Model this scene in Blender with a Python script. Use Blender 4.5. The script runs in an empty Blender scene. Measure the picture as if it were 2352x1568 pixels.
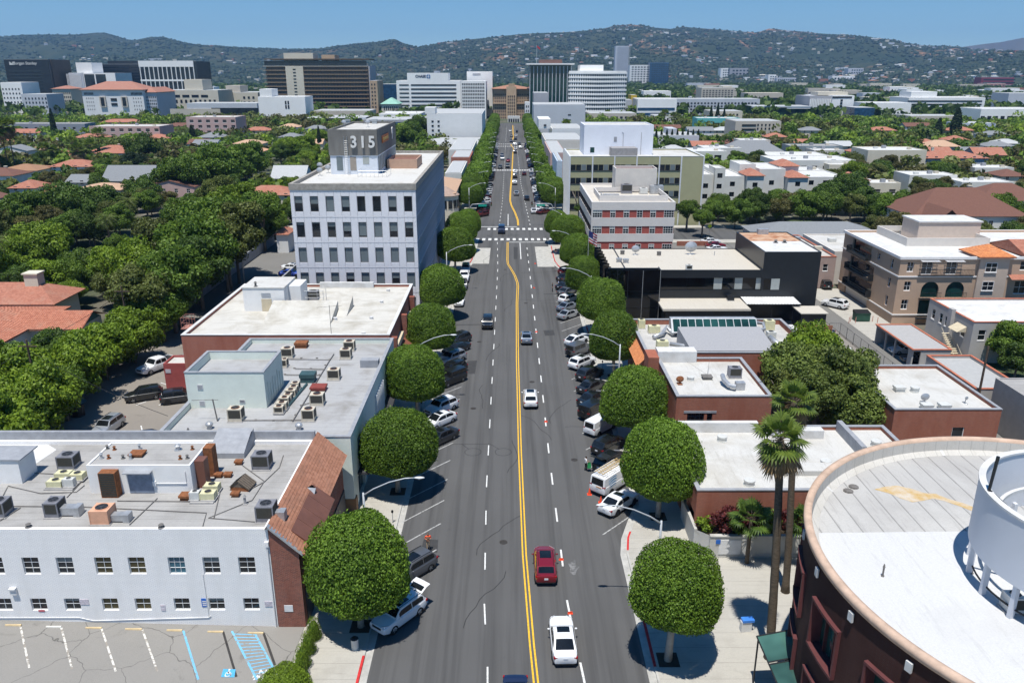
import bpy,bmesh,math,random
import numpy as np
from mathutils import Vector,Matrix,Euler
R=math.radians
SC=bpy.context.scene
COL=SC.collection
rnd=random.Random(7)
# ------------------------------------------------------------------ camera
CAM_H,PITCH,FPX,CXP,CYP=40.0,R(18.7),1829.0,1176.0,784.0
YAW=math.atan((1171-1176)/FPX)
cam_d=bpy.data.cameras.new('camera'); cam=bpy.data.objects.new('camera',cam_d); COL.objects.link(cam)
cam.location=(0,0,CAM_H); cam.rotation_euler=(R(90)-PITCH,0,YAW)
cam_d.sensor_width=36; cam_d.sensor_fit='HORIZONTAL'; cam_d.lens=36*FPX/2352
cam_d.clip_start=.5; cam_d.clip_end=30000
SC.camera=cam
# ------------------------------------------------------------------ light
SUN_D=Vector((.08,.29,-1)).normalized() # direction the sunlight travels
w=bpy.data.worlds.new('World'); SC.world=w; w.use_nodes=True
nt=w.node_tree; bg=nt.nodes['Background']
sky=nt.nodes.new('ShaderNodeTexSky'); sky.sky_type='NISHITA'; sky.sun_disc=False
sky.sun_elevation=math.asin(-SUN_D.z); sky.sun_rotation=math.atan2(-SUN_D.x,-SUN_D.y)
sky.altitude=0; sky.air_density=1.0; sky.dust_density=.1; sky.ozone_density=1.5
tc=nt.nodes.new('ShaderNodeTexCoord'); vm=nt.nodes.new('ShaderNodeVectorMath'); vm.operation='ADD'; vm.inputs[1].default_value=(0,0,.06)
vn=nt.nodes.new('ShaderNodeVectorMath'); vn.operation='NORMALIZE'
nt.links.new(tc.outputs['Generated'],vm.inputs[0]); nt.links.new(vm.outputs[0],vn.inputs[0]); nt.links.new(vn.outputs[0],sky.inputs[0])
hs=nt.nodes.new('ShaderNodeHueSaturation'); hs.inputs['Saturation'].default_value=1.42
nt.links.new(sky.outputs[0],hs.inputs['Color']); nt.links.new(hs.outputs[0],bg.inputs['Color'])
bg.inputs['Strength'].default_value=.094
sl=bpy.data.lights.new('sun','SUN'); sl.energy=4.9; sl.angle=R(.53); sl.color=(1,.965,.9)
so=bpy.data.objects.new('sun',sl); COL.objects.link(so)
so.rotation_euler=SUN_D.to_track_quat('-Z','Y').to_euler(); so.location=(0,0,300)
SC.view_settings.view_transform='Standard'; SC.view_settings.look='None'
SC.view_settings.exposure=0.28; SC.view_settings.gamma=1
SC.render.engine='CYCLES'
cy=SC.cycles; cy.use_denoising=True; cy.max_bounces=6; cy.diffuse_bounces=3; cy.glossy_bounces=3
cy.transmission_bounces=3; cy.volume_bounces=0; cy.transparent_max_bounces=6; cy.sample_clamp_indirect=4
cy.use_adaptive_sampling=True; cy.adaptive_threshold=.02
try: cy.denoiser='OPENIMAGEDENOISE'
except Exception: pass
# ------------------------------------------------------------------ photo pixel -> ray -> point on a known plane
_s,_c=math.sin(PITCH),math.cos(PITCH)
def ray(px,py):
 u=(px-CXP)/FPX; v=(CYP-py)/FPX
 dx,dy,dz=u,_c+v*_s,-_s+v*_c
 return (dx*math.cos(YAW)-dy*math.sin(YAW),dx*math.sin(YAW)+dy*math.cos(YAW),dz)
def at(px,py,z=0.0): # on the level z
 dx,dy,dz=ray(px,py); t=(z-CAM_H)/dz
 return (dx*t,dy*t,z)
def atY(px,py,Y): # on the wall plane y = Y
 dx,dy,dz=ray(px,py); t=Y/dy
 return (dx*t,Y,CAM_H+dz*t)
def atX(px,py,X):
 dx,dy,dz=ray(px,py); t=X/dx
 return (X,dy*t,CAM_H+dz*t)
def proj(x,y,z):
 a=-YAW; X=x*math.cos(a)-y*math.sin(a); Y=x*math.sin(a)+y*math.cos(a); Z=z-CAM_H
 d=Y*_c-Z*_s; v=Y*_s+Z*_c
 return (CXP+FPX*X/d,CYP-FPX*v/d)
_OX=(0,600,1200,1760); _OY=(0,0,420,800,1173)
def zp(c,r,x,y): return ((_OX[c]+x/2.936)*.91875,(_OY[r]+y/2.936)*.91875)
# ------------------------------------------------------------------ mesh builder
class MB:
 def __init__(s): s.v=[]; s.f=[]; s.m=[]
 def face(s,pts,m=0):
  n=len(s.v); s.v += [tuple(p) for p in pts]; s.f.append(tuple(range(n,n+len(pts)))); s.m.append(m); return s
 def add(s,vs,fs,m=0):
  n=len(s.v); s.v += [tuple(p) for p in vs]
  for f in fs: s.f.append(tuple(i+n for i in f)); s.m.append(m)
  return s
 def box(s,x0,x1,y0,y1,z0,z1,m=0,bottom=True):
  vs=[(x0,y0,z0),(x1,y0,z0),(x1,y1,z0),(x0,y1,z0),(x0,y0,z1),(x1,y0,z1),(x1,y1,z1),(x0,y1,z1)]
  fs=[(0,1,5,4),(1,2,6,5),(2,3,7,6),(3,0,4,7),(4,5,6,7)]
  if bottom: fs.append((3,2,1,0))
  return s.add(vs,fs,m)
 def obox(s,c,sx,sy,sz,rz=0,m=0): # centred on the base
  ca,sa=math.cos(rz),math.sin(rz); vs=[]
  for z in (0,sz):
   for a,b in ((-1,-1),(1,-1),(1,1),(-1,1)):
    x,y=a*sx/2,b*sy/2; vs.append((c[0]+x*ca-y*sa,c[1]+x*sa+y*ca,c[2]+z))
  return s.add(vs,[(0,1,5,4),(1,2,6,5),(2,3,7,6),(3,0,4,7),(4,5,6,7),(3,2,1,0)],m)
 def cyl(s,c,r,h,n=16,m=0,r2=None,cap=True,axis='z'):
  r2=r if r2 is None else r2; vs=[]
  for k,(rr,t) in enumerate(((r,0),(r2,h))):
   for i in range(n):
    a=2*math.pi*i/n; p,q=rr*math.cos(a),rr*math.sin(a)
    vs.append({'z': (c[0]+p,c[1]+q,c[2]+t),'x': (c[0]+t,c[1]+p,c[2]+q),'y': (c[0]+q,c[1]+t,c[2]+p)}[axis])
  fs=[(i,(i+1)%n,n+(i+1)%n,n+i) for i in range(n)]
  if cap: fs += [tuple(range(n,2*n)),tuple(range(n-1,-1,-1))]
  return s.add(vs,fs,m)
 def tube(s,pts,rad,n=6,m=0,cap=True):
  pts=[Vector(p) for p in pts]; k=len(pts)
  rs=rad if isinstance(rad,(list,tuple)) else [rad]*k
  vs=[]; up=Vector((0,0,1)); prev=None
  for i,p in enumerate(pts):
   d=(pts[min(i+1,k-1)]-pts[max(i-1,0)]).normalized()
   if prev is None: a=d.cross(up if abs(d.z)<.9 else Vector((1,0,0))).normalized()
   else: a=(prev-d*prev.dot(d)).normalized()
   b=d.cross(a); prev=a
   for j in range(n):
    t=2*math.pi*j/n; vs.append(p+(a*math.cos(t)+b*math.sin(t))*rs[i])
  fs=[(i*n+j,i*n+(j+1)%n,(i+1)*n+(j+1)%n,(i+1)*n+j) for i in range(k-1) for j in range(n)]
  if cap: fs += [tuple(range(n-1,-1,-1)),tuple(range((k-1)*n,k*n))]
  return s.add(vs,fs,m)
 def grid(s,P,m=0,flip=False): # P[i][j] points
  a,b=len(P),len(P[0]); vs=[p for r in P for p in r]
  fs=[(i*b+j,i*b+j+1,(i+1)*b+j+1,(i+1)*b+j) for i in range(a-1) for j in range(b-1)]
  if flip: fs=[f[::-1] for f in fs]
  return s.add(vs,fs,m)
 def merge(s,o,off=0):
  n=len(s.v); s.v += o.v; s.f += [tuple(i+n for i in f) for f in o.f]; s.m += [k+off for k in o.m]; return s
 def xf(s,fn): s.v=[tuple(fn(Vector(p))) for p in s.v]; return s
 def mesh(s,name,mats,org=(0,0,0),smooth=False,sharp=None):
  me=bpy.data.meshes.new(name); ox,oy,oz=org
  me.from_pydata([(p[0]-ox,p[1]-oy,p[2]-oz) for p in s.v],[],s.f)
  for mt in (mats if isinstance(mats,(list,tuple)) else [mats]): me.materials.append(mt)
  if len(me.materials)>1: me.polygons.foreach_set('material_index',s.m)
  if smooth:
   me.polygons.foreach_set('use_smooth',[True]*len(s.f))
   if sharp:
    bm=bmesh.new(); bm.from_mesh(me); bmesh.ops.remove_doubles(bm,verts=bm.verts,dist=1e-4)
    bmesh.ops.recalc_face_normals(bm,faces=bm.faces)
    for e in bm.edges:
     if len(e.link_faces)==2 and e.calc_face_angle(0)>sharp: e.smooth=False
    bm.to_mesh(me); bm.free()
  me.update(); return me
ORG={}
def link(o,parent=None,org=None):
 COL.objects.link(o)
 if parent is not None: o.parent=parent
 ORG[o.name]=org if org is not None else (ORG[parent.name] if parent is not None else (0,0,0))
 return o
def thing(name,label,cat,loc=(0,0,0),group=None,rz=0):
 o=bpy.data.objects.new(name,None); o.empty_display_size=.3; o.location=loc; o.rotation_euler=(0,0,rz)
 link(o,None,tuple(loc)); o['label']=label; o['category']=cat
 if group: o['group']=group
 return o
def tag(o,label,cat,group=None):
 o['label']=label; o['category']=cat
 if group: o['group']=group
 return o
def part(name,mb,mats,parent=None,smooth=False,sharp=None): # mb in world coordinates, parent unrotated
 org=ORG[parent.name] if parent is not None else (0,0,0)
 return link(bpy.data.objects.new(name,mb.mesh(name,mats,org,smooth,sharp)),parent,org)
def solo(name,mb,mats,loc,label,cat,group=None,smooth=False,sharp=None): # a thing that is one mesh, mb in world coordinates
 o=bpy.data.objects.new(name,mb.mesh(name,mats,loc,smooth,sharp)); o.location=loc
 link(o,None,tuple(loc)); return tag(o,label,cat,group)
def put(name,me,parent,loc,rz=0,sc=None): # shared mesh, world location under an unrotated parent
 o=bpy.data.objects.new(name,me); link(o,parent,tuple(loc))
 po=(0,0,0)
 p=parent
 if p is not None: po=ORG[p.name]
 o.location=(loc[0]-po[0],loc[1]-po[1],loc[2]-po[2]); o.rotation_euler=(0,0,rz)
 if sc: o.scale=sc
 return o
def sub(name,me,parent): # child at its parent's own frame
 o=bpy.data.objects.new(name,me); COL.objects.link(o); o.parent=parent; ORG[o.name]=(0,0,0); return o
def struct(name,mb,mats,parent=None,smooth=False):
 o=part(name,mb,mats,parent,smooth)
 if parent is None: o['kind']='structure'
 return o
def copy_tree(o,parent=None):
 c=o.copy(); COL.objects.link(c); ORG[c.name]=(0,0,0)
 if parent is not None: c.parent=parent
 for ch in KIDS.get(o.name,list(o.children)): copy_tree(ch,c)
 return c
KIDS={}
FOOT=[]; LM=[] # building footprints with roof heights, used to keep planting off them
# ------------------------------------------------------------------ materials
MATS={}
def lerp_nodes(nt,fac,a,b):
 mx=nt.nodes.new('ShaderNodeMix'); mx.data_type='RGBA'
 if fac is not None: nt.links.new(fac,mx.inputs['Factor'])
 for k,c in ((6,a),(7,b)):
  if isinstance(c,(tuple,list)): mx.inputs[k].default_value=(*c[:3],1)
  else: nt.links.new(c,mx.inputs[k])
 return mx.outputs[2]
def noise(nt,vec,scale,detail=3,rough=.6,dist=0):
 n=nt.nodes.new('ShaderNodeTexNoise'); n.inputs['Scale'].default_value=scale; n.inputs['Detail'].default_value=detail
 n.inputs['Roughness'].default_value=rough; n.inputs['Distortion'].default_value=dist
 if vec is not None: nt.links.new(vec,n.inputs['Vector'])
 return n.outputs['Fac']
def ramp(nt,fac,p0,p1):
 m=nt.nodes.new('ShaderNodeMapRange'); m.inputs['From Min'].default_value=p0; m.inputs['From Max'].default_value=p1
 nt.links.new(fac,m.inputs['Value']); return m.outputs['Result']
def objvec(nt,scale=(1,1,1),world=False):
 if world:
  g=nt.nodes.new('ShaderNodeNewGeometry'); out=g.outputs['Position']
 else:
  t=nt.nodes.new('ShaderNodeTexCoord'); out=t.outputs['Object']
 if scale != (1,1,1):
  mp=nt.nodes.new('ShaderNodeMapping'); mp.inputs['Scale'].default_value=scale; nt.links.new(out,mp.inputs['Vector']); out=mp.outputs[0]
 return out
def newmat(name,rough=.8,metal=0,spec=.3):
 m=bpy.data.materials.new(name); m.use_nodes=True; b=m.node_tree.nodes['Principled BSDF']
 b.inputs['Roughness'].default_value=rough; b.inputs['Metallic'].default_value=metal; b.inputs['Specular IOR Level'].default_value=spec
 MATS[name]=m; return m,m.node_tree,b
def mat(name,col,rough=.8,metal=0,var=.15,scale=1.5,spec=.3,bump=0,stain=None,coat=0,vscale=(1,1,1)):
 """flat base colour with grain (var), large weathering and, where given, stains (colour, scale, lo, hi)"""
 if name in MATS: return MATS[name]
 m,nt,b=newmat(name,rough,metal,spec)
 if var:
  v=objvec(nt,vscale)
  f=noise(nt,v,scale,5,.65)
  c=lerp_nodes(nt,ramp(nt,f,.3,.7),tuple(x*(1-var) for x in col),tuple(min(1,x*(1+var)) for x in col))
  if stain:
   f2=noise(nt,v,stain[1],4,.6,.3); c=lerp_nodes(nt,ramp(nt,f2,stain[2],stain[3]),c,stain[0])
  nt.links.new(c,b.inputs['Base Color'])
  if bump:
   bp=nt.nodes.new('ShaderNodeBump'); bp.inputs['Strength'].default_value=bump; bp.inputs['Distance'].default_value=.02
   nt.links.new(noise(nt,v,scale*8,3),bp.inputs['Height']); nt.links.new(bp.outputs[0],b.inputs['Normal'])
 else: b.inputs['Base Color'].default_value=(*col,1)
 if coat: b.inputs['Coat Weight'].default_value=coat; b.inputs['Coat Roughness'].default_value=.03
 return m
def brickmat(name,c1,c2,mortar,bw=.22,bh=.075,mw=.012,dirt=.72):
 m,nt,b=newmat(name,.9)
 v=objvec(nt); sp=nt.nodes.new('ShaderNodeSeparateXYZ'); nt.links.new(v,sp.inputs[0])
 ad=nt.nodes.new('ShaderNodeMath'); nt.links.new(sp.outputs[0],ad.inputs[0]); nt.links.new(sp.outputs[1],ad.inputs[1])
 cb=nt.nodes.new('ShaderNodeCombineXYZ'); nt.links.new(ad.outputs[0],cb.inputs[0]); nt.links.new(sp.outputs[2],cb.inputs[1])
 br=nt.nodes.new('ShaderNodeTexBrick'); nt.links.new(cb.outputs[0],br.inputs['Vector'])
 for k,c in (('Color1',c1),('Color2',c2),('Mortar',mortar)): br.inputs[k].default_value=(*c,1)
 br.inputs['Scale'].default_value=1; br.inputs['Brick Width'].default_value=bw; br.inputs['Row Height'].default_value=bh; br.inputs['Mortar Size'].default_value=mw; br.inputs['Bias'].default_value=-.2
 f=noise(nt,objvec(nt,(1,1,.22)),.9,5)
 c=lerp_nodes(nt,ramp(nt,f,.45,.8),br.outputs['Color'],tuple(x*dirt for x in c1))
 nt.links.new(c,b.inputs['Base Color'])
 bp=nt.nodes.new('ShaderNodeBump'); bp.inputs['Strength'].default_value=.4; bp.inputs['Distance'].default_value=.01; bp.invert=True
 nt.links.new(br.outputs['Fac'],bp.inputs['Height']); nt.links.new(bp.outputs[0],b.inputs['Normal'])
 return m
def roofmat(name,col,dirt,seam=1.0,amt=.5,lo=.45,hi=.75,axis='y',sc=.25,seamw=.03,seamdark=.8):
 """rolled roofing: sheet seams, weathering, ponding dirt"""
 m,nt,b=newmat(name,.85)
 v=objvec(nt)
 f=noise(nt,v,sc,6,.65,.4); c=lerp_nodes(nt,ramp(nt,f,lo,hi),col,dirt)
 st=noise(nt,objvec(nt,(.25,2.5,1) if axis=='y' else (2.5,.25,1)),1.3,4,.7)
 c=lerp_nodes(nt,ramp(nt,st,.55,.95),c,tuple(x*(1-amt*.6) for x in dirt))
 g=noise(nt,v,9,3,.7); c=lerp_nodes(nt,ramp(nt,g,.35,1.1),c,tuple(x*.75 for x in col))
 sp=nt.nodes.new('ShaderNodeSeparateXYZ'); nt.links.new(v,sp.inputs[0])
 md=nt.nodes.new('ShaderNodeMath'); md.operation='PINGPONG'; md.inputs[1].default_value=seam/2; nt.links.new(sp.outputs[1 if axis=='y' else 0],md.inputs[0])
 lt=nt.nodes.new('ShaderNodeMath'); lt.operation='LESS_THAN'; lt.inputs[1].default_value=seamw; nt.links.new(md.outputs[0],lt.inputs[0])
 mu=nt.nodes.new('ShaderNodeMath'); mu.operation='MULTIPLY'; mu.inputs[1].default_value=1-seamdark; nt.links.new(lt.outputs[0],mu.inputs[0])
 c=lerp_nodes(nt,mu.outputs[0],c,(0,0,0))
 nt.links.new(c,b.inputs['Base Color']); return m
def glassmat(name,col=(.012,.016,.02),rough=.06,spec=.5):
 m,nt,b=newmat(name,rough,0,spec)
 v=objvec(nt,world=True); f=noise(nt,v,.35,2)
 nt.links.new(lerp_nodes(nt,ramp(nt,f,.3,.7),tuple(x*.6 for x in col),tuple(x*1.5 for x in col)),b.inputs['Base Color']); return m
def tilemat(name,c1,c2,c3,ribs=None,axis=0):
 """clay tile: colour varies tile by tile"""
 m,nt,b=newmat(name,.85)
 v=objvec(nt); vo=nt.nodes.new('ShaderNodeTexVoronoi'); vo.inputs['Scale'].default_value=3.2; nt.links.new(v,vo.inputs['Vector'])
 sp=nt.nodes.new('ShaderNodeSeparateColor'); nt.links.new(vo.outputs['Color'],sp.inputs[0])
 c=lerp_nodes(nt,sp.outputs[0],c1,c2); f=noise(nt,v,.5,5); c=lerp_nodes(nt,ramp(nt,f,.5,.85),c,c3)
 nt.links.new(c,b.inputs['Base Color'])
 if ribs:
  wv=nt.nodes.new('ShaderNodeTexWave'); wv.bands_direction='XYZ'[axis]; wv.inputs['Scale'].default_value=ribs; nt.links.new(v,wv.inputs['Vector'])
  bp=nt.nodes.new('ShaderNodeBump'); bp.inputs['Strength'].default_value=.7; bp.inputs['Distance'].default_value=.06
  nt.links.new(wv.outputs['Fac'],bp.inputs['Height']); nt.links.new(bp.outputs[0],b.inputs['Normal'])
 return m
 # ------------------------------------------------------------------ shared materials
WHITE=mat('white_paint',(.60,.595,.58),.6,var=.08,scale=1.2,stain=((.42,.40,.36),.5,.5,.85))
LINEW=mat('road_paint_white',(.62,.62,.6),.7,var=.35,scale=6)
LINEY=mat('road_paint_yellow',(.72,.42,.03),.7,var=.25,scale=5)
LINEB=mat('road_paint_blue',(.10,.40,.62),.7,var=.3,scale=4)
REDK=mat('red_kerb_paint',(.5,.03,.03),.7,var=.3,scale=3)
CONC=roofmat('sidewalk_concrete',(.42,.40,.355),(.31,.29,.255),1.6,.4,.5,.8,'y',.35,seamw=.022,seamdark=.72)
KERBC=mat('kerb_concrete',(.40,.39,.36),.9,var=.2,scale=1.2)
METAL=mat('galvanised_metal',(.42,.44,.45),.45,.6,var=.15,scale=4)
DMETAL=mat('dark_metal',(.03,.032,.035),.5,.4,var=.2)
BLACK=mat('black_rubber',(.012,.012,.013),.8,var=.2)
GLASS=glassmat('window_glass'); GLASSB=glassmat('blue_window_glass',(.02,.05,.07)); GLASSG=glassmat('green_window_glass',(.012,.045,.04))
BLIND=mat('window_blind',(.14,.17,.18),.5,var=.12,scale=1,spec=.5); BLIND_LITPANE=mat('pale_blind',(.34,.36,.34),.6,var=.1)  # the pale tone serves blinds and panes painted as lit
FRAMEW=mat('white_window_frame',(.68,.69,.69),.5,var=.05); FRAMED=mat('dark_window_frame',(.05,.05,.055),.5,var=.1)
def asphalt(name,base,lanes=False,crack=0,patch=(.6,.85)):
 m,nt,b=newmat(name,.88)
 v=objvec(nt,world=True)
 c=lerp_nodes(nt,ramp(nt,noise(nt,v,.09,5,.6),.3,.7),tuple(x*.86 for x in base),tuple(x*1.14 for x in base))
 c=lerp_nodes(nt,ramp(nt,noise(nt,v,14,2,.8),.25,.8),c,tuple(x*1.25 for x in base))
 if lanes:
  s1=noise(nt,objvec(nt,(.9,.018,1),True),1.0,4,.6,.2); c=lerp_nodes(nt,ramp(nt,s1,.46,.76),c,tuple(x*.58 for x in base))
  s2=noise(nt,objvec(nt,(.5,.012,1),True),1.7,3,.6); c=lerp_nodes(nt,ramp(nt,s2,.58,.9),c,tuple(x*1.35 for x in base))
 c=lerp_nodes(nt,ramp(nt,noise(nt,v,.45,5,.7,.5),*patch),c,tuple(x*.55 for x in base))
 if crack:
  mp=nt.nodes.new('ShaderNodeVectorMath'); mp.operation='ADD'; nz=nt.nodes.new('ShaderNodeTexNoise'); nz.inputs['Scale'].default_value=.8; nt.links.new(v,nz.inputs['Vector'])
  nt.links.new(v,mp.inputs[0]); nt.links.new(nz.outputs['Color'],mp.inputs[1])
  vo=nt.nodes.new('ShaderNodeTexVoronoi'); vo.feature='DISTANCE_TO_EDGE'; vo.inputs['Scale'].default_value=crack; nt.links.new(mp.outputs[0],vo.inputs['Vector'])
  lt=ramp(nt,vo.outputs['Distance'],.007,.002)
  c=lerp_nodes(nt,lt,c,tuple(x*.52 for x in base))
 nt.links.new(c,b.inputs['Base Color'])
 bp=nt.nodes.new('ShaderNodeBump'); bp.inputs['Strength'].default_value=.25; bp.inputs['Distance'].default_value=.01
 nt.links.new(noise(nt,v,30,2),bp.inputs['Height']); nt.links.new(bp.outputs[0],b.inputs['Normal']); return m
ASPH=asphalt('road_asphalt',(.083,.082,.081),True,patch=(.66,.9)); ASPL=asphalt('worn_lot_asphalt',(.215,.205,.188),False,.2)
ASPM=asphalt('grey_lot_asphalt',(.2,.18,.155),False,0); ASPA=asphalt('alley_asphalt',(.15,.145,.135),False,0)
def groundmat():
 m,nt,b=newmat('suburb_ground',.95); v=objvec(nt,world=True)
 c=lerp_nodes(nt,ramp(nt,noise(nt,v,.06,4),.4,.6),(.035,.06,.018),(.12,.11,.085))
 c=lerp_nodes(nt,ramp(nt,noise(nt,v,.15,3),.6,.72),c,(.26,.25,.22)); nt.links.new(c,b.inputs['Base Color']); return m
GROUND=groundmat()
GRASS=mat('lawn',(.06,.12,.025),.95,var=.3,scale=.8)
# ------------------------------------------------------------------ ground, street, pavements
def sheet(x0,x1,y0,y1,z): return MB().face([(x0,y0,z),(x1,y0,z),(x1,y1,z),(x0,y1,z)])
struct('ground',sheet(-7000,7000,-600,9500,-.06),GROUND)
KR=[(10.2,-40),(10.2,60),(10.6,62.5),(11.6,65.5),(12.5,68),(12.6,70),(12.6,158),(11.6,165),(10.2,170),(9.9,174),(9.9,197.5)]
KL=[(-10.5,-40),(-10.5,70),(-10.5,158),(-9.9,165),(-8.8,171),(-8.4,176),(-8.4,197.5)]
KR2=[(9.9,213.5),(10,224),(12.2,232),(12.2,478)]; KL2=[(-8.4,213.5),(-8.6,224),(-10.3,232),(-10.3,478)]
KR3=[(12,491),(12,660)]; KL3=[(-9,491),(-8,660)]
def edge_x(poly,y):
 for (xa,ya),(xb,yb) in zip(poly,poly[1:]):
  if ya<=y<=yb: return xa+(xb-xa)*(y-ya)/(yb-ya)
 return poly[-1][0]
def strip(pl,pr,z):
 ys=sorted({p[1] for p in pl} | {p[1] for p in pr}); mb=MB()
 for a,b in zip(ys,ys[1:]):
  mb.face([(edge_x(pl,a),a,z),(edge_x(pr,a),a,z),(edge_x(pr,b),b,z),(edge_x(pl,b),b,z)])
 return mb
rd=strip(KL,KR,0).merge(strip(KL2,KR2,0)).merge(strip(KL3,KR3,0))
for xa,xb,ya,yb in ((-60,420,197.5,213.5),(-420,420,478,491),(-420,420,660,676),(-128,-98,168,184)): rd.merge(sheet(xa,xb,ya,yb,0))
ROAD=struct('road',rd,ASPH)
def sidewalk(name,kerb,xb,z=.14,gut=True,reds=()):
 sgn=1 if xb>kerb[0][0] else-1; mb=MB(); kb=MB()
 for (xa,ya),(xc,yc) in zip(kerb,kerb[1:]):
  q=[(xa+.16*sgn,ya,z),(xb,ya,z),(xb,yc,z),(xc+.16*sgn,yc,z)]
  mb.face(q if sgn>0 else q[::-1])
  q=[(xa,ya,z+.004),(xa+.16*sgn,ya,z+.004),(xc+.16*sgn,yc,z+.004),(xc,yc,z+.004)]; kb.face(q if sgn>0 else q[::-1])
  q=[(xa,ya,-.03),(xa,ya,z+.004),(xc,yc,z+.004),(xc,yc,-.03)]; kb.face(q if sgn>0 else q[::-1])
 o=struct(name,mb,CONC); part('kerb',kb,KERBC,o)
 if gut:
  g=MB()
  for (xa,ya),(xc,yc) in zip(kerb,kerb[1:]): g.face([(xa-.55*sgn,ya,.005),(xa,ya,.005),(xc,yc,.005),(xc-.55*sgn,yc,.005)][::sgn])
  part('gutter',g,KERBC,o)
 for ya,yb in reds:
  r=MB(); n=6
  for i in range(n):
   y0,y1=ya+(yb-ya)*i/n,ya+(yb-ya)*(i+1)/n; x0,x1=edge_x(kerb,y0)-.01*sgn,edge_x(kerb,y1)-.01*sgn
   r.face([(x0,y0,z+.009),(x0+.18*sgn,y0,z+.009),(x1+.18*sgn,y1,z+.009),(x1,y1,z+.009)][::sgn])
   r.face([(x0,y0,.0),(x0,y0,z+.009),(x1,y1,z+.009),(x1,y1,.0)][::sgn])
  part('red_kerb',r,REDK,o)
 return o
SWL=sidewalk('sidewalk_left',KL,-15.6,reds=((43.5,47.2),(166,186))); SWR=sidewalk('sidewalk_right',KR,18.4,reds=((46,51),(60.5,63.5),(120,125.5),(165,190)))
sidewalk('sidewalk_left_far',KL2,-15.2,gut=False,reds=((214,226),)); sidewalk('sidewalk_right_far',KR2,16.6,gut=False,reds=((214,226),))
sidewalk('sidewalk_left_end',KL3,-15,gut=False); sidewalk('sidewalk_right_end',KR3,16.4,gut=False)
for nm,x0,x1,y0,y1 in (('cross_sidewalk_left',-60,-15.61,193.5,197.5),('cross_sidewalk_left_far',-60,-15.21,213.5,217),('cross_sidewalk_right',18.41,420,193.5,197.5),('cross_sidewalk_right_far',16.61,420,213.5,217)):
 struct(nm,MB().box(x0,x1,y0,y1,-.05,.13),CONC)
struct('bus_pad_left',sheet(-8.0-.3,-4.6,171.5,188,.006),KERBC); struct('bus_pad_right',sheet(6.0,9.7,168.5,189.5,.006),KERBC)
# lots, plaza, alleys
def zlot(x): return .14+max(0,-17.4-x)*.03
def atlot(px,py):
 z=.3
 for _ in range(6): p=at(px,py,z); z=zlot(p[0])
 return p
lot=MB()
for xa,xb in ((-90,-17.4),(-17.4,-15.62)): lot.face([(xa,10,zlot(xa)),(xb,10,zlot(xb)),(xb,50.5,zlot(xb)),(xa,50.5,zlot(xa))])
LOT=struct('parking_lot',lot,ASPL)
LOT2=struct('rear_parking_lot',sheet(-57.5,-15.7,50.6,128,.02),ASPM)
ALL=struct('alley_left',sheet(-57.5,-45,128.05,193,.02),ASPA); struct('alley_right',sheet(53.4,56.9,30,193,.02),ASPA)
struct('alley_apron',sheet(56.95,66,103,150,.03),CONC); struct('plaza',sheet(18.41,53.3,20,64,.12),CONC)
struct('yard_right',sheet(18.41,53.3,64.1,193,.01),ASPM); struct('corner_lot',sheet(36,53.3,160,193,.025),ASPA)
# residential street left and right, lawns
struct('residential_road_left',sheet(-98,-88,90,660,.01),ASPA); struct('residential_road_right',sheet(112,121,40,640,.01),ASPA)
# ---- road markings, each its own piece
def mark(nm,quad,m=LINEW,parent=None,z=.012): return part(nm,MB().face([(p[0],p[1],z) for p in quad]),m,parent or ROAD)
def dash_row(pts,y0,y1,on,off,wdt,nm='lane_dash'):
 y=y0
 while y<y1:
  a,b=edge_x(pts,y),edge_x(pts,y+on); mark(nm,[(a-wdt/2,y),(a+wdt/2,y),(b+wdt/2,y+on),(b-wdt/2,y+on)]); y += on+off
LDASH=[(-1.2,30),(-1.6,46),(-2.05,53),(-2.4,72),(-2.5,130),(-2.6,168),(-3.1,195)]; RDASH=[(6.0,30),(5.1,45.4),(4.55,53),(4.3,80),(4.25,130),(4.1,195)]
dash_row(LDASH,36.6,194,2.5,4.58,.12); dash_row(RDASH,37.0,190,2.5,4.6,.16)
dash_row([(-2.9,217),(-2.4,260),(-2.4,640)],218,470,2.4,3.6,.14); dash_row([(5.6,217),(4.2,300),(3.8,640)],218,470,2.4,3.6,.16)
dash_row([(-2.4,490),(-2.4,640)],494,640,2.4,3.6,.16); dash_row([(3.8,490),(3.8,640)],494,640,2.4,3.6,.16)
YEL=[(2.2,30),(1.9,42),(1.6,48.5),(1.25,60),(1.1,80),(1.1,110),(1.3,140),(1.55,152),(1.5,155),(1.0,161),(.2,167),(-.4,171),(-.55,175),(-.55,195)]
YEL2=[(2.3,217.5),(2.25,226),(1.6,238),(.5,252),(.1,262),(.2,280),(.8,330),(1.6,420),(2.2,450),(.9,466),(.6,477)]
YEL3=[(.8,492),(2.2,520),(2.4,650)]
for pts,ww in ((YEL,.13),(YEL2,.2),(YEL3,.25)):
 for off in (-.15,.15):
  mb=MB()
  for (xa,ya),(xb,yb) in zip(pts,pts[1:]): mb.face([(xa+off-ww/2,ya,.012),(xa+off+ww/2,ya,.012),(xb+off+ww/2,yb,.012),(xb+off-ww/2,yb,.012)])
  part('centre_line',mb,LINEY,ROAD)
for yc,xa,xb,n in ((198.4,-8.1,10.3,13),(212.3,-5.6,8.4,10),(347,-7.2,8.6,16),(462,-7.4,9,14),(477,-7.4,9,14)):
 for i in range(n):
  x=xa+(xb-xa)*i/(n-1); mark('crosswalk_bar',[(x-.38,yc-1.3),(x+.38,yc-1.3),(x+.38,yc+1.3),(x-.38,yc+1.3)],z=.014)
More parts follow.
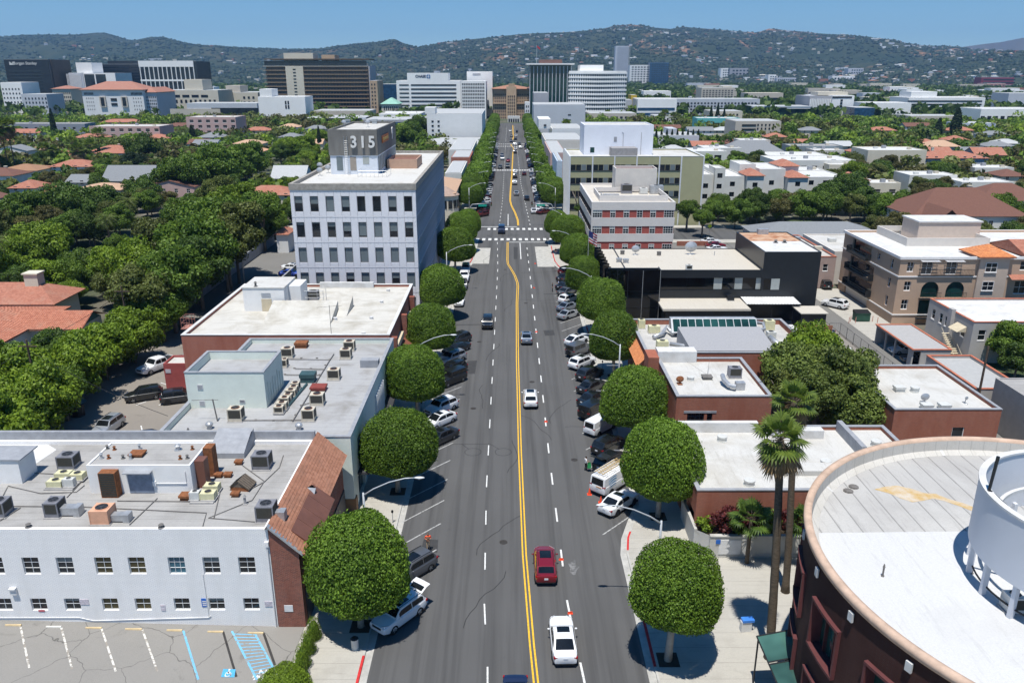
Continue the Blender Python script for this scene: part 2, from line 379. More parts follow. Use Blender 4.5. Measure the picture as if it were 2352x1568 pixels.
mark('stop_line',[(-.2,194.6),(9.6,194.6),(9.6,195),(-.2,195)]); mark('stop_line',[(-8,215.3),(2,215.3),(2,215.8),(-8,215.8)])
mark('turn_lane_line',[(2.4,176),(2.6,176),(2.6,194),(2.4,194)]); mark('turn_lane_line',[(-.6,217),(-.4,217),(-.4,236),(-.6,236)])
STALL=mat('worn_stall_paint',(.36,.36,.35),.8,var=.3,scale=5,stain=((.13,.13,.13),4,.55,.62))
for k in range(15):
 y=48.4+k*4.27
 if k<14: mark('stall_line',[(-6.45,y+12.4),(-6.45-.09,y+12.5),(-10.2,y+8.4),(-10.2+.09,y+8.3)],STALL)
for k in range(20):
 y=63.2+k*4.3; mark('stall_line',[(8.4,y),(8.4+.09,y-.09),(12.0,y+3.7),(11.9,y+3.8)],STALL)
mark('stall_line',[(-7.2,52.9),(-7.1,52.8),(-6.5,53.5),(-6.6,53.6)]); mark('stall_line',[(-7.6,57.2),(-7.5,57.1),(-6.5,58.2),(-6.6,58.3)])
# sawn loop detectors seen as thin dark lines
TAR=mat('tar_seal',(.02,.02,.021),.9,var=.1)
for cx in (-4.4,-.6):
 ring=MB(); c0=at(*zp(1,3,1710 if cx<-3 else 1932,967))
 for i in range(24):
  a,b=2*math.pi*i/24,2*math.pi*(i+1)/24
  ring.face([(c0[0]+r*math.cos(t),c0[1]+r*math.sin(t),.010) for r,t in ((.88,a),(.93,a),(.93,b),(.88,b))][::-1])
 part('loop_seal',ring,TAR,ROAD)
p0,p1=at(*zp(1,3,1500,911)),at(*zp(1,3,1830,908))
mark('seal_line',[(p0[0],p0[1]-.03),(p1[0],p1[1]-.03),(p1[0],p1[1]+.03),(p0[0],p0[1]+.03)],TAR,z=.01)
for a,b in (((1625,908),(1675,945)),((1830,908),(1898,945))):
 p0,p1=at(*zp(1,3,*a)),at(*zp(1,3,*b)); mark('seal_line',[(p0[0],p0[1]),(p0[0]+.07,p0[1]),(p1[0]+.07,p1[1]),(p1[0],p1[1])],TAR,z=.01)
 # ---- near parking lot marks
def lotmark(nm,a,b,wdt,m,dz=.012):
 p,q=atlot(*zp(0,4,*a)),atlot(*zp(0,4,*b)); d=Vector((q[0]-p[0],q[1]-p[1],0)).normalized(); n=Vector((-d.y,d.x,0))*wdt/2
 pts=[(p[0]+n.x,p[1]+n.y),(p[0]-n.x,p[1]-n.y),(q[0]-n.x,q[1]-n.y),(q[0]+n.x,q[1]+n.y)]
 return part(nm,MB().face([(x,y,zlot(x)+dz) for x,y in pts]),m,LOT)
WORNW=mat('worn_white_line',(.62,.6,.55),.8,var=.1,scale=5,stain=((.27,.245,.21),3.2,.48,.56))
WORNB=mat('worn_blue_line',(.16,.42,.62),.8,var=.15,scale=5,stain=((.25,.26,.25),3.2,.56,.62))
BLKL=mat('blacked_out_line',(.045,.042,.04),.9,var=.3)
for a,b in (((150,1150),(215,1455)),((450,1160),(530,1465)),((745,1165),(850,1480)),((1045,1175),(1155,1480)),((-150,1145),(-110,1440))): lotmark('stall_line',a,b,.13,WORNW)
lotmark('blue_stall_line',(1345,1180),(1455,1540),.15,WORNB)
lotmark('black_line',(1638,1190),(1735,1520),.16,BLKL); lotmark('black_line',(1935,1200),(2018,1435),.18,BLKL)
lotmark('blue_stall_line',(1702,1185),(1885,1540),.15,WORNB); lotmark('blue_stall_line',(1875,1210),(2025,1490),.15,WORNB)
for k in range(13):
 t=k/12.5; lotmark('hatch_line',(1712+t*160,1205+t*310),(1878+t*145,1212+t*265),.09,WORNB,.008)
STOPC=mat('wheel_stop_concrete',(.55,.42,.24),.9,var=.2,scale=3); STOPW=mat('pale_wheel_stop',(.62,.6,.54),.9,var=.15)
ORD=['first','second','third','fourth','fifth','sixth','seventh','eighth','ninth','tenth','eleventh','twelfth','thirteenth','fourteenth','fifteenth','sixteenth','seventeenth','eighteenth','nineteenth','twentieth']
ORD += ['twenty-'+o for o in ORD[:9]]+['thirtieth']+['thirty-'+o for o in ORD[:9]]+['fortieth']+['forty-'+o for o in ORD[:9]]+['fiftieth']+['fifty-'+o for o in ORD[:9]]
def rank(lst,i,key=lambda e: e[0]): return ORD[sorted(range(len(lst)),key=lambda k: key(lst[k])).index(i)]+' from the left'
for i,(x0,x1,y) in enumerate(((40,160,1142),(340,455,1154),(630,750,1162),(920,1045,1171),(1225,1340,1180),(1525,1640,1190),(1820,1935,1199))):
 a,b=atlot(*zp(0,4,x0,y)),atlot(*zp(0,4,x1,y)); L=b[0]-a[0]; mb=MB(); z0=zlot((a[0]+b[0])/2)
 prof=[(-.08,0),(-.06,.10),(-.03,.13),(.03,.13),(.06,.10),(.08,0)]
 mb.grid([[(x,a[1]+p,z0+q-.03) for p,q in prof] for x in (a[0],a[0]+.05,b[0]-.05,b[0])],flip=True)
 mb.face([(a[0],a[1]+p,z0+q-.03) for p,q in prof][::-1]); mb.face([(b[0],a[1]+p,z0+q-.03) for p,q in prof])
 solo('wheel_stop',mb,STOPW if i==1 else STOPC,((a[0]+b[0])/2,a[1],z0),f'{"white" if i == 1 else "tan"} concrete wheel stop against white brick building, {ORD[i]} from the left','wheel stop','wheel stops in the near lot')
def text_mesh(txt,size,ext=0,font_scale_y=1,bold=0):
 cu=bpy.data.curves.new('lettering','FONT'); cu.body=txt; cu.size=size; cu.extrude=ext; cu.align_x='CENTER'; cu.align_y='CENTER'; cu.offset=bold; cu.resolution_u=3
 o=bpy.data.objects.new('lettering',cu); COL.objects.link(o); dg=bpy.context.evaluated_depsgraph_get(); me=bpy.data.meshes.new_from_object(o.evaluated_get(dg))
 bpy.data.objects.remove(o); me.materials.clear(); return me
def letters(txt,size,m,parent,loc,rot=(0,0,0),ext=0,bold=0,name='lettering',sx=1):
 me=text_mesh(txt,size,ext,1,bold); me.materials.append(m); o=bpy.data.objects.new(name,me); link(o,parent,tuple(loc)); po=ORG[parent.name] if parent is not None else (0,0,0)
 o.location=(loc[0]-po[0],loc[1]-po[1],loc[2]-po[2]); o.rotation_euler=rot; o.scale=(sx,1,1); return o
a=atlot(*zp(0,4,1960,1490)); letters('NO',.75,LINEW,LOT,(a[0],a[1],a[2]+.016),(0,0,R(2)),bold=.02)
a=atlot(*zp(0,4,1945,1522)); letters('PARKING',.75,LINEW,LOT,(a[0]+.45,a[1],a[2]+.016),(0,0,R(2)),bold=.02)
q=[atlot(*zp(0,4,*p)) for p in ((1622,1522),(1720,1525),(1730,1466),(1640,1463))]
BLUEP=mat('handicap_blue',(.08,.36,.6),.7,var=.12)
hp=part('accessible_bay_mark',MB().face([(x,y,z+.02) for x,y,z in q]),BLUEP,LOT)
cx,cy_=sum(p[0] for p in q)/4,sum(p[1] for p in q)/4; zz=zlot(cx)+.026; mb=MB()
for i in range(14):
 a,b=R(60)+R(300)*-i/14-R(60),R(60)+R(300)*-(i+1)/14-R(60)
 mb.face([(cx+r*math.cos(t),cy_-.12+r*math.sin(t),zz) for r,t in ((.17,a),(.25,a),(.25,b),(.17,b))])
mb.face([(cx-.08,cy_-.1,zz),(cx+.02,cy_-.1,zz),(cx+.0,cy_+.25,zz),(cx-.09,cy_+.25,zz)]); mb.face([(cx-.05,cy_-.02,zz),(cx+.2,cy_-.06,zz),(cx+.2,cy_+.03,zz),(cx-.05,cy_+.07,zz)])
mb.face([(cx+.16,cy_-.28,zz),(cx+.25,cy_-.25,zz),(cx+.22,cy_+.0,zz),(cx+.14,cy_+.0,zz)]); mb.cyl((cx-.05,cy_+.34,zz-.003),.075,.004,10)
part('wheelchair_symbol',mb,LINEW,LOT)
# rear lot stall lines
for a,b in (((870,805),(890,885)),((1035,775),(1052,845)),((1000,625),(1210,545)),((1165,625),(1220,605)),((1180,460),(1235,478)),((890,873),(970,877))):
 p,q2=at(*zp(0,3,*a)),at(*zp(0,3,*b)); d=(Vector(q2)-Vector(p)).normalized()*.07
 part('stall_line',MB().face([(p[0]-d.y,p[1]+d.x,.03),(p[0]+d.y,p[1]-d.x,.03),(q2[0]+d.y,q2[1]-d.x,.03),(q2[0]-d.y,q2[1]+d.x,.03)]),LINEW,LOT2)
 # manholes, patches and spills on the carriageway
MANH=mat('manhole_iron',(.05,.045,.04),.7,.3,var=.3,scale=8); PATC=mat('fresh_asphalt_patch',(.045,.045,.046),.9,var=.2,scale=2); SPIL=mat('pale_spill',(.2,.2,.2),.9,var=.1,scale=3,stain=((.09,.09,.09),2.2,.42,.6))
for x,y in ((-.6,62),(3.0,101),(-4.8,118),(7.0,78),(2.9,140),(-1.0,166),(.4,205),(-5.5,203),(6.3,208),(-4.6,92)): part('manhole_cover',MB().cyl((x,y,.004),.36,.008,20),MANH,ROAD)
for pts in (((-6.2,104),(-4.9,104.1),(-4.8,109.5),(-6.3,109.2)),((5.6,121),(7.2,121.3),(7.1,124),(5.5,123.8)),((-9.0,126.6),(-3.2,126.9),(-3.2,127.3),(-9,127.0)),((6.4,146),(10,146.2),(10,146.6),(6.4,146.4)),((-7.9,60.5),(-6.4,60.4),(-6.5,62.4),(-7.8,62.5)),((.9,176),(1.7,176),(1.9,189),(.9,189)),((-3,203),(2.5,203.3),(2.5,203.8),(-3,203.5))): part('asphalt_patch',MB().face([(x,y,.007) for x,y in pts]),PATC,ROAD)
c0=at(*zp(2,4,685,715)); part('paint_spill',MB().face([(c0[0]+r*math.cos(a),c0[1]+1.9*r*math.sin(a),.008) for a,r in ((0,.55),(.6,.3),(1.2,.62),(1.8,.4),(2.6,.5),(3.3,.28),(4,.55),(4.8,.7),(5.5,.35))]),SPIL,ROAD)
rt=random.Random(4)
for k in range(16): # sealed cracks
 x,y=rt.uniform(-6,7),rt.uniform(45,190); mb=MB(); a=rt.choice((R(90),R(90),0))+rt.uniform(-.25,.25); prev=None
 for i in range(9):
  nx,ny=x+math.cos(a)*.9,y+math.sin(a)*.9; n=(-math.sin(a)*.025,math.cos(a)*.025); mb.face([(x+n[0],y+n[1],.009),(x-n[0],y-n[1],.009),(nx-n[0],ny-n[1],.009),(nx+n[0],ny+n[1],.009)]); x,y=nx,ny; a += rt.uniform(-.35,.35)
 part('sealed_crack',mb,TAR,ROAD)
 # ------------------------------------------------------------------ building kit
def holed(mb,o,u,W,H,holes,rec,m=0,mr=None):
 """wall face from o along unit u (x,y), up z, with openings (u0,u1,v0,v1) and reveals rec deep; outside is to the right of u"""
 nx,ny=u[1],-u[0]; mr=m if mr is None else mr
 P=lambda a,v,d=0: (o[0]+u[0]*a-nx*d,o[1]+u[1]*a-ny*d,o[2]+v)
 us=sorted({0,W} | {h[0] for h in holes} | {h[1] for h in holes}); vs=sorted({0,H} | {h[2] for h in holes} | {h[3] for h in holes})
 us=[a for a in us if-1e-6<=a<=W+1e-6]; vs=[b for b in vs if-1e-6<=b<=H+1e-6]
 for a,b in zip(us,us[1:]):
  run=None
  for c,d in zip(vs,vs[1:]):
   mu,mv=(a+b)/2,(c+d)/2
   if any(h[0]<mu<h[1] and h[2]<mv<h[3] for h in holes):
    if run is not None: mb.face([P(a,run),P(b,run),P(b,c),P(a,c)],m); run=None
   elif run is None: run=c
  if run is not None: mb.face([P(a,run),P(b,run),P(b,vs[-1]),P(a,vs[-1])],m)
 for a,b,c,d in holes:
  mb.face([P(a,c),P(a,c,rec),P(a,d,rec),P(a,d)][::-1],mr); mb.face([P(b,c),P(b,d),P(b,d,rec),P(b,c,rec)][::-1],mr)
  mb.face([P(a,d),P(a,d,rec),P(b,d,rec),P(b,d)][::-1],mr); mb.face([P(a,c),P(b,c),P(b,c,rec),P(a,c,rec)][::-1],mr)
 return mb
def shell(x0,x1,y0,y1,z0,z1,holes=None,rec=.18,par=.7,th=.28,m=0,mi=None):
 """four walls with openings, parapet top and inner parapet faces; returns MB"""
 mb=MB(); holes=holes or {}; mi=m if mi is None else mi
 for k,o,u,W in (('S',(x0,y0,z0),(1,0),x1-x0),('E',(x1,y0,z0),(0,1),y1-y0),('N',(x1,y1,z0),(-1,0),x1-x0),('W',(x0,y1,z0),(0,-1),y1-y0)):
  holed(mb,o,u,W,z1-z0,holes.get(k,[]),rec,m)
 if par>0:
  a0,a1,b0,b1,zr=x0+th,x1-th,y0+th,y1-th,z1-par
  for q in (((x0,y0),(x1,y0),(a1,b0),(a0,b0)),((x1,y0),(x1,y1),(a1,b1),(a1,b0)),((x1,y1),(x0,y1),(a0,b1),(a1,b1)),((x0,y1),(x0,y0),(a0,b0),(a0,b1))):
   mb.face([(p[0],p[1],z1) for p in q],mi)
  for p,q in (((a0,b0),(a1,b0)),((a1,b0),(a1,b1)),((a1,b1),(a0,b1)),((a0,b1),(a0,b0))):
   mb.face([(p[0],p[1],zr),(p[0],p[1],z1),(q[0],q[1],z1),(q[0],q[1],zr)],mi)
 else: mb.face([(x0,y0,z1),(x1,y0,z1),(x1,y1,z1),(x0,y1,z1)],mi)
 return mb
def roof_sheet(x0,x1,y0,y1,z,th=.28): return sheet(x0+th-.02,x1-th+.02,y0+th-.02,y1-th+.02,z)
FACE={'S': 0,'E': R(90),'N': R(180),'W': R(-90)}
WM={}
def winmesh(w_,h_,key,mf,mg,cols=1,rows=2,bar=.05,fr=.07,dep=.06,sill=False,mblind=None,bl=0):
 k=(round(w_,2),round(h_,2),key,round(bl,2))
 if k in WM: return WM[k]
 if 'thin' in key: bar,fr=.028,.04
 f=MB(); a=w_/2
 f.box(-a,-a+fr,-dep,.02,0,h_); f.box(a-fr,a,-dep,.02,0,h_); f.box(-a+fr,a-fr,-dep,.02,0,fr); f.box(-a+fr,a-fr,-dep,.02,h_-fr,h_)
 for i in range(1,cols): x=-a+w_*i/cols; f.box(x-bar/2,x+bar/2,-dep*.8,.02,fr,h_-fr)
 for j in range(1,rows): z=h_*j/rows; f.box(-a+fr,a-fr,-dep*.75,.02,z-bar/2,z+bar/2)
 if sill: f.box(-a-.06,a+.06,-dep-.1,.0,-.1,-.002)
 g=MB().face([(-a,0,0),(a,0,0),(a,0,h_),(-a,0,h_)])
 b=None
 if bl>0: b=MB().face([(-a+fr,-.012,h_*(1-bl)),(a-fr,-.012,h_*(1-bl)),(a-fr,-.012,h_-fr),(-a+fr,-.012,h_-fr)]).mesh('blind',mblind or BLIND)
 WM[k]=(f.mesh('frame',mf),g.mesh('pane',mg),b); return WM[k]
def window(parent,x,y,z,w_,h_,face='S',mf=None,mg=None,cols=1,rows=2,sill=False,bl=0,mblind=None,name='window',key=''):
 """x,y,z: centre of the bottom edge on the glass plane"""
 mf=mf or FRAMEW; mg=mg or GLASS
 f,g,b=winmesh(w_,h_,(mf.name,mg.name,cols,rows,sill,key),mf,mg,cols,rows,sill=sill,bl=bl,mblind=mblind)
 o=put(name,f,parent,(x,y,z),FACE[face]); sub('pane',g,o)
 if b: sub('blind',b,o)
 return o
def pane(parent,x,y,z,w_,h_,face='S',mg=None,name='window',d=.0):
 """plain glazed opening without frame, proud d"""
 mg=mg or GLASS; k=('p',round(w_,2),round(h_,2),mg.name,d)
 if k not in WM: WM[k]=MB().box(-w_/2,w_/2,-d-.03,.02,0,h_).mesh('window',mg)
 return put(name,WM[k],parent,(x,y,z),FACE[face])
def hip(mb,x0,x1,y0,y1,z,h,over=.4,m=0,thick=.12):
 x0 -= over; x1 += over; y0 -= over; y1 += over; a=min(x1-x0,y1-y0)/2
 if x1-x0>=y1-y0: r0,r1=(x0+a,(y0+y1)/2,z+h),(x1-a,(y0+y1)/2,z+h)
 else: r0,r1=((x0+x1)/2,y0+a,z+h),((x0+x1)/2,y1-a,z+h)
 c=[(x0,y0,z),(x1,y0,z),(x1,y1,z),(x0,y1,z)]
 if x1-x0>=y1-y0: fs=[(c[0],c[1],r1,r0),(c[1],c[2],r1),(c[2],c[3],r0,r1),(c[3],c[0],r0)]
 else: fs=[(c[0],c[1],r0),(c[1],c[2],r1,r0),(c[2],c[3],r1),(c[3],c[0],r0,r1)]
 for f in fs: mb.face(f,m)
 for p,q in zip(c,c[1:]+c[:1]): mb.face([(p[0],p[1],z-thick),(q[0],q[1],z-thick),q,p],m)
 mb.face([(p[0],p[1],z-thick) for p in c][::-1],m); return mb
def gable(mb,x0,x1,y0,y1,z,h,over=.4,m=0,axis='x',mw=None):
 if axis=='x':
  yo0,yo1=y0-over,y1+over; xo0,xo1=x0-over*.6,x1+over*.6; ym=(y0+y1)/2; dz=h*over/((y1-y0)/2)
  mb.face([(xo0,yo0,z-dz),(xo1,yo0,z-dz),(xo1,ym,z+h),(xo0,ym,z+h)],m); mb.face([(xo1,yo1,z-dz),(xo0,yo1,z-dz),(xo0,ym,z+h),(xo1,ym,z+h)],m)
  mb.face([(xo0,yo0,z-dz-.12),(xo1,yo0,z-dz-.12),(xo1,yo0,z-dz),(xo0,yo0,z-dz)],m)
  mb.face([(xo0,ym,z+h-.14),(xo0,yo0,z-dz-.12),(xo0,yo0,z-dz),(xo0,ym,z+h)],m); mb.face([(xo1,yo0,z-dz-.12),(xo1,ym,z+h-.14),(xo1,ym,z+h),(xo1,yo0,z-dz)],m)
  if mw is not None:
   for x,s in ((x0,-1),(x1,1)): mb.face([(x,y0,z-.05),(x,y1,z-.05),(x,ym,z+h-.05)][::s],mw)
 else:
  t=MB(); gable(t,y0,y1,-x1,-x0,z,h,over,m,'x',mw); t.xf(lambda p: (-p.y,p.x,p.z)); mb.merge(t)
 return mb
def pieces(name,mb,mats,parent): # many small alike pieces joined: real geometry, too small to pick apart
 o=part(name,mb,mats,parent); o['kind']='stuff'; return o
def tile_slope(mb,e0,e1,r1,r0,wid=.28,m=0,rad=.07,seg=4):
 """barrel tiles on the slope e0-e1 (eave) to r0-r1 (ridge): half-round covers in stepped courses"""
 e0,e1,r0,r1=map(Vector,(e0,e1,r0,r1)); n=max(2,int((e1-e0).length/wid)); nrm=(e1-e0).cross(r0-e0).normalized()
 if nrm.z<0: nrm=-nrm
 uu=(e1-e0).normalized(); L=max((r0-e0).length,(r1-e1).length); k=max(2,int(L/.42))
 for i in range(n):
  t=(i+.5)/n; a=e0.lerp(e1,t); b=r0.lerp(r1,t); ln=(b-a).length
  if ln<.3: continue
  kk=max(1,int(ln/.45))
  for j in range(kk):
   p,q=a.lerp(b,j/kk),a.lerp(b,(j+1.08)/kk); w0=(e1-e0).length/n*.5
   A=[]; B=[]
   for s in range(seg+1):
    th=math.pi*s/seg; off=uu*(-math.cos(th)*w0) ; A.append(p+off+nrm*(math.sin(th)*rad+.03)); B.append(q+off+nrm*(math.sin(th)*rad*.9))
   mb.grid([A,B],m)
   mb.face([A[0]-nrm*.04,*A,A[-1]-nrm*.04][::-1],m)
 return mb
 # ---- roof plant
ACTAN=mat('tan_unit_casing',(.52,.47,.38),.6,var=.12,scale=3); ACCREAM=mat('cream_unit_casing',(.60,.57,.36),.6,var=.1,scale=3); ACGREY=mat('grey_unit_casing',(.22,.22,.24),.5,.2,var=.15,scale=3)
ACLIGHT=mat('light_unit_casing',(.58,.58,.55),.55,.1,var=.12,scale=3); RUST=mat('rusty_steel',(.22,.085,.035),.85,var=.4,scale=4); ACPEACH=mat('peach_unit_casing',(.62,.34,.22),.7,var=.12)
GALV=mat('duct_metal',(.45,.46,.47),.4,.5,var=.2,scale=2); DARKFIN=mat('coil_fins',(.06,.058,.05),.7,.3,var=.3,scale=20)
PIPE=mat('grey_pipe',(.16,.15,.14),.8,var=.3); CURB=mat('unit_curb',(.35,.34,.33),.9,var=.2)
def ac_unit(x,y,z,w_,d_,h_,m,label,rz=0,fan=1,duct=None,coil=True,rim=None,group='rooftop air-conditioning units',cat='air conditioner',name='air_conditioner'):
 t=thing(name,label,cat,(x,y,z),group,rz)
 mb=MB(); b=.05
 mb.box(-w_/2,w_/2,-d_/2,d_/2,.08,h_)
 for sx in (-1,1):
  for sy in (-1,1): mb.box(sx*w_/2-.03,sx*w_/2+.03,sy*d_/2-.03,sy*d_/2+.03,.081,h_+.012)
 sub('casing',mb.mesh('casing',m),t); sub('base_frame',MB().box(-w_/2-.1,w_/2+.1,-d_/2-.1,d_/2+.1,0,.078).mesh('base_frame',CURB),t)
 if coil:
  c=MB(); c.box(-w_/2+.08,w_/2-.08,-d_/2-.012,-d_/2+.01,h_*.3,h_-.1); c.box(w_/2-.01,w_/2+.012,-d_/2+.1,d_/2-.1,h_*.3,h_-.1); sub('coil',c.mesh('coil',DARKFIN),t)
 for i in range(fan):
  fx=0 if fan==1 else (-w_/4+i*w_/2); r=min(w_/fan,d_)*.36
  f=MB(); f.cyl((fx,0,h_+.013),r,.05,18,cap=False); f.cyl((fx,0,h_+.014),r*1.12,.02,18); sub('fan_ring',f.mesh('fan_ring',rim or m),t)
  g=MB(); g.cyl((fx,0,h_+.035),r*.96,.008,16)
  fg=sub('fan_grille',g.mesh('fan_grille',DMETAL),t); hb=MB(); hb.cyl((fx,0,h_+.045),r*.28,.02,8)
  for a in range(5):
   ca,sa=math.cos(a*1.2566),math.sin(a*1.2566); hb.face([(fx+ca*r*.2-sa*.03,sa*r*.2+ca*.03,h_+.048),(fx+ca*r*.9-sa*.1,sa*r*.9+ca*.1,h_+.048),(fx+ca*r*.9+sa*.03,sa*r*.9-ca*.03,h_+.048),(fx+ca*r*.2+sa*.03,sa*r*.2-ca*.03,h_+.048)][::-1])
  sub('fan_blades',hb.mesh('fan_blades',FRAMED),fg)
 if duct:
  dx,dw,dh=duct; s=1 if dx>0 else-1
  k=MB(); k.box(*(sorted((s*(w_/2+.015),s*(w_/2+abs(dx))))),-dw/2,dw/2,.12,.12+dh); k.box(*(sorted((s*(w_/2+abs(dx)),s*(w_/2+abs(dx)+.45)))),-dw/2-.06,dw/2+.06,0,.16+dh); sub('duct',k.mesh('duct',GALV),t)
 return t
def roof_vent(x,y,z,h_,r,m,label,kind='pipe',group='roof vents and pipes'):
 mb=MB()
 if kind=='pipe': mb.cyl((x,y,z),r,h_,10); mb.cyl((x,y,z),r*1.9,.06,10); mb.cyl((x,y,z+h_*.8),r*1.6,h_*.3,10,r2=r*.3)
 elif kind=='turbine':
  mb.cyl((x,y,z),r*.8,h_*.5,12)
  for i in range(6): a0,a1=i/6,(i+1)/6; f=lambda t: r*(.75+.6*math.sin(math.pi*t)); mb.cyl((x,y,z+h_*.5+a0*r*1.7),f(a0),r*.283,12,r2=f(a1),cap=i==5)
 elif kind=='drum':
  mb.cyl((x,y,z),r*.92,h_*.9,18); mb.cyl((x,y,z+h_*.72),r,h_*.28,18); mb.cyl((x,y,z),r*1.05,.05,18)
 elif kind=='hatch':
  mb.box(x-r,x+r,y-r*.8,y+r*.8,z,z+h_*.6); mb.box(x-r-.08,x+r+.08,y-r*.8-.08,y+r*.8+.08,z+h_*.6,z+h_)
 elif kind=='dish':
  pts=[[(x+r*a*math.cos(t),y-.35*h_+r*a*a*.35,z+h_+r*a*math.sin(t)*.85+a*a*.1) for a in (.05,.5,1)] for t in [2*math.pi*i/14 for i in range(15)]]
  mb.grid(pts); mb.tube([(x,y,z),(x,y,z+h_)],.04,6); mb.tube([(x,y,z+h_*.7),(x,y-h_*.6,z+h_*1.05)],.025,5); mb.box(x-r*.6,x+r*.6,y-.4,y+.4,z,z+.06)
 return solo('satellite_dish' if kind=='dish' else ('roof_hatch' if kind=='hatch' else 'roof_vent'),mb,m,(x,y,z),label,{'dish': 'satellite dish','hatch': 'roof hatch'}.get(kind,'roof vent'),group,smooth=kind in ('dish',))
def tubes(name,runs,rad,m,parent,n=5):
 mb=MB()
 for pts in runs: mb.tube(pts,rad,n)
 return part(name,mb,m,parent)
 # ------------------------------------------------------------------ west side of the avenue
WBRICK=brickmat('white_painted_brick',(.84,.83,.81),(.80,.79,.78),(.6,.59,.59),.3,.1,.012,.82)
RBRICK=brickmat('dark_red_brick',(.27,.08,.05),(.13,.04,.028),(.26,.18,.15),.26,.09,.012); RBRICK2=brickmat('red_brick',(.36,.115,.07),(.28,.085,.05),(.25,.16,.12))
OBRICK=brickmat('salmon_brick',(.40,.13,.085),(.34,.105,.07),(.3,.17,.13)); GREYR=roofmat('grey_rolled_roof',(.36,.35,.335),(.25,.24,.225),.95,.5,.45,.7)
L2R=roofmat('silver_grey_roof',(.37,.37,.37),(.20,.185,.16),.9,.5,.48,.75,seamdark=.86); WHITER=roofmat('white_membrane_roof',(.54,.53,.50),(.34,.31,.26),1.9,.5,.45,.8,'x',seamw=.02,seamdark=.93)
L3R=roofmat('white_worn_roof',(.55,.53,.48),(.30,.265,.2),1.6,.8,.44,.78,'y',seamw=.02,seamdark=.94)
MINT=mat('mint_stucco',(.64,.69,.62),.8,var=.06,scale=.6,stain=((.54,.59,.53),.3,.55,.9)); PENTW=mat('white_bluish_stucco',(.74,.73,.71),.8,var=.05,scale=.8,stain=((.5,.52,.56),.4,.6,.95))
BROWNM=mat('brown_metal_roof',(.19,.085,.06),.5,.2,var=.12,scale=1.2); TILEB=tilemat('flat_clay_tile',(.40,.19,.12),(.31,.14,.085),(.24,.13,.09))
TERRA=tilemat('terracotta_tile',(.46,.19,.12),(.35,.13,.08),(.40,.23,.16)); TERRAR=tilemat('terracotta_roof_ribbed',(.42,.18,.12),(.33,.13,.085),(.38,.22,.16),1.6,0)
TERRARY=tilemat('terracotta_roof_ribbed_y',(.42,.18,.12),(.33,.13,.085),(.38,.22,.16),1.6,1)
COPING=mat('grey_coping',(.30,.31,.33),.7,.1,var=.15); DIRTG=mat('grey_door_metal',(.20,.24,.31),.6,.1,var=.25,scale=2)
def cap(name,x0,x1,y0,y1,z,m,parent,w_=.34,h_=.09,o=.05):
 mb=MB(); a=w_
 mb.box(x0-o,x1+o,y0-o,y0+a,z+.003,z+h_); mb.box(x0-o,x1+o,y1-a,y1+o,z+.003,z+h_); mb.box(x0-o,x0+a,y0+a,y1-a,z+.003,z+h_); mb.box(x1-a,x1+o,y0+a,y1-a,z+.003,z+h_)
 return part(name,mb,m,parent)
 # ---- two-storey white brick building with tiled street bay
Y1=50.4; L1=thing('brick_office','two-storey white painted brick building with brick and tile street end','building',(-33,Y1,0))
ups=[(165,290),(415,540),(697,822),(943,1067),(1235,1360),(1490,1613),(1750,1875)]; lows=[(225,345),(472,592),(750,868),(990,1110),(1275,1395),(1532,1648),(1787,1903)]
X0,X1=-54.0,-17.6; hol=[]; wl=[]
ux=[(atY(*zp(0,4,a,700),Y1)[0]+atY(*zp(0,4,b,700),Y1)[0])/2 for a,b in ups]; lx=[(atY(*zp(0,4,a,985),Y1)[0]+atY(*zp(0,4,b,985),Y1)[0])/2 for a,b in lows]
ux=[ux[0]-2.65*k for k in (5,4,3,2,1)]+ux; lx=[lx[0]-2.62*k for k in (5,4,3,2,1)]+lx
for x in ux: hol.append((x-.61-X0,x+.61-X0,4.8,6.25)); wl.append((x,4.8,1.22,1.45,3))
for x in lx: hol.append((x-.59-X0,x+.59-X0,1.62,2.68)); wl.append((x,1.62,1.18,1.06,2))
L1Z=8.62
part('wall',shell(X0,X1,Y1,65.2,-.3,L1Z,{'S': [(a,b,c+.3,d+.3) for a,b,c,d in hol]},.2,.34,.3),[WBRICK],L1)
part('roof',roof_sheet(X0,X1,Y1,65.2,L1Z-.34,.3),GREYR,L1)
part('back_parapet',MB().box(X0,X1+.02,65.22,65.55,7,9.4),COPING,L1)
GLOLD=glassmat('amber_blind_glass',(.06,.05,.02)); GLBL=glassmat('blue_pane_glass',(.03,.10,.14))
for i,(x,z,w_,h_,rw) in enumerate(wl):
 g=GLASS if i%12 not in (8,7) else GLOLD
 if i==9: g=GLBL
 window(L1,x,Y1+.17,z,w_,h_,'S',FRAMEW,g,3 if i in (9,) else 2,rw,True,bl=(.0,.0,.3,.0)[i%4],mblind=BLIND,key='thin')
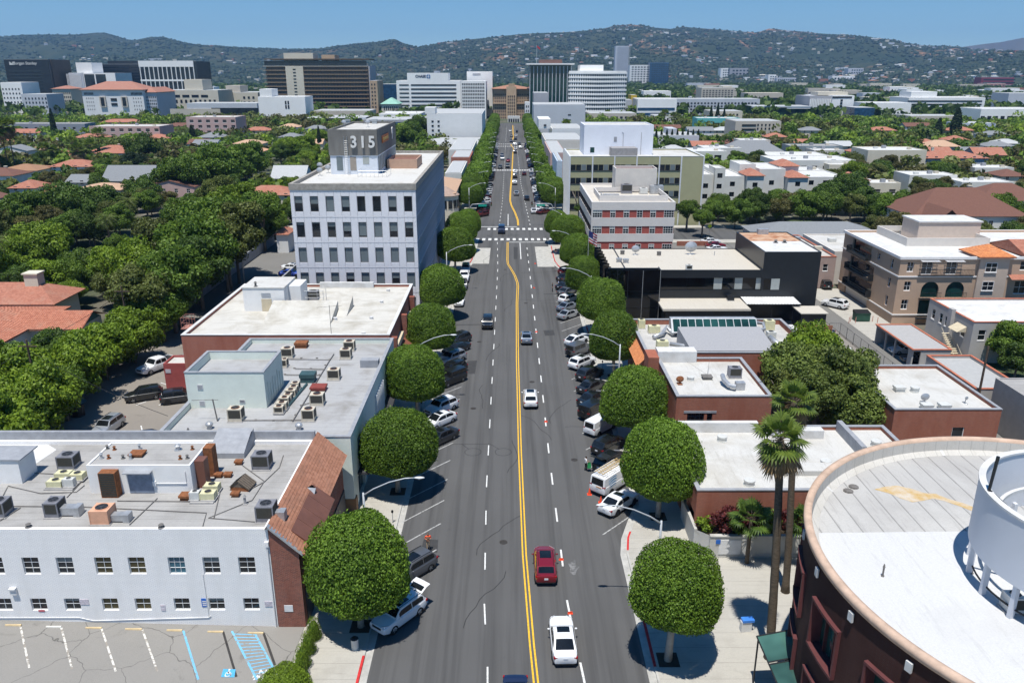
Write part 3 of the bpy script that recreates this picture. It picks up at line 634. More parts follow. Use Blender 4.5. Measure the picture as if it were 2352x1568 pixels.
 # brick bay with a lean-to tile roof
bz=MB(); zr,ze,xr,xe=8.95,6.55,-17.55,-15.05
bz.face([(xr,Y1-.06,0),(-15.5,Y1-.06,0),(-15.5,Y1-.06,ze+.32),(xr,Y1-.06,zr-.1)]); bz.face([(-15.5,Y1-.06,0),(-15.5,66.0,0),(-15.5,66.0,ze+.32),(-15.5,Y1-.06,ze+.32)])
bz.face([(xr,Y1-.06,0),(xr,Y1-.06,zr-.1),(xr,Y1+.02,zr-.1),(xr,Y1+.02,0)]); part('brick_bay',bz,RBRICK,L1)
TB=part('tile_roof_deck',MB().face([(xr,Y1-.25,zr),(xe,Y1-.25,ze),(xe,66.2,ze),(xr,66.2,zr)]).face([(xr,66.2,zr),(xr-.25,66.2,zr-.35),(xr-.25,Y1-.25,zr-.35),(xr,Y1-.25,zr)]),TILEB,L1)
tl=MB(); sl_=math.hypot(xe-xr,zr-ze); nr=13; ncol=58; nv=Vector((zr-ze,0,xe-xr)).normalized()
for j in range(nr):
 for i in range(ncol):
  if j>7 and 4<i<30: continue
  y0=Y1-.22+(66.4-Y1)*i/ncol+(.14 if j%2 else 0); y1=y0+.272; t0,t1=j/nr,(j+1.12)/nr
  if y1>66.25: continue
  a,b=Vector((xr+(xe-xr)*t0,0,zr+(ze-zr)*t0)),Vector((xr+(xe-xr)*t1,0,zr+(ze-zr)*t1)); jz=rnd.uniform(.0,.012)
  p=[a+nv*.012,a+nv*.012,b+nv*(.045+jz),b+nv*(.045+jz)]; yy=(y0,y1,y1,y0)
  tl.face([(q.x,y,q.z) for q,y in zip(p,yy)][::-1]); q=b+nv*.008; tl.face([(p[2].x,y0,p[2].z),(p[2].x,y1,p[2].z),(q.x,y1,q.z),(q.x,y0,q.z)])
pieces('clay_tiles',tl,TILEB,TB)
bm_=MB()
for k in range(4):
 ya,yb=Y1+1.1+k*1.75,Y1+1.1+(k+1)*1.75-.03
 bm_.v,bm_.f,bm_.m=[],[],[]
 for q in ([(-16.25,ya,7.83),(-14.55,ya,6.42),(-14.55,yb,6.42),(-16.25,yb,7.83)],[(-14.55,ya,6.3),(-14.55,yb,6.3),(-14.55,yb,6.42),(-14.55,ya,6.42)],[(-16.25,ya,7.7),(-14.55,ya,6.3),(-14.55,ya,6.42),(-16.25,ya,7.83)],[(-16.2,ya,7.68),(-14.55,ya,6.29),(-14.55,yb,6.29),(-16.2,yb,7.68)][::-1]): bm_.face(q)
 part('metal_roof_panel',bm_,BROWNM,L1)
part('gable_flashing',MB().face([(xr-.25,Y1-.3,zr-.3),(xr,Y1-.3,zr+.05),(xr,Y1+.15,zr+.05),(xr-.25,Y1+.15,zr-.3)]).face([(xr,Y1-.3,zr+.05),(xe-.1,Y1-.3,ze+.12),(xe-.1,Y1+.12,ze+.12),(xr,Y1+.12,zr+.05)][::-1]).face([(xr,Y1-.3,zr-.12),(xe-.1,Y1-.3,ze-.05),(xe-.1,Y1-.3,ze+.12),(xr,Y1-.3,zr+.05)]),GALV,L1)
part('tile_roof_vent',MB().add([(-16.5,57.6,8.0),(-15.9,57.3,7.5),(-15.9,57.9,7.5),(-16.1,57.6,8.25),(-15.8,57.6,7.95)],[(0,1,4,3),(0,3,4,2),(1,2,4)]),GALV,L1)
part('soffit_shadow_wall',MB().box(-15.48,-15.4,51,65.8,0,3.2),FRAMED,L1)  # dark sheet standing in for the shade under the soffit
SIGNB=mat('blue_sign',(.02,.12,.45),.5,var=.05); SIGNW=mat('pale_sign',(.62,.62,.62),.6,var=.1); FADED=mat('faded_sign',(.5,.46,.5),.7,var=.3,scale=9); REDS=mat('red_sign',(.4,.08,.1),.7,var=.2)
def plate(x0,x1,z0,z1,m,nm='wall_sign',y=Y1): return part(nm,MB().box(x0,x1,y-.04,y-.003,z0,z1),m,L1)
def zrect(c,r,x0,x1,y0,y1,Y): a=atY(*zp(c,r,x0,y1),Y); b=atY(*zp(c,r,x1,y0),Y); return a[0],b[0],a[2],b[2]
bs=plate(*zrect(0,4,1485,1517,945,1005,Y1),SIGNB); a=zrect(0,4,1485,1517,945,1005,Y1)
for k in range(3): part('sign_mark',MB().box(a[0]+.07,a[1]-.07,Y1-.05,Y1-.041,a[2]+.1+k*.17,a[2]+.2+k*.17),SIGNW,bs)
plate(*zrect(0,4,1947,2005,965,1003,Y1),FADED); plate(*zrect(0,4,590,648,950,990,Y1),FADED); plate(*zrect(0,4,1180,1212,992,1008,Y1),FADED); plate(*zrect(0,4,1186,1215,1016,1033,Y1),FADED)
plate(*zrect(0,4,285,328,1028,1040,Y1),REDS); part('bay_plaque',MB().box(*zrect(0,4,2092,2150,990,1037,Y1)[:2],Y1-.1,Y1-.065,*zrect(0,4,2092,2150,990,1037,Y1)[2:]),SIGNW,L1)
a=zrect(0,4,85,122,862,910,Y1); part('wall_lamp',MB().box(a[0],a[1],Y1-.3,Y1-.003,a[3]-.12,a[3]).box(a[0]+.05,a[1],Y1-.2,Y1-.004,a[2],a[3]-.125),SIGNW,L1)
tubes('wall_conduit',[[(-52,Y1-.04,1.0),(-32.5,Y1-.04,1.0),(-31.5,Y1-.04,.72),(-22.8,Y1-.04,1.0),(-22.6,Y1-.04,1.15)],[(-22.75,Y1-.04,1.1),(-22.75,Y1-.04,4.8)]],.03,WBRICK,L1)
part('downspout',MB().tube([(-17.75,Y1-.1,7.3),(-17.75,Y1-.1,.1)],.06,6).box(-17.9,-17.6,Y1-.2,Y1-.003,7.2,7.6),WBRICK,L1)
# roof house
zr1=L1Z-.34
PH=thing('roof_penthouse','long white plant room with louvred stack on white brick building roof','plant room',(-29.2,58.2,zr1))
x0,x1,ya,yb,zt=-33.3,-25.15,56.2,60.3,10.75
part('wall',shell(x0,x1,ya,yb,zr1-.02,zt,par=.08,th=.15),PENTW,PH); part('roof',roof_sheet(x0,x1,ya,yb,zt-.08,.15),GREYR,PH)
a=zrect(0,3,965,1112,1125,1303,ya); part('door',MB().box(a[0],a[1],ya-.05,ya-.003,zr1+.05,a[3]+.1),DIRTG,PH); part('door_canopy',MB().box(a[0]-.15,a[1]+.1,ya-.55,ya-.003,a[3]+.2,a[3]+.28),COPING,PH)
a=zrect(0,3,790,875,1120,1318,ya); lv=part('louvred_stack',MB().box(a[0],a[1],ya-.75,ya-.01,zr1,a[3]+.35),RUST,PH)
ls=MB()
for k in range(12): ls.box(a[0]+.06,a[1]-.06,ya-.78,ya-.752,zr1+.15+k*.17,zr1+.26+k*.17)
part('louvre_slat',ls,DARKFIN,lv)['kind']='stuff'
part('conduit',MB().tube([(-28.1,ya-.05,zr1+.9),(-25.6,ya-.05,zr1+.9),(-25.6,ya-.05,zt-.5)],.03,5).box(-28.25,-28.0,ya-.12,ya-.005,zr1+.7,zr1+1.1),PENTW,PH)
for k,(yy,hh) in enumerate(((57.0,2.4),(58.9,2.6))): part('side_stack',MB().box(x1+.01,x1+.75,yy,yy+.95,zr1,zr1+hh),RUST if k else BROWNM,PH)
VS=((745,1008),(798,1008),(903,1008),(960,1012),(1323,1013),(1375,1008),(1307,945),(840,945),(787,938),(1025,940),(1412,942))
for i,(zx,zy) in enumerate(VS):
 p=at(*zp(0,3,zx,zy),zt); roof_vent(p[0],p[1],zt-.09,.35 if i%3 else .5,.09 if i != 6 else .17,(GALV,RUST,PIPE)[i%3],f'small roof vent on the long white plant room, {rank(VS, i)}','pipe')
p=at(*zp(0,3,1010,985),zt); roof_vent(p[0],p[1],zt-.09,.3,.5,RUST,'rusty brown hatch on the long white plant room roof','hatch')
def acz(c,r,x0,x1,ybase,z,h_,d_,m,label,**k):
 a,b=at(*zp(c,r,x0,ybase),z),at(*zp(c,r,x1,ybase),z); w_=b[0]-a[0]
 return ac_unit((a[0]+b[0])/2,a[1]+d_/2,z,w_,d_,h_,m,label,**k)
acz(0,3,425,545,1100,zr1,1.2,1.2,ACGREY,'dark grey air conditioner behind cream units, left of the long plant room')
acz(0,3,332,432,1455,zr1,1.25,1.2,ACGREY,'dark grey air conditioner with rusty double duct near front roof edge',duct=(1.0,.7,.6))
acz(0,3,1852,1975,1105,zr1,1.35,1.2,ACGREY,'dark grey air conditioner by back parapet near the tile roof')
acz(0,3,1882,2010,1490,zr1,1.35,1.2,ACGREY,'dark grey air conditioner at front corner beside the tile roof',duct=(.3,.6,.6))
acz(0,3,-90,35,1455,zr1,1.25,1.2,ACGREY,'dark grey air conditioner cut by the left edge of the photo')
acz(0,3,667,800,1505,zr1,1.15,1.3,ACPEACH,'peach-coloured air conditioner with curved metal duct',coil=False,duct=(.9,.6,.5))
for i,(a,b,yb_,lb) in enumerate(((345,450,1232,'front left of the group'),(405,510,1172,'back left of the group'),(512,605,1180,'back right of the group'))): acz(0,3,a,b,yb_,zr1+.12,.55,.75,ACCREAM,f'low cream condenser left of the long plant room, {lb}',coil=False)
acz(0,3,465,540,1228,zr1+.12,.7,.5,ACLIGHT,'small pale green condenser among cream units left of the plant room',coil=False)
acz(0,3,1470,1572,1325,zr1+.1,.6,.75,ACCREAM,'front cream condenser right of the long plant room',coil=False); acz(0,3,1497,1600,1268,zr1+.1,.6,.75,ACCREAM,'rear cream condenser right of the long plant room',coil=False)
acz(0,3,1395,1462,1325,zr1+.1,.7,.5,ACLIGHT,'small pale condenser beside front cream condenser',coil=False)
for x0_,x1_,y0_,y1_ in ((320,600,1250,1185),(1390,1605,1350,1290)):
 a,b=at(*zp(0,3,x0_,y0_),zr1),at(*zp(0,3,x1_,y1_),zr1); part('unit_platform',MB().box(a[0],b[0],a[1],b[1]+.3,zr1-.01,zr1+.11),CURB,L1)
p=at(*zp(0,3,1360,1325),zr1); roof_vent(p[0],p[1]+.3,zr1,.45,.4,RUST,'rust-coloured metal box next to small pale condenser','hatch')
for i,(zx,zy) in enumerate(((1755,1055),(1605,1150),(1675,1148),(1730,1290))):
 p=at(*zp(0,3,zx,zy),zr1); roof_vent(p[0],p[1],zr1,.35,.26,RUST,f'rusty square roof vent near the skylight, {["by the back grey unit", "next to the tall stacks", "between stacks and skylight", "in front of the skylight"][i]}','hatch')
p=at(*zp(0,3,1800,1350),zr1); roof_vent(p[0],p[1],zr1,.8,.1,CURB,'thick upright pipe in front of the roof skylight','pipe')
for i,(zx,zy) in enumerate(((202,1525),(1178,1528))): p=at(*zp(0,3,zx,zy),L1Z); roof_vent(p[0],p[1]+.15,L1Z,.3,.13,PIPE,f'small dark vent on front roof edge of white brick building, {["left", "right"][i]} one','pipe')
# gabled skylight
p=at(*zp(0,3,1765,1255),zr1); SK=thing('roof_skylight','brown gabled skylight on grey roof of white brick building','skylight',(p[0],p[1]+.6,zr1),rz=R(-8))
mb=MB(); gable(mb,-.75,.75,-.6,.6,.35,.6,.12,0,'y',0); sub('glazed_gable',mb.mesh('glazed_gable',mat('weathered_skylight',(.15,.12,.09),.6,var=.3,scale=4)),SK); sub('curb',MB().box(-.75,.75,-.6,.6,0,.35).mesh('curb',RUST),SK)
bars=MB()
for k in range(5):
 for s in (-1,1): y=-.5+k*.25; bars.tube([(0,y,.97),(s*.85,y,.29)],.018,4)
sub('glazing_bars',bars.mesh('glazing_bars',DMETAL),SK)
# shed at left and lean-to against the back wall
a,b=at(*zp(0,3,-250,1200),zr1),at(*zp(0,3,165,1200),zr1); SH=thing('roof_shed','small white roof shed with flat overhanging top at left photo edge','roof shed',(b[0]-1.5,a[1]+1,zr1))
part('wall',MB().box(a[0],b[0],a[1],a[1]+2.2,zr1,zr1+2.1),PENTW,SH); part('roof',MB().box(a[0]-.2,b[0]+.25,a[1]-.1,a[1]+2.5,zr1+2.103,zr1+2.2),COPING,SH)
a,b=at(*zp(0,3,1530,1015),zr1),at(*zp(0,3,1795,1015),zr1); LT=thing('lean_to','grey lean-to roof hatch against the back parapet','roof structure',(a[0]+1.5,a[1]+.5,zr1))
mb=MB(); y_=65.2; mb.face([(a[0],a[1],zr1+.5),(b[0],a[1],zr1+.5),(b[0]-.1,y_,zr1+1.5),(a[0],y_,zr1+1.5)]); mb.face([(a[0],a[1],zr1),(b[0],a[1],zr1),(b[0],a[1],zr1+.5),(a[0],a[1],zr1+.5)])
for x,s in ((a[0],1),(b[0],-1)): mb.face([(x,a[1],zr1),(x,a[1],zr1+.5),(x,y_,zr1+1.5),(x,y_,zr1)][::s])
part('sloped_cover',mb,COPING,LT)
z=zr1+.06; zz_=lambda x,y: at(*zp(0,3,x,y),z)
tubes('roof_conduit',[[zz_(0,1363),zz_(600,1368),zz_(1515,1412),zz_(1485,1520)],[zz_(1155,1305),zz_(950,1500)],[zz_(215,1118),zz_(640,1140),zz_(490,1300)],[zz_(1780,1065),zz_(1940,1180),zz_(1850,1320),zz_(1530,1450),zz_(1900,1480)],[zz_(2080,990),zz_(2050,1080),zz_(1940,1185),zz_(1835,1240)],[zz_(1620,1240),zz_(1570,1450)],[zz_(620,1210),zz_(560,1260),zz_(300,1270),zz_(60,1215),zz_(20,1290)],[zz_(0,1470),zz_(150,1375)],[zz_(1480,1330),zz_(860,1325)]],.035,PIPE,L1)
wp=part('new_white_membrane',MB().face([at(*zp(0,3,x,y),zr1+.012) for x,y in ((-300,1010),(0,1010),(215,1085),(415,950),(340,905),(-300,905))]),WHITE,L1)
# ---- mint building
L2=thing('retail_building','pale mint retail building with silver-grey roof of condensers','building',(-24,82,0))
X0,X1,YA,YB,ZT=-32.9,-14.75,66.9,95.6,8.05; zr2=ZT-.55
hol2={'E': [(2.2+k*4.3,5.6+k*4.3,.3,2.9) for k in range(6)]+[(3.0+k*.0,4.6,3.7,6.6)]}
part('wall',shell(X0,X1,YA,YB,-.1,ZT,hol2,.35,.55,.3),MINT,L2); part('roof',roof_sheet(X0,X1,YA,YB,zr2,.3),L2R,L2)
for k in range(6): pane(L2,X1-.33,YA+3.9+k*4.3,.2,3.4,2.6,'E',GLASS,'shop_window')
pane(L2,X1-.33,YA+3.8,3.6,1.6,2.9,'E',GLASS,'window')
cap('parapet_cap',X0,X1,YA,YB,ZT,COPING,L2); part('front_fascia',MB().box(X0,X1-2.6,YA-.12,YA-.003,7.3,7.9),RBRICK,L2)
part('brown_pier',MB().box(X1-.9,X1+.12,YA-.03,YA+.8,0,1.6),mat('tan_base',(.28,.16,.08),.8,var=.1),L2)
for k in range(7): part('facade_fin',MB().box(X1+.005,X1+.28,YA+13.5+k*.75,YA+13.62+k*.75,2.8,6.6),FRAMEW,L2)
part('shop_canopy',MB().box(X1+.003,X1+1.1,YA+2,YB-1,3.1,3.3),FRAMED,L2)
for i,(zx,zy) in enumerate(((2230,1),(2450,1))): pass
part('corner_hatch',MB().box(X1-2.6,X1-.5,86.5,87.6,zr2,ZT+.35),COPING,L2)
MP=thing('roof_penthouse','large mint-green roof room on the silver-grey roof','plant room',(-28.6,78,zr2))
x0,x1,ya,yb,zt=-32.75,-24.8,74.9,81.4,11.35
part('wall',shell(x0,x1,ya,yb,zr2-.02,zt,par=.85,th=.25),MINT,MP); part('roof',roof_sheet(x0,x1,ya,yb,zt-.85,.25),L2R,MP); cap('parapet_cap',x0,x1,ya,yb,zt,COPING,MP,.27)
for a,b,c,d in ((1452,1487,472,510),(1467,1502,590,627),(1760,1798,583,607)):
 q=zrect(0,3,a,b,c,d,ya); g=part('wall_grille',MB().box(q[0],q[1],ya-.05,ya-.004,q[2],q[3]),SIGNW,MP); s_=MB()
 for k in range(4): s_.box(q[0]+.04,q[1]-.04,ya-.058,ya-.051,q[2]+.05+k*(q[3]-q[2])/4.3,q[2]+.09+k*(q[3]-q[2])/4.3)
 part('grille_slats',s_,FRAMED,g)
for k in range(7): part('scupper_pipe',MB().tube([(x1+.05,ya+.9+k*.85,zt-1.3-(k%2)*.4),(x1+.05,ya+.9+k*.85,zr2+.1)],.035,5),MINT,MP)
lab2=lambda s: f'tan condenser on silver-grey roof, {s}'
row=[(245,320,688),(262,345,660),(285,362,622),(315,382,598),(330,410,565),(358,424,540),(370,436,512)]
for i,(a,b,y) in enumerate(row): acz(1,3,a+4,b-4,y,zr2+.1,.75,.7,ACTAN,f'tan condenser in the tight row beside mint roof room, {ORD[i]} from the front',rim=RUST)
for a,b,y,s in ((455,545,748,'standing alone at the front by the dirty patch'),(515,612,633,'below the red roof hatch'),(643,728,445,'alone in the middle of the roof'),(735,812,292,'front one of the pair at the back'),(762,838,232,'rear one of the pair at the back'),(303,385,283,'behind the mint roof room')): acz(1,3,a,b,y,zr2,1.25,1.0,ACTAN,lab2(s),rim=RUST)
acz(0,3,1675,1775,750,zr2,1.35,1.05,ACTAN,lab2('in front of the mint roof room wall'),rim=RUST)
acz(0,3,2068,2105,352,zr2,1.0,.9,ACTAN,lab2('half hidden at the back corner of the mint roof room'),rim=RUST)
DGREEN=mat('dark_green_metal',(.05,.10,.11),.6,.2,var=.2)
p=at(*zp(1,3,495,460),zr2); roof_vent(p[0],p[1]+.5,zr2,1.0,.75,DGREEN,'dark green roof hatch at the end of the condenser row','hatch')
p=at(*zp(1,3,573,525),zr2); roof_vent(p[0],p[1]+.4,zr2,.55,.75,mat('oxide_red_hatch',(.22,.05,.04),.7,var=.15),'oxide red square hatch on silver-grey roof','hatch')
p=at(*zp(1,3,447,205),zr2); roof_vent(p[0],p[1]+.4,zr2,.7,.7,RUST,'rusty topped hatch by the back parapet of silver-grey roof','hatch')
for i,(c,x,y) in enumerate(((1,434,803),(0,1540,795))): p=at(*zp(c,3,x,y),zr2); roof_vent(p[0],p[1],zr2,.45,.28,GALV,f'round turbine vent on silver-grey roof, {["near its middle front", "near its left front edge"][i]}','turbine')
p=at(*zp(0,3,1387,850),zr2); roof_vent(p[0],p[1],zr2,.8,.08,PIPE,'thin vent pipe by front left edge of silver-grey roof','pipe')
p=at(*zp(0,3,1597,742),zr2); q=thing('vent_standpipe','tall leaning dark standpipe with crossbar before mint roof room','pipe',(p[0],p[1],zr2))
part('pipe',MB().tube([(p[0],p[1],zr2),(p[0]-.25,p[1]+.1,zr2+2.3)],.07,8),PIPE,q); part('crossbar',MB().tube([(p[0]-2.3,p[1]+.1,zr2+2.2),(p[0]+.3,p[1]+.1,zr2+2.25)],.03,5),PIPE,q)
z2=zr2+.12; z2_=lambda x,y: at(*zp(1,3,x,y),z2)
tubes('roof_conduit',[[z2_(385,740),z2_(660,290),z2_(690,245)],[z2_(-50,735),z2_(560,730)],[z2_(320,285),z2_(660,290)],[z2_(325,400),z2_(585,402)],[z2_(400,355),z2_(625,360)],[z2_(440,625),z2_(515,605)],[z2_(320,655),z2_(495,470)]],.05,PIPE,L2)
tubes('roof_duct',[[z2_(345,640),z2_(490,468)]],.14,DGREEN,L2,6)
PATCH=mat('dirty_pond_stain',(.21,.195,.165),.9,var=.3,scale=.8)
bl=MB()
for a,b,y in ((113,248,735),):
 pass
for i,(x,y) in enumerate(((450,280),(565,281),(400,355),(520,358),(585,402),(628,332),(660,291),(383,738),(247,738),(115,735),(410,697),(330,400))):
 p=at(*zp(1,3,x,y),zr2); part('pipe_block',MB().box(p[0]-.12,p[0]+.12,p[1]-.1,p[1]+.1,zr2,zr2+.1),PIPE,L2)
 # ---- brick shop building with worn white roof
L3=thing('retail_building','salmon brick building with worn white roof before the tall office block','building',(-28,108,0))
X0,X1,YA,YB,ZT=-41.6,-15.25,95.75,121.3,8.45; zr3=ZT-.35
part('wall',shell(X0,X1,YA,YB,-.1,ZT,{'E': [(1.5+k*5.1,5.4+k*5.1,.4,3.2) for k in range(5)]},.4,.35,.35),OBRICK,L3); part('roof',roof_sheet(X0,X1,YA,YB,zr3,.35),L3R,L3)
for k in range(5): pane(L3,X1-.38,YA+3.45+k*5.1,.3,3.9,2.8,'E',GLASS,'shop_window')
cap('parapet_cap',X0,X1,YA,YB,ZT,WHITE,L3,.4); part('back_upstand',MB().box(X0+12,X1-6,YB-1.0,YB-.45,zr3,ZT+.5),WHITE,L3)
CREAM=mat('cream_trim',(.56,.48,.34),.8,var=.1); BRIB=mat('brown_canvas',(.20,.075,.045),.85,var=.12)
for ya,yb in ((89.8,95.2),(98.3,105.0),(108,114.8)):
 part('cream_facade_band',MB().box(X1+.02,X1+.55,max(ya,YA+.1),yb,5.2,6.0),CREAM,L3)
for yy in (96.1,106.2,115.6): part('brick_pier',MB().box(X1+.003,X1+.85,yy,yy+.9,0,7.9),RBRICK,L3)
part('awning',MB().face([(X1+.02,101,4.9),(X1+2.2,101,3.6),(X1+2.2,107.5,3.6),(X1+.02,107.5,4.9)]).face([(X1+.02,101,4.9),(X1+.02,101,3.5),(X1+2.2,101,3.3),(X1+2.2,101,3.6)]).face([(X1+2.2,101,3.6),(X1+2.2,101,3.3),(X1+2.2,107.5,3.3),(X1+2.2,107.5,3.6)]),BRIB,L3)
P3=thing('roof_penthouse','white stair house with louvred door on worn white roof','plant room',(-34,110,zr3))
part('wall',MB().box(-37.3,-31.55,107.6,113.6,zr3-.02,11.45),PENTW,P3); part('roof',MB().box(-37.4,-31.45,107.5,113.7,11.453,11.55),WHITER,P3); part('side_room',MB().box(-31.53,-29.8,109.8,113.55,zr3,11.2),PENTW,P3)
q=zrect(0,2,1928,1992,960,1058,107.6); part('door',MB().box(q[0],q[1],107.55,107.597,zr3+.03,q[3]),CREAM,P3); q2=zrect(0,2,1920,1985,915,948,107.6); lo=part('louvre',MB().box(q2[0],q2[1],107.56,107.597,q2[2],q2[3]),SIGNW,P3)
for k in range(4): part('louvre_slat',MB().box(q2[0],q2[1],107.54,107.558,q2[2]+.05+k*.16,q2[2]+.12+k*.16),COPING,lo)
p=at(*zp(0,2,1877,870),11.55); roof_vent(p[0],p[1],11.55,.7,.15,PIPE,'black flue on the white stair house roof','pipe')
def wedge(xa,xb,ya,yb,z,h_,label):
 mb=MB(); mb.face([(xa,ya,z),(xb,ya,z),(xb,yb,z+h_),(xa,yb,z+h_)]); mb.face([(xb,ya,z),(xb,yb,z),(xb,yb,z+h_)]); mb.face([(xa,ya,z),(xa,yb,z+h_),(xa,yb,z)]); mb.face([(xb,yb,z),(xa,yb,z),(xa,yb,z+h_),(xb,yb,z+h_)])
 t=thing('roof_wedge',label,'roof structure',((xa+xb)/2,ya,z)); part('sloped_cover',mb,L3R,t)
wedge(-33.0,-24.0,101.3,107.2,zr3,1.7,'wide sloping white skylight cover on worn white roof'); wedge(-23.9,-22.5,105.0,110.2,zr3,1.5,'narrow sloping white cover behind the wide one')
acz(1,2,500,570,970,zr3,1.3,1.3,ACGREY,'grey condenser inside a pipe rail on worn white roof')
fr=MB()
for dx in (-.9,.9):
 for dy in (-.9,.9): fr.tube([(-28.4+dx*1.6,112+dy,zr3),(-28.4+dx*1.6,112+dy,zr3+2)],.035,5)
for zz in (1.0,2.0): fr.tube([(-29.9,111.1,zr3+zz),(-26.9,111.1,zr3+zz),(-26.9,112.9,zr3+zz),(-29.9,112.9,zr3+zz),(-29.9,111.1,zr3+zz)],.03,5)
solo('roof_rail',fr,GALV,(-28.4,112,zr3),'galvanised pipe rail around the condenser on worn white roof','railing')
VS=((965,1108),(908,1222),(1040,990),(1088,905),(700,1115))
for i,(x,y) in enumerate(VS): p=at(*zp(1,2,x,y),zr3); roof_vent(p[0],p[1],zr3,.35,.28,WHITE,f'low white roof vent on worn white roof, {rank(VS, i)}','drum')
p=at(*zp(1,2,672,1240),zr3); an=thing('roof_antenna','thin television aerial on a mast over worn white roof','antenna',(p[0],p[1],zr3)); part('mast',MB().tube([(p[0],p[1],zr3-.5),(p[0],p[1],zr3+4.2)],.035,5),PIPE,an); part('boom',MB().tube([(p[0]-1.6,p[1],zr3+3.9),(p[0]+1.6,p[1],zr3+4.15)],.02,4),PIPE,an)
cg=MB();
for x in (0,.9,1.8): cg.tube([(-41.8-.1,99.5+x,8.2),(-41.9,99.5+x,9.6)],.035,5); cg.tube([(-43.0,99.5+x,8.2),(-43.0,99.5+x,9.6)],.035,5)
for z in (8.9,9.6): cg.tube([(-41.9,99.5,z),(-43,99.5,z),(-43,101.3,z),(-41.9,101.3,z)],.03,5)
solo('ladder_cage',cg.box(-43.1,-41.65,99.4,101.4,8.05,8.15),mat('rust_pink_steel',(.35,.16,.12),.8,var=.2),(-42.4,100.4,8.05),'rusty pink ladder landing on the left wall of the salmon brick building','ladder')
RB=thing('brick_annex','small red rendered annex with white rim beside parked black car','outbuilding',(-43.6,100,0)); part('wall',shell(-45.6,-41.62,98.3,101.6,0,3.7,par=.25,th=.2),mat('red_render',(.32,.075,.07),.8,var=.1),RB); part('roof',roof_sheet(-45.6,-41.62,98.3,101.6,3.45,.2),WHITER,RB); part('wall_sign',MB().box(-45.4,-44.7,98.25,98.297,2.4,2.9),FADED,RB)
# ---- office block 315
O3=thing('office_block','five-storey pale blue office block with dark tower reading 315','office building',(-25,155,0))
X0,X1,YA,YB,ZT=-35.2,-15.1,128.4,184.5,23.1; PANEL=mat('pale_blue_panel',(.69,.69,.72),.5,var=.05,scale=.5,spec=.4,stain=((.50,.50,.51),.9,.58,.72)); JOINT=mat('panel_joint',(.16,.17,.22),.8,var=.1); CORN=mat('weathered_cornice',(.30,.28,.25),.9,var=.3,scale=1.5)
part('core_wall',MB().box(X0+.3,X1-.3,YA+.3,YB-.3,-.05,ZT-.6),JOINT,O3); part('cornice',shell(X0-.12,X1+.12,YA-.12,YB+.12,ZT-1.0,ZT,par=.55,th=.55),CORN,O3); part('roof',roof_sheet(X0,X1,YA,YB,ZT-.55,.4),roofmat('white_office_roof',(.56,.55,.52),(.34,.30,.24),2.2,.4,.55,.8,'y',.3,seamw=.02,seamdark=.94),O3)
fh=4.18; nb=8; bw=(X1-X0)/nb; PW=1.35 # window panel width; the rest is pier panel
wpan=MB(); holed(wpan,(-PW/2,0,0),(1,0),PW,fh-.16,[(.03,PW-.03,.72,3.22)],.22); wpm=wpan.mesh('window_panel',PANEL)
ppan=MB().box(-(bw-PW-.06)/2,(bw-PW-.06)/2,0,.25,0,fh-.16).mesh('pier_panel',PANEL); epan=MB().box(-(bw-PW-.06)/4,(bw-PW-.06)/4,0,.25,0,fh-.16).mesh('corner_panel',PANEL)
band=MB().box(X0,X1,YA+.02,YA+.3,-.155,-.01)
BLS=[[.45,.5,1,.7,0,0,.7,0],[.2,.1,.3,.6,.9,1,.6,.4],[1,1,1,1,1,1,1,1],[1,1,1,.45,.95,1,.4,1],[1,.5,1,1,.3,1,1,1]]
for f in range(5):
 z0=ZT-1.02-(f+1)*fh
 part('floor_band',MB().box(X0+.02,X1-.02,YA-.03,YA+.31,z0+fh-.155,z0+fh-.02),PANEL,O3)
 for i in range(nb):
  xc=X0+(i+.5)*bw; put('window_panel',wpm,O3,(xc,YA,z0)); b=BLS[f][i]
  window(O3,xc,YA+.2,z0+.72,PW-.06,2.5,'S',FRAMED,GLASS,1,1,bl=b,key='o3')
 for i in range(1,nb): put('pier_panel',ppan,O3,(X0+i*bw,YA,z0))
 for x in (X0+(bw-PW-.06)/4,X1-(bw-PW-.06)/4): put('corner_panel',epan,O3,(x,YA,z0))
 # street side: dark glazed bays between blue-grey fins
BLFR=mat('blue_grey_mullion',(.46,.49,.56),.5,.1,var=.1); BRG=glassmat('bronze_tint_glass',(.035,.035,.045),.08)
nE=30; be=(YB-YA-.8)/nE; em=MB().box(-be/2+.09,be/2-.09,-.02,.03,0,2.15).mesh('window',GLASSB); em2=MB().box(-be/2+.09,be/2-.09,-.02,.03,0,2.15).mesh('window',BRG); es=MB().box(-be/2+.09,be/2-.09,-.02,.03,0,fh-2.15-.28).mesh('spandrel_panel',mat('blue_spandrel',(.27,.30,.38),.35,.0,var=.15,scale=.8,spec=.5))
for f in range(5):
 z0=ZT-1.02-(f+1)*fh
 part('floor_band',MB().box(X1-.29,X1+.06,YA+.35,YB-.02,z0-.08,z0+.08),BLFR,O3)
 for i in range(nE):
  yc=YA+.5+(i+.5)*be; put('window',em if (i*7+f*3)%5 else em2,O3,(X1-.1,yc,z0+fh-2.4),FACE['E']); put('spandrel_panel',es,O3,(X1-.1,yc,z0+.12),FACE['E'])
fin=MB().box(-.07,.07,-.16,.2,0,ZT-1.05).mesh('mullion',BLFR)
for i in range(nE+1): put('mullion',fin,O3,(X1-.08,YA+.5+i*be,0),FACE['E'])
zr=ZT-.55; TW=thing('roof_tower','dark concrete roof tower carrying white numerals 315','roof tower',(-27.5,158,zr))
x0,x1,ya,yb,zm,zt=-32.0,-23.6,145.0,169.0,25.9,30.35; DCON=mat('dark_concrete',(.16,.155,.145),.9,var=.25,scale=.5,vscale=(1,1,.3));
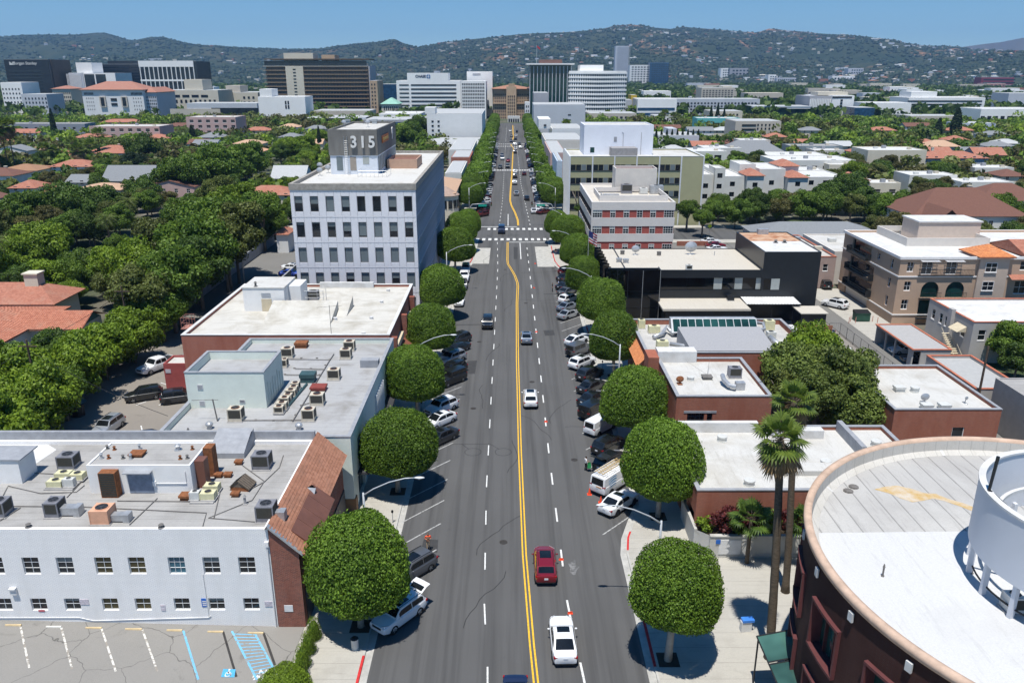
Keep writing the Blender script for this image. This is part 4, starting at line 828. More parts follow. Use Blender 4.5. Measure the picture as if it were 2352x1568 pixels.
part('upper_block',shell(x0-.15,x1+.15,ya-.15,yb,zm,zt,par=.35,th=.35),DCON,TW); part('roof',roof_sheet(x0,x1,ya,yb,zt-.35,.2),WHITER,TW)
part('lower_wall',MB().box(x0,x1,ya,yb-.2,zr-.02,zm-.003),mat('white_tower_panel',(.62,.65,.70),.6,var=.06),TW)
for k,(xa,xb,m) in enumerate(((-30.9,-29.8,BLIND),(-28.5,-27.4,mat('tan_shutter',(.30,.26,.22),.7,var=.1)),(-26.2,-25.1,BLIND_LITPANE))): part('lower_window',MB().box(xa,xb,ya-.04,ya-.003,zr+(.7 if k<2 else 1.8),zm-.25),m,TW)
for k in range(13): part('side_window',MB().box(x1+.003,x1+.05,ya+1+k*1.75,ya+2.1+k*1.75,zr+.5,zm-.3),BLIND,TW)
for ch,px in (('3',834),('1',900),('5',966)):
 p=atY(*zp(1,1,px,1047),ya-.45); letters(ch,2.75,WHITE,TW,(p[0],ya-.45,p[2]),(R(90),0,0),.12,.07,'numeral',.92)
sg=part('tower_sign',MB().box(x1+.17,x1+.3,150,158,27.6,28.9),mat('orange_red_sign',(.42,.12,.03),.6,var=.35,scale=2),TW); part('sign_lettering',MB().box(x1+.305,x1+.36,150.8,157.2,28.0,28.5),mat('gold_letters',(.6,.35,.08),.5,var=.4,scale=6),sg)
part('tower_emblem',MB().cyl((x1+.2,162.7,28.9),.8,.2,5,axis='x').box(x1+.2,x1+.35,162.3,163.1,27.4,28.4),WHITE,TW)
ld=MB(); xl=atY(*zp(1,1,785,1280),ya-.9)[0]
for dx in (-.28,.28): ld.tube([(xl+dx,ya-1.0,zr),(xl+dx,ya-.35,zt-1.6),(xl+dx,ya-.2,zt-1.2)],.035,5)
for k in range(20): t=k/20; ld.tube([(xl-.28,ya-1+.65*t,zr+(zt-1.6-zr)*t),(xl+.28,ya-1+.65*t,zr+(zt-1.6-zr)*t)],.02,4)
for k in range(9): zz=zr+1.2+k*.75
for dx in (-.28,.28): ld.tube([(xl+dx,ya-.2,zt-1.2),(xl+dx,ya-.6,zt-1.2)],.03,4)
solo('roof_ladder',ld,GALV,(xl,ya-.9,zr),'metal ladder leaning on the dark 315 tower','ladder')
BP=thing('roof_room','low tan box room on the white office roof','plant room',(-19,160,zr)); part('wall',shell(-23.3,-17.6,154.0,163,zr,zr+1.75,par=.6,th=.2),mat('tan_stucco',(.46,.30,.22),.85,var=.08),BP); part('roof',roof_sheet(-23.3,-17.6,154,163,zr+1.15,.2),mat('brown_roof',(.2,.1,.08),.9,var=.2),BP)
rl=MB()
for x in np.linspace(-26.5,-21.5,8): rl.tube([(x,141,zr),(x,141,zr+1.1)],.025,4)
for x in (-26.5,-21.5): rl.tube([(x,141,zr),(x,146,zr),(x,146,zr+1.1),(x,141,zr+1.1)],.025,4)
for z in (.55,1.1): rl.tube([(-26.5,141,zr+z),(-21.5,141,zr+z)],.025,4)
solo('roof_rail',rl,GALV,(-24,141,zr),'light metal railing on the white office roof before the tower','railing')
for i,(x,y) in enumerate(((580,1255),(578,1295),(640,1275))): p=at(*zp(1,1,x,y),zr); roof_vent(p[0],p[1]+1,zr,.9,.55,GALV,f'satellite dish at left edge of white office roof, {["rear one", "front one", "small right one"][i]}','dish')
for i,(x,y) in enumerate(((765,935),(940,900),(940,935),(1000,905),(885,880))):
 p=at(*zp(1,1,x,y),zt-.35); roof_vent(p[0],min(p[1],167),zt-.35,.9,.45,GALV,f'small dish or aerial on top of the dark 315 tower, {ORD[i]} from left front','dish' if i<3 else 'hatch')
 # walls along the alley
WALLG=mat('alley_wall',(.30,.31,.33),.9,var=.15,scale=.6)
solo('alley_wall',MB().box(-45.2,-44.9,128,186,0,1.6),WALLG,(-45,150,0),'low grey wall between alley and cars left of the office block','wall')
solo('garden_wall',MB().box(-58.0,-57.7,60,193,0,2.3),WALLG,(-58,120,0),'long shaded garden wall under the trees along the left alley','wall')
# ------------------------------------------------------------------ east side of the avenue
RBR=brickmat('brown_red_brick',(.36,.115,.068),(.27,.082,.05),(.25,.16,.12),.26,.09,.013); BLKW=mat('black_facade',(.012,.015,.019),.35,var=.2,scale=1,spec=.5); BLKG=glassmat('black_glass',(.004,.005,.006),.04)
R4R=roofmat('beige_roof',(.52,.48,.41),(.44,.38,.30),2.4,.25,.5,.9,'x',.15,seamw=.015,seamdark=.92); BEIGE=mat('beige_stucco',(.60,.56,.51),.85,var=.06,scale=.6)
# ---- round brick building at the corner
RC,RR,RZ=(33.7,38.3),16.2,14.0; BR0=thing('round_building','round dark brick building with salmon coping and white roof in the corner','building',(*RC,0))
def ring(r0,r1,z0,z1,n=120,a0=0,a1=2*math.pi,c=RC):
 mb=MB(); P=[]
 for i in range(n+1):
  a=a0+(a1-a0)*i/n; P.append([(c[0]+r*math.cos(a),c[1]+r*math.sin(a),z) for r,z in ((r0,z0),(r0,z1),(r1,z1),(r1,z0),(r0,z0))])
 return mb.grid(P)
RDBR=brickmat('maroon_brick',(.052,.017,.013),(.04,.013,.010),(.05,.032,.028),.3,.1)
PINKF=mat('maroon_frame',(.11,.036,.036),.6,var=.15); SALM=mat('salmon_coping',(.50,.36,.27),.85,var=.2,scale=1.2)
wins=[(a,zb) for zb in (8.2,3.4) for a in range(146,262,19)]
wm=MB(); n=240; holes=[(a-5.6,a+5.6,zb,zb+3.2) for a,zb in wins]
zs=sorted({0,RZ-.5} | {h[2] for h in holes} | {h[3] for h in holes})
for i in range(n):
 d0,d1=i*1.5,(i+1)*1.5
 for za,zb in zip(zs,zs[1:]):
  if any(h[0]<(d0+d1)/2<h[1] and h[2]<(za+zb)/2<h[3] for h in holes): continue
  wm.face([(RC[0]+(RR-.15)*math.cos(R(d)),RC[1]+(RR-.15)*math.sin(R(d)),z) for d,z in ((d0,za),(d1,za),(d1,zb),(d0,zb))])
part('wall',wm,RDBR,BR0)
part('coping',MB().grid([[(RC[0]+r*math.cos(2*math.pi*i/144),RC[1]+r*math.sin(2*math.pi*i/144),z) for r,z in ((RR-.14,RZ-.42),(RR+.03,RZ-.4),(RR+.06,RZ-.2),(RR+.02,RZ-.02),(RR-.18,RZ+.03),(RR-.40,RZ-.02),(RR-.44,RZ-.2))] for i in range(145)]),SALM,BR0,smooth=True)
rz0=RZ-1.15; part('inner_parapet',MB().grid([[(RC[0]+r*math.cos(2*math.pi*i/144),RC[1]+r*math.sin(2*math.pi*i/144),z) for r,z in ((RR-.44,RZ-.18),(RR-.5,rz0+.25),(RR-.95,rz0+.01))] for i in range(145)]),roofmat('pale_parapet_felt',(.52,.50,.46),(.42,.39,.34),.9,.4,.4,.8,'x'),BR0)
for k in range(24):
 a=2*math.pi*(k+.3)/24; b=a+.012; part('parapet_strap',MB().face([(RC[0]+r*math.cos(t),RC[1]+r*math.sin(t),z) for r,z,t in ((RR-.43,RZ-.15,a),(RR-.49,rz0+.25,a),(RR-.49,rz0+.25,b),(RR-.43,RZ-.15,b))]).face([(RC[0]+r*math.cos(t),RC[1]+r*math.sin(t),z) for r,z,t in ((RR-.485,rz0+.26,a),(RR-.96,rz0+.03,a),(RR-.96,rz0+.03,b),(RR-.485,rz0+.26,b))]),WHITE,BR0) if k%3==0 else None
RNDG=roofmat('round_grey_roof',(.46,.45,.43),(.28,.265,.25),1.3,.6,.42,.8,'x',.1,seamw=.05,seamdark=.62)
yb=lambda x: 43.0+(x-18)*.03
seg=lambda cond: [(RC[0]+(RR-.9)*math.cos(2*math.pi*i/180),RC[1]+(RR-.9)*math.sin(2*math.pi*i/180)) for i in range(180) if cond(RC[1]+(RR-.9)*math.sin(2*math.pi*i/180),RC[0]+(RR-.9)*math.cos(2*math.pi*i/180))]
gp=seg(lambda y,x: y>yb(x)); gp.sort(key=lambda p: math.atan2(p[1]-46,p[0]-RC[0])); wpz=seg(lambda y,x: y<=yb(x)); wpz.sort(key=lambda p: math.atan2(p[1]-36,p[0]-RC[0]))
gr=part('roof',MB().face([(RC[0]+(RR-.9)*math.cos(2*math.pi*i/120),RC[1]+(RR-.9)*math.sin(2*math.pi*i/120),rz0+.005) for i in range(120)]),RNDG,BR0)
part('white_roof',MB().face([(x,y,rz0+.02) for x,y in wpz]),roofmat('fresh_white_roof',(.55,.55,.545),(.43,.42,.40),2.6,.3,.55,.9,'x',.2,seamw=.015,seamdark=.95),BR0)
def rustmat():
 m,nt,b=newmat('rust_water_stain',.9); v=objvec(nt,world=True)
 c=lerp_nodes(nt,ramp(nt,noise(nt,v,.9,5,.7),.35,.65),(.46,.30,.10),(.52,.46,.38)); nt.links.new(c,b.inputs['Base Color']); return m
rs=[at(*zp(3,3,x,y),rz0+.016) for x,y in ((1250,1240),(1330,1220),(1420,1212),(1520,1235),(1620,1268),(1700,1272),(1780,1305),(1900,1340),(1985,1372),(1970,1400),(1880,1365),(1760,1325),(1680,1308),(1600,1325),(1530,1335),(1440,1305),(1360,1270))]
part('rust_stain',MB().face(rs[::-1]),rustmat(),BR0)
for i,(a,zb) in enumerate(wins):
 fr_=MB(); g_=MB(); K=6
 P=lambda t,z,d: (RC[0]+(RR-.15+d)*math.cos(R(a-5.6+11.2*t)),RC[1]+(RR-.15+d)*math.sin(R(a-5.6+11.2*t)),z)
 for t0,t1,z0,z1 in ((0,.05,zb,zb+3.2),(.95,1,zb,zb+3.2)): fr_.grid([[P(t,z,d) for t,d in ((t0,-.6),(t0,.22),(t1,.22),(t1,-.6))] for z in (z0,z1)])
 for z0,z1 in ((zb,zb+.16),(zb+3.04,zb+3.2)):
  for k in range(K): fr_.grid([[P(t,z,d) for z,d in ((z0,-.6),(z0,.25),(z1,.25),(z1,-.6),(z0,-.6))] for t in (k/K,(k+1)/K)])
 for k in range(1,3): fr_.grid([[P(k/3+e,z,d) for e,d in ((-.01,-.5),(-.01,-.3),(.01,-.3),(.01,-.5))] for z in (zb,zb+3.2)])
 g_.grid([[P(k/K,z,-.5) for z in (zb,zb+3.2)] for k in range(K+1)])
 o=part('window',fr_,PINKF,BR0); part('pane',g_,GLASSG,o)
for k in range(9):
 a=R(150+k*14); part('scupper',MB().obox((RC[0]+(RR-.03)*math.cos(a),RC[1]+(RR-.03)*math.sin(a),RZ-1.35),.12,.35,.55,a),WHITE,BR0)
for i,(x,y) in enumerate(((1310,785),(1965,765))): p=at(*zp(3,4,x,y),rz0); roof_vent(p[0],p[1],rz0+.02,.75-.3*i,.05,PIPE,f'thin vent pipe on bright white round roof, {["tall one in the middle", "short one by the drum"][i]}','pipe')
for i,(x,y) in enumerate(((1098,1225),(1058,1255))): p=at(*zp(3,3,x,y),rz0); roof_vent(p[0],p[1],rz0,.12,.18,PIPE,f'black roof drain dome by the salmon coping, {["upper", "lower"][i]} one','pipe')
DC,DR_,DZ0,DZ1=(31.7,36.9),6.1,14.9,18.5
DRUM=thing('roof_screen','pale grey cylindrical plant screen standing on posts on the round roof','plant screen',(*DC,rz0)); SCRM=mat('pale_grey_screen',(.56,.58,.62),.6,var=.04,scale=.4)
part('screen_wall',ring(DR_,DR_-.22,DZ0,DZ1,96,c=DC),SCRM,DRUM,smooth=True,sharp=R(40)); part('top_rim',ring(DR_+.06,DR_-.3,DZ1+.003,DZ1+.12,96,c=DC),WHITE,DRUM)
for k in range(18):
 a=2*math.pi*k/18; part('post',MB().obox((DC[0]+(DR_-.3)*math.cos(a),DC[1]+(DR_-.3)*math.sin(a),rz0),.3,.22,DZ0-rz0+.3,a),SCRM,DRUM)
part('inner_rail',ring(DR_-1.1,DR_-1.3,16.6,16.8,64,c=DC),WHITE,DRUM)
part('base_rail',ring(DR_-.35,DR_-.42,rz0+.5,rz0+.58,64,c=DC),DMETAL,DRUM)
p=(DC[0]+1.2,DC[1]+.5,rz0); ac_unit(*p,3.4,3,3.0,mat('turquoise_casing',(.16,.45,.50),.6,var=.15),'turquoise cooling unit inside the round plant screen')
q=atY(*zp(3,3,2160,1000),38.0); mb=MB().tube([(q[0],38,q[2]),(q[0]-.1,38,q[2]-2.0),(q[0]+2.4,37.2,q[2]-4.2)],.09,6); solo('davit_arm',mb,DMETAL,(q[0],38,q[2]-4),'dark bent steel davit arm leaning over the round plant screen','davit')
p=at(*zp(3,4,2290,1070),rz0); ac_unit(p[0],p[1]+.4,rz0+.02,.85,.8,1.0,ACLIGHT,'small pale condenser at foot of round plant screen')
# glass canopies and plaza pieces by the round building
CAN=thing('glass_canopy','green glass entrance canopy with steel frame below the palms','canopy',(19,42,0)); GGL=glassmat('green_canopy_glass',(.05,.12,.10),.1)
fr_=MB(); gl=MB()
for y0 in (36.5,39.2,41.9):
 gl.face([(16.6,y0,4.0),(19.6,y0,4.7),(19.6,y0+2.5,4.7),(16.6,y0+2.5,4.0)])
 for a,b in (((16.6,y0,4.02),(19.6,y0,4.72)),((16.6,y0+2.5,4.02),(19.6,y0+2.5,4.72))): fr_.tube([a,b],.05,5)
for x,z in ((16.6,4.02),(19.6,4.72)): fr_.tube([(x,36.5,z),(x,44.4,z)],.05,5)
for y in (36.6,44.3): fr_.tube([(16.7,y,.1),(16.7,y,4.0)],.06,6)
part('frame',fr_,DMETAL,CAN); part('glass_roof',gl,GGL,CAN)
p=at(*zp(2,4,1970,1060),1.6); q=thing('blue_sign_board','blue topped monument sign on the plaza beside the palm trunk','sign',(p[0],p[1],.12)); part('blue_top',MB().obox((p[0],p[1],1.0),.9,.5,.2,.1),mat('sign_blue',(.05,.2,.6),.5,var=.1),q); part('white_base',MB().obox((p[0]-.1,p[1],.12),.8,.4,.87,.1),WHITE,q)
# ---- brick shops with white roofs
B1=thing('brick_shop','low brown-brick shop with broad white roof behind the palms','building',(27,68,0))
x0,x1,ya,yb_,zt=16.35,38.5,61.6,75.0,5.4; part('wall',shell(x0,x1,ya,yb_,-.05,zt,{'W': [(1.2+k*3.1,3.6+k*3.1,.4,3.0) for k in range(4)]},.3,.35,.3),RBR,B1); part('roof',roof_sheet(x0,x1,ya,yb_,zt-.35,.3),WHITER,B1); cap('parapet_cap',x0,x1,ya,yb_,zt,COPING,B1)
for k in range(4): pane(B1,x0+.28,yb_-2.4-k*3.1,.35,2.4,2.6,'W',GLASS,'shop_window')
part('north_upstand',MB().box(x0+.1,25.3,yb_-.9,yb_-.32,zt-.36,zt+.75),WHITE,B1); part('raised_curb',MB().box(24.1,31.5,64.9,66.6,zt-.36,zt+.15),WHITER,B1); part('east_wall',MB().box(33.5,34.0,68.5,74.6,zt-.36,zt+.8),COPING,B1); part('white_duct',MB().box(26.5,31.5,72.6,73.6,zt-.36,zt+.55),WHITE,B1)
for i,(c,x,y) in enumerate(((2,1775,885),(2,1975,1210),(3,1260,920),(3,890,1065))): p=at(*zp(c,3,x,y),zt-.35); roof_vent(p[0],p[1],zt-.35,.55,.5,ACLIGHT,f'round white drum vent on broad white shop roof, {["back left one", "front left one", "back right one", "right one beside the round building"][i]}','drum')
# planter with red shrubs
PL=thing('planter','long grey concrete planter wall along the driveway','planter',(22,60.2,0)); PLC=mat('planter_render',(.45,.44,.41),.9,var=.1,scale=.6,stain=((.30,.28,.24),.9,.58,.75))
part('front_wall',MB().face([(16.1,60.6,.12),(17.2,59.6,.12),(17.2,59.6,2.2),(16.1,60.6,2.2)]).box(17.2,33,59.35,59.6,.1,2.2).box(16.1,16.35,60.6,66,.1,2.2),PLC,PL); part('soil',MB().face([(16.3,61.5,1.95),(16.2,60.6,1.95),(17.2,59.6,1.95),(33,59.6,1.95),(33,61.5,1.95)]),mat('soil',(.06,.045,.03),.95),PL)
part('coping',MB().box(17.2,33,59.28,59.68,2.205,2.29),PLC,PL); part('notice_board',MB().box(18.0,19.9,59.30,59.347,.5,1.9),SIGNW,PL); part('blue_notice',MB().box(17.7,18.1,59.27,59.295,1.55,1.95),SIGNB,PL)
B2=thing('brick_shop','brown-brick shop with clean white roof, one window in its side','building',(23,85,0))
x0,x1,ya,yb_,zt=17.9,28.2,79.0,91.2,7.0; wx=[atY(*zp(2,3,x,710),ya)[0] for x in (1520,1645,1665,1705)]; wz=[atY(*zp(2,3,1600,y),ya)[2] for y in (745,682)]
part('wall',shell(x0,x1,ya,yb_,-.05,zt,{'S': [(wx[0]-x0,wx[1]-x0,wz[0]-.3,wz[1]),(wx[2]-x0,wx[3]-x0,wz[0]-.3,wz[1])]},.25,.4,.3),RBR,B2); part('roof',roof_sheet(x0,x1,ya,yb_,zt-.4,.3),WHITER,B2); cap('parapet_cap',x0,x1,ya,yb_,zt,COPING,B2)
for a,b,c in ((0,1,4),(2,3,1)): window(B2,(wx[a]+wx[b])/2,ya+.22,wz[0]-.3,wx[b]-wx[a],wz[1]-wz[0]+.3,'S',FRAMED,GLASS,c,3)
part('lintel',MB().box(wx[0]-.4,wx[3]+.4,ya-.05,ya+.0,wz[1]+.02,wz[1]+.28),COPING,B2); part('corner_pier',MB().box(16.6,17.88,89.6,92.6,0,7.6),RBR,B2); part('white_parapet_step',MB().box(17.9,22.6,90.6,92.4,zt-.41,8.0),WHITE,B2)
acz(2,3,1830,1918,430,zt-.4,1.25,1.0,ACGREY,'dark grey air conditioner with silver duct on clean white roof')
dz=zt-.1; d_=lambda x,y,z=dz: at(*zp(2,3,x,y),z); mb=MB().tube([d_(1780,405,7.4),d_(1790,440,7.3),d_(1830,480,7.1),d_(1880,490,7.1)],.28,8); mb.box(d_(1880,490)[0]-.1,d_(1880,490)[0]+.9,d_(1880,490)[1]-.35,d_(1880,490)[1]+.35,zt-.4,zt+.5); solo('roof_duct',mb,GALV,d_(1830,490,zt-.4),'silver elbow duct on clean white brick-shop roof','duct')
p=d_(1545,440,zt-.4); roof_vent(p[0],p[1],zt-.4,.45,.42,ACLIGHT,'white drum vent near rusty dish on clean white roof','drum'); p=d_(1465,468,zt-.4); roof_vent(p[0],p[1],zt-.4,.5,.45,RUST,'rust-coloured small satellite dish on clean white roof','dish'); p=d_(1665,430,zt-.4); roof_vent(p[0],p[1],zt-.4,.4,.5,PIPE,'dark antenna base with guy wires on clean white roof','hatch')
tubes('guy_wires',[[(p[0],p[1],zt+.1),(p[0]-2,p[1]+2,zt+1)],[(p[0],p[1],zt+.1),(p[0]+1,p[1]+3.2,zt+1)]],.015,PIPE,B2,4); part('side_ladder',MB().tube([(x1-.4,83,zt),(x1+.3,83,zt+.3),(x1+.3,83,3)],.05,5),DMETAL,B2)
# ---- restaurant with grey gable and skylight
B3=thing('restaurant','low restaurant with grey sloped roof, skylight strip and orange tile edge','building',(27,100,0)); GSH=mat('grey_shingle',(.30,.30,.31),.9,var=.08,scale=6)
x0,x1,ya,yb_,zt=16.9,38.2,93.0,107.2,7.0; part('wall',shell(x0,x1,ya,yb_,-.05,zt,{},.2,.7,.3),RBR,B3); part('roof',roof_sheet(x0,x1,ya,yb_,zt-.7,.3),mat('pale_flat_roof',(.42,.41,.39),.9,var=.15,scale=.6),B3); cap('parapet_cap',x0,x1,ya,yb_,zt,COPING,B3)
part('sloped_roof',MB().face([(22.6,ya+.35,7.15),(33.2,ya+.35,7.15),(32.6,99,8.5),(21.9,99,8.5)]).face([(21.9,99,8.5),(32.6,99,8.5),(32.6,99.1,6.3),(21.9,99.1,6.3)][::-1]).face([(22.6,ya+.35,7.15),(21.9,99,8.5),(21.9,99,6.3),(22.6,ya+.35,6.3)]).face([(33.2,ya+.35,7.15),(33.2,ya+.35,6.3),(32.6,99,6.3),(32.6,99,8.5)]),GSH,B3)
sk=part('skylight_frame',MB().box(21.8,33.4,103.2,104.2,6.3,8.3).face([(21.6,101,7.0),(33.2,101,7.0),(33.4,103.19,8.4),(21.8,103.19,8.4)]),GALV,B3)
for k in range(11): part('skylight_pane',MB().face([(21.9+k*1.03,101.15,7.12),(22.83+k*1.03,101.15,7.12),(22.95+k*1.03,103.0,8.31),(22.02+k*1.03,103.0,8.31)]),GLASSG,sk)
mb=MB(); tile_slope(mb,(15.9,109.5,5.0),(15.9,93.5,5.0),(17.2,93.5,6.4),(17.2,109.5,6.4),.3); te=part('tile_edge',MB().face([(15.9,93.5,4.98),(17.2,93.5,6.38),(17.2,109.5,6.38),(15.9,109.5,4.98)]),TERRA,B3); pieces('roof_tiles',mb,tilemat('orange_clay_tile',(.62,.25,.10),(.50,.18,.07),(.5,.24,.13)),te)
for i,(a,b,y,h_,m) in enumerate(((1300,1380,1340,1.2,ACCREAM),(1240,1320,1215,1.0,ACCREAM),(1165,1210,1180,1.2,ACCREAM),(2090,2160,1195,1.4,ACCREAM),(2110,2170,1260,1.0,ACLIGHT))): acz(2,2,a,b,y,zt-.7,h_,1.0,m,f'cream kitchen unit on the restaurant roof, {["front left by the brick pier", "by the left end of the skylight", "at the back left corner", "right of the skylight", "right of the sloped roof"][i]}',coil=False)
e_=lambda x,y,z: at(*zp(2,2,x,y),z)
for nm,pts,r_,lb in (('roof_duct',[e_(1395,1290,6.8),e_(1500,1305,6.8),e_(1650,1345,6.9)],.28,'long silver duct in front of the grey sloped roof'),('roof_duct',[e_(1275,1240,6.7),e_(1340,1215,6.8),e_(1370,1165,7.2),e_(1420,1220,6.7)],.3,'bent silver duct left of the restaurant skylight'),('roof_duct',[e_(1880,1205,7.0),e_(2090,1180,7.2),e_(2080,1140,7.4),e_(2010,1130,7.4)],.22,'white exhaust pipe right of the skylight strip'),('roof_duct',[e_(2130,1245,6.8),e_(2190,1300,6.7)],.4,'thick dark duct at the right end of the restaurant roof')): solo(nm,MB().tube(pts,r_,8),GALV,pts[0],lb,'duct',smooth=True)
part('kitchen_screen',MB().box(38.3,43,101,101.1,0,8),mat('rusty_screen',(.28,.12,.07),.8,var=.3),B3); part('kitchen_block',MB().box(38.25,44.5,95,104.5,0,5.2),mat('pale_kitchen_block',(.5,.49,.46),.9,var=.12),B3)
for i,(x,y,l,r_) in enumerate(((40.2,99.5,2.4,.55),(42.5,97.5,1.8,.45))): solo('water_tank',MB().cyl((x,y,5.2+r_),r_,l,14,axis='x'),ACLIGHT,(x,y,5.2),f'white cylindrical exhaust fan behind the restaurant, {["large", "small"][i]} one','exhaust fan',smooth=True,sharp=R(40))
# ---- black building
B4=thing('black_office','black glass and panel building with beige roof and black box tower','building',(30,137,0))
x0,x1,ya,yb_,zt=19.2,42.0,128.9,146.0,8.85; wz0,wz1=5.45,7.55
part('wall',shell(x0,x1,ya,yb_,-.05,zt,{'S': [(25.2-x0,x1-x0-.02,wz0,wz1)]},.35,.12,.2),BLKW,B4); part('roof',roof_sheet(x0,x1,ya,yb_,zt-.12,.2).face([(16.2,129.5,zt-.124),(19.5,129.5,zt-.124),(19.5,145.8,zt-.124),(16.2,145.8,zt-.124)]),R4R,B4)
k0=[25.2,34.1,35.5,37.6,38.9,41.2,42.0]
for a,b,m in ((25.25,29.6,BLKG),(29.65,34.05,BLKG),(34.1,35.5,BLIND_LITPANE),(35.55,37.55,BLKG),(37.6,38.9,BLIND_LITPANE),(38.95,41.1,BLKG),(41.15,41.95,BLIND_LITPANE)): part('window',MB().box(a,b,ya+.3,ya+.33,wz0+.03,wz1-.03),m,B4)  # pale panes are the lit ones, their brightness put into the colour
part('box_tower',shell(42.003,51.4,ya-.005,146.2,-.05,11.9,{},.2,.15,.2),BLKW,B4); part('tower_roof',roof_sheet(42,51.4,ya,138.5,11.75,.2),WHITE,B4); part('rusty_roof',roof_sheet(42,51.4,138.1,146.2,11.75,.2),mat('rusty_membrane',(.50,.33,.22),.9,var=.1,scale=.5,stain=((.32,.13,.06),.5,.45,.65)),B4); part('tower_vent_box',MB().box(45.5,47.4,144.4,145.4,11.76,12.7),GALV,B4)
for a,b,m in ((43.6,45,BLIND_LITPANE),(42.3,43.5,BLKG)): part('window',MB().box(a,b,ya-.03,ya-.008,wz0+.03,wz1-.2),m,B4)
gx=[15.8,17.6,19.3,21.7,24.6]; gy=[127.6,126.6,126.4,126.2,126.6]
for k in range(4):
 a,b,ga,gb=gx[k],gx[k+1],gy[k],gy[k+1]
 for j,(z0,z1) in enumerate(((0,3.0),(3.05,5.9),(5.95,9.4))): part('black_glass_panel',MB().face([(a+.04,ga,z0),(b-.04,gb,z0),(b-.04,gb,z1),(a+.04,ga,z1)]),BLKG,B4)
 part('mullion',MB().tube([(b,gb-.03,0),(b,gb-.03,9.4)],.04,4),GALV if k>1 else DMETAL,B4)
part('glass_bay_return',MB().box(24.55,24.7,126.65,128.85,0,9.4).box(16.2,24.5,128.0,128.3,0,9.38),BLKW,B4)
for k in range(7):
 y=128.6+k*2.45; part('zigzag_glass',MB().face([(15.7,y,0),(16.9,y+1.2,0),(16.9,y+1.2,9.2),(15.7,y,9.2)]).face([(16.9,y+1.2,0),(15.7,y+2.4,0),(15.7,y+2.4,9.2),(16.9,y+1.2,9.2)]),BLKG,B4)
part('entrance_block',MB().box(25.0,38.4,122.6,128.88,0,3.7),BLKW,B4); part('entrance_roof',MB().box(24.5,38.6,122.3,128.87,3.703,4.0).box(24.5,38.6,122.3,122.5,4.002,4.06),R4R,B4)
CV=thing('metal_canopy','white corrugated metal canopy beside the black building','canopy',(43,126.5,0)); mb=MB()
nn=36; mb.grid([[(38.7+8.9*i/nn,y,4.05+(.05 if i%2 else 0)+(y-125)*.05) for y in (125.0,128.85)] for i in range(nn+1)]); part('corrugated_roof',mb,WHITE,CV)
for x in (39.3,43,47.2): part('post',MB().tube([(x,125.3,0),(x,125.3,4.05)],.05,6),DMETAL,CV)
mb=MB(); hut=thing('black_hut','small black hut with flat beige roof at the alley end of the black building','outbuilding',(49,124,0)); part('wall',MB().box(46.6,50.6,121.8,125.6,0,3.4),BLKW,hut); part('roof',MB().box(46.4,50.8,121.5,125.8,3.403,3.55),R4R,hut)
solo('storage_container',MB().box(40.6,44.2,114.2,118.6,.02,2.6),WHITE,(42.4,116,0),'white metal storage box behind the restaurant kitchen','container')
for i,(x,y,k) in enumerate(((1045,632,'drum'),(1140,635,'dish'),(1313,640,'drum'),(1545,632,'dish'),(1720,640,'pipe'),(1020,690,'hatch'),(1070,695,'hatch'))):
 p=at(*zp(2,2,x,y),zt-.1); big=i==3; roof_vent(p[0],min(p[1],145),zt-.12,(1.0 if k=='dish' else .7)*(1.3 if big else 1),(.75 if k=='dish' else .4)*(1.5 if big else 1) if k != 'pipe' else .06,PIPE if i in (0,2) else GALV,f'{["dark grey fan cap", "small pale dish", "low double fan cap", "large white dish on sled mount", "thin tripod aerial", "left pale box vent", "right pale box vent"][i]} on the beige roof of the black building',k)
acz(2,2,1515,1557,750,zt-.12,.85,.7,ACLIGHT,'pale small condenser near the front of the beige roof'); p=at(*zp(2,2,1837,970),4.0); ac_unit(p[0],p[1],4.0,1.0,.9,.8,DMETAL,'black round-cornered fan unit on the entrance roof',coil=False)
for i,x in enumerate((2170,2235)): p=at(*zp(2,2,x,548),11.75); roof_vent(p[0],p[1],11.75,.5,.25,PIPE,f'dark spot lamp on edge of the black box tower, {["left", "right"][i]}','pipe')
# ---- red and white office
B5=thing('banded_office','three-storey white-banded office with red brick window strips','building',(26,182,0)); REDB=mat('red_panel_brick',(.34,.085,.07),.85,var=.15,scale=4); WBAND=mat('offwhite_band',(.60,.57,.54),.8,var=.05,scale=.5)
x0,x1,ya,yb_,zt=17.15,34.7,167.0,197.0,14.2
part('core_wall',MB().box(x0+.12,x1-.12,ya+.12,yb_-.12,-.05,zt-1.7),REDB,B5)
for k,(za,zb) in enumerate(((12.5,zt),(9.1,10.9),(5.8,7.5))):
 part('white_band',shell(x0,x1,ya,yb_,za,zb,{},.1,.45,.35) if k==0 else MB().box(x0,x1,ya,yb_,za,zb),WBAND,B5)
part('roof',roof_sheet(x0,x1,ya,yb_,zt-.45,.3),mat('cream_gravel_roof',(.52,.48,.42),.9,var=.1,scale=.7),B5)
for zb,h_ in ((10.93,1.54),(7.53,1.54),(3.6,1.7)):
 for a,b,c in ((17.35,19.4,4),(21.1,22.2,2),(23.9,25.1,2),(26.7,27.9,2),(29.5,30.7,2),(32.4,34.5,4)): window(B5,(a+b)/2,ya+.1,zb,b-a,h_,'S',FRAMEW,GLASS,c,3,bl=.4 if int(a)%2 else 0,mblind=BLIND_LITPANE)
 for k in range(7): window(B5,x0+.1,ya+2+k*4.2,zb,3.2,h_,'W',FRAMED,GLASS,4,1)
part('screen_wall',shell(19.2,33.9,171,184,zt-.46,zt+.75,{},.1,.9,.25),WBAND,B5); part('corner_strip',MB().box(x0-.02,x0+.3,ya-.02,ya+.3,0,12.49),WBAND,B5)
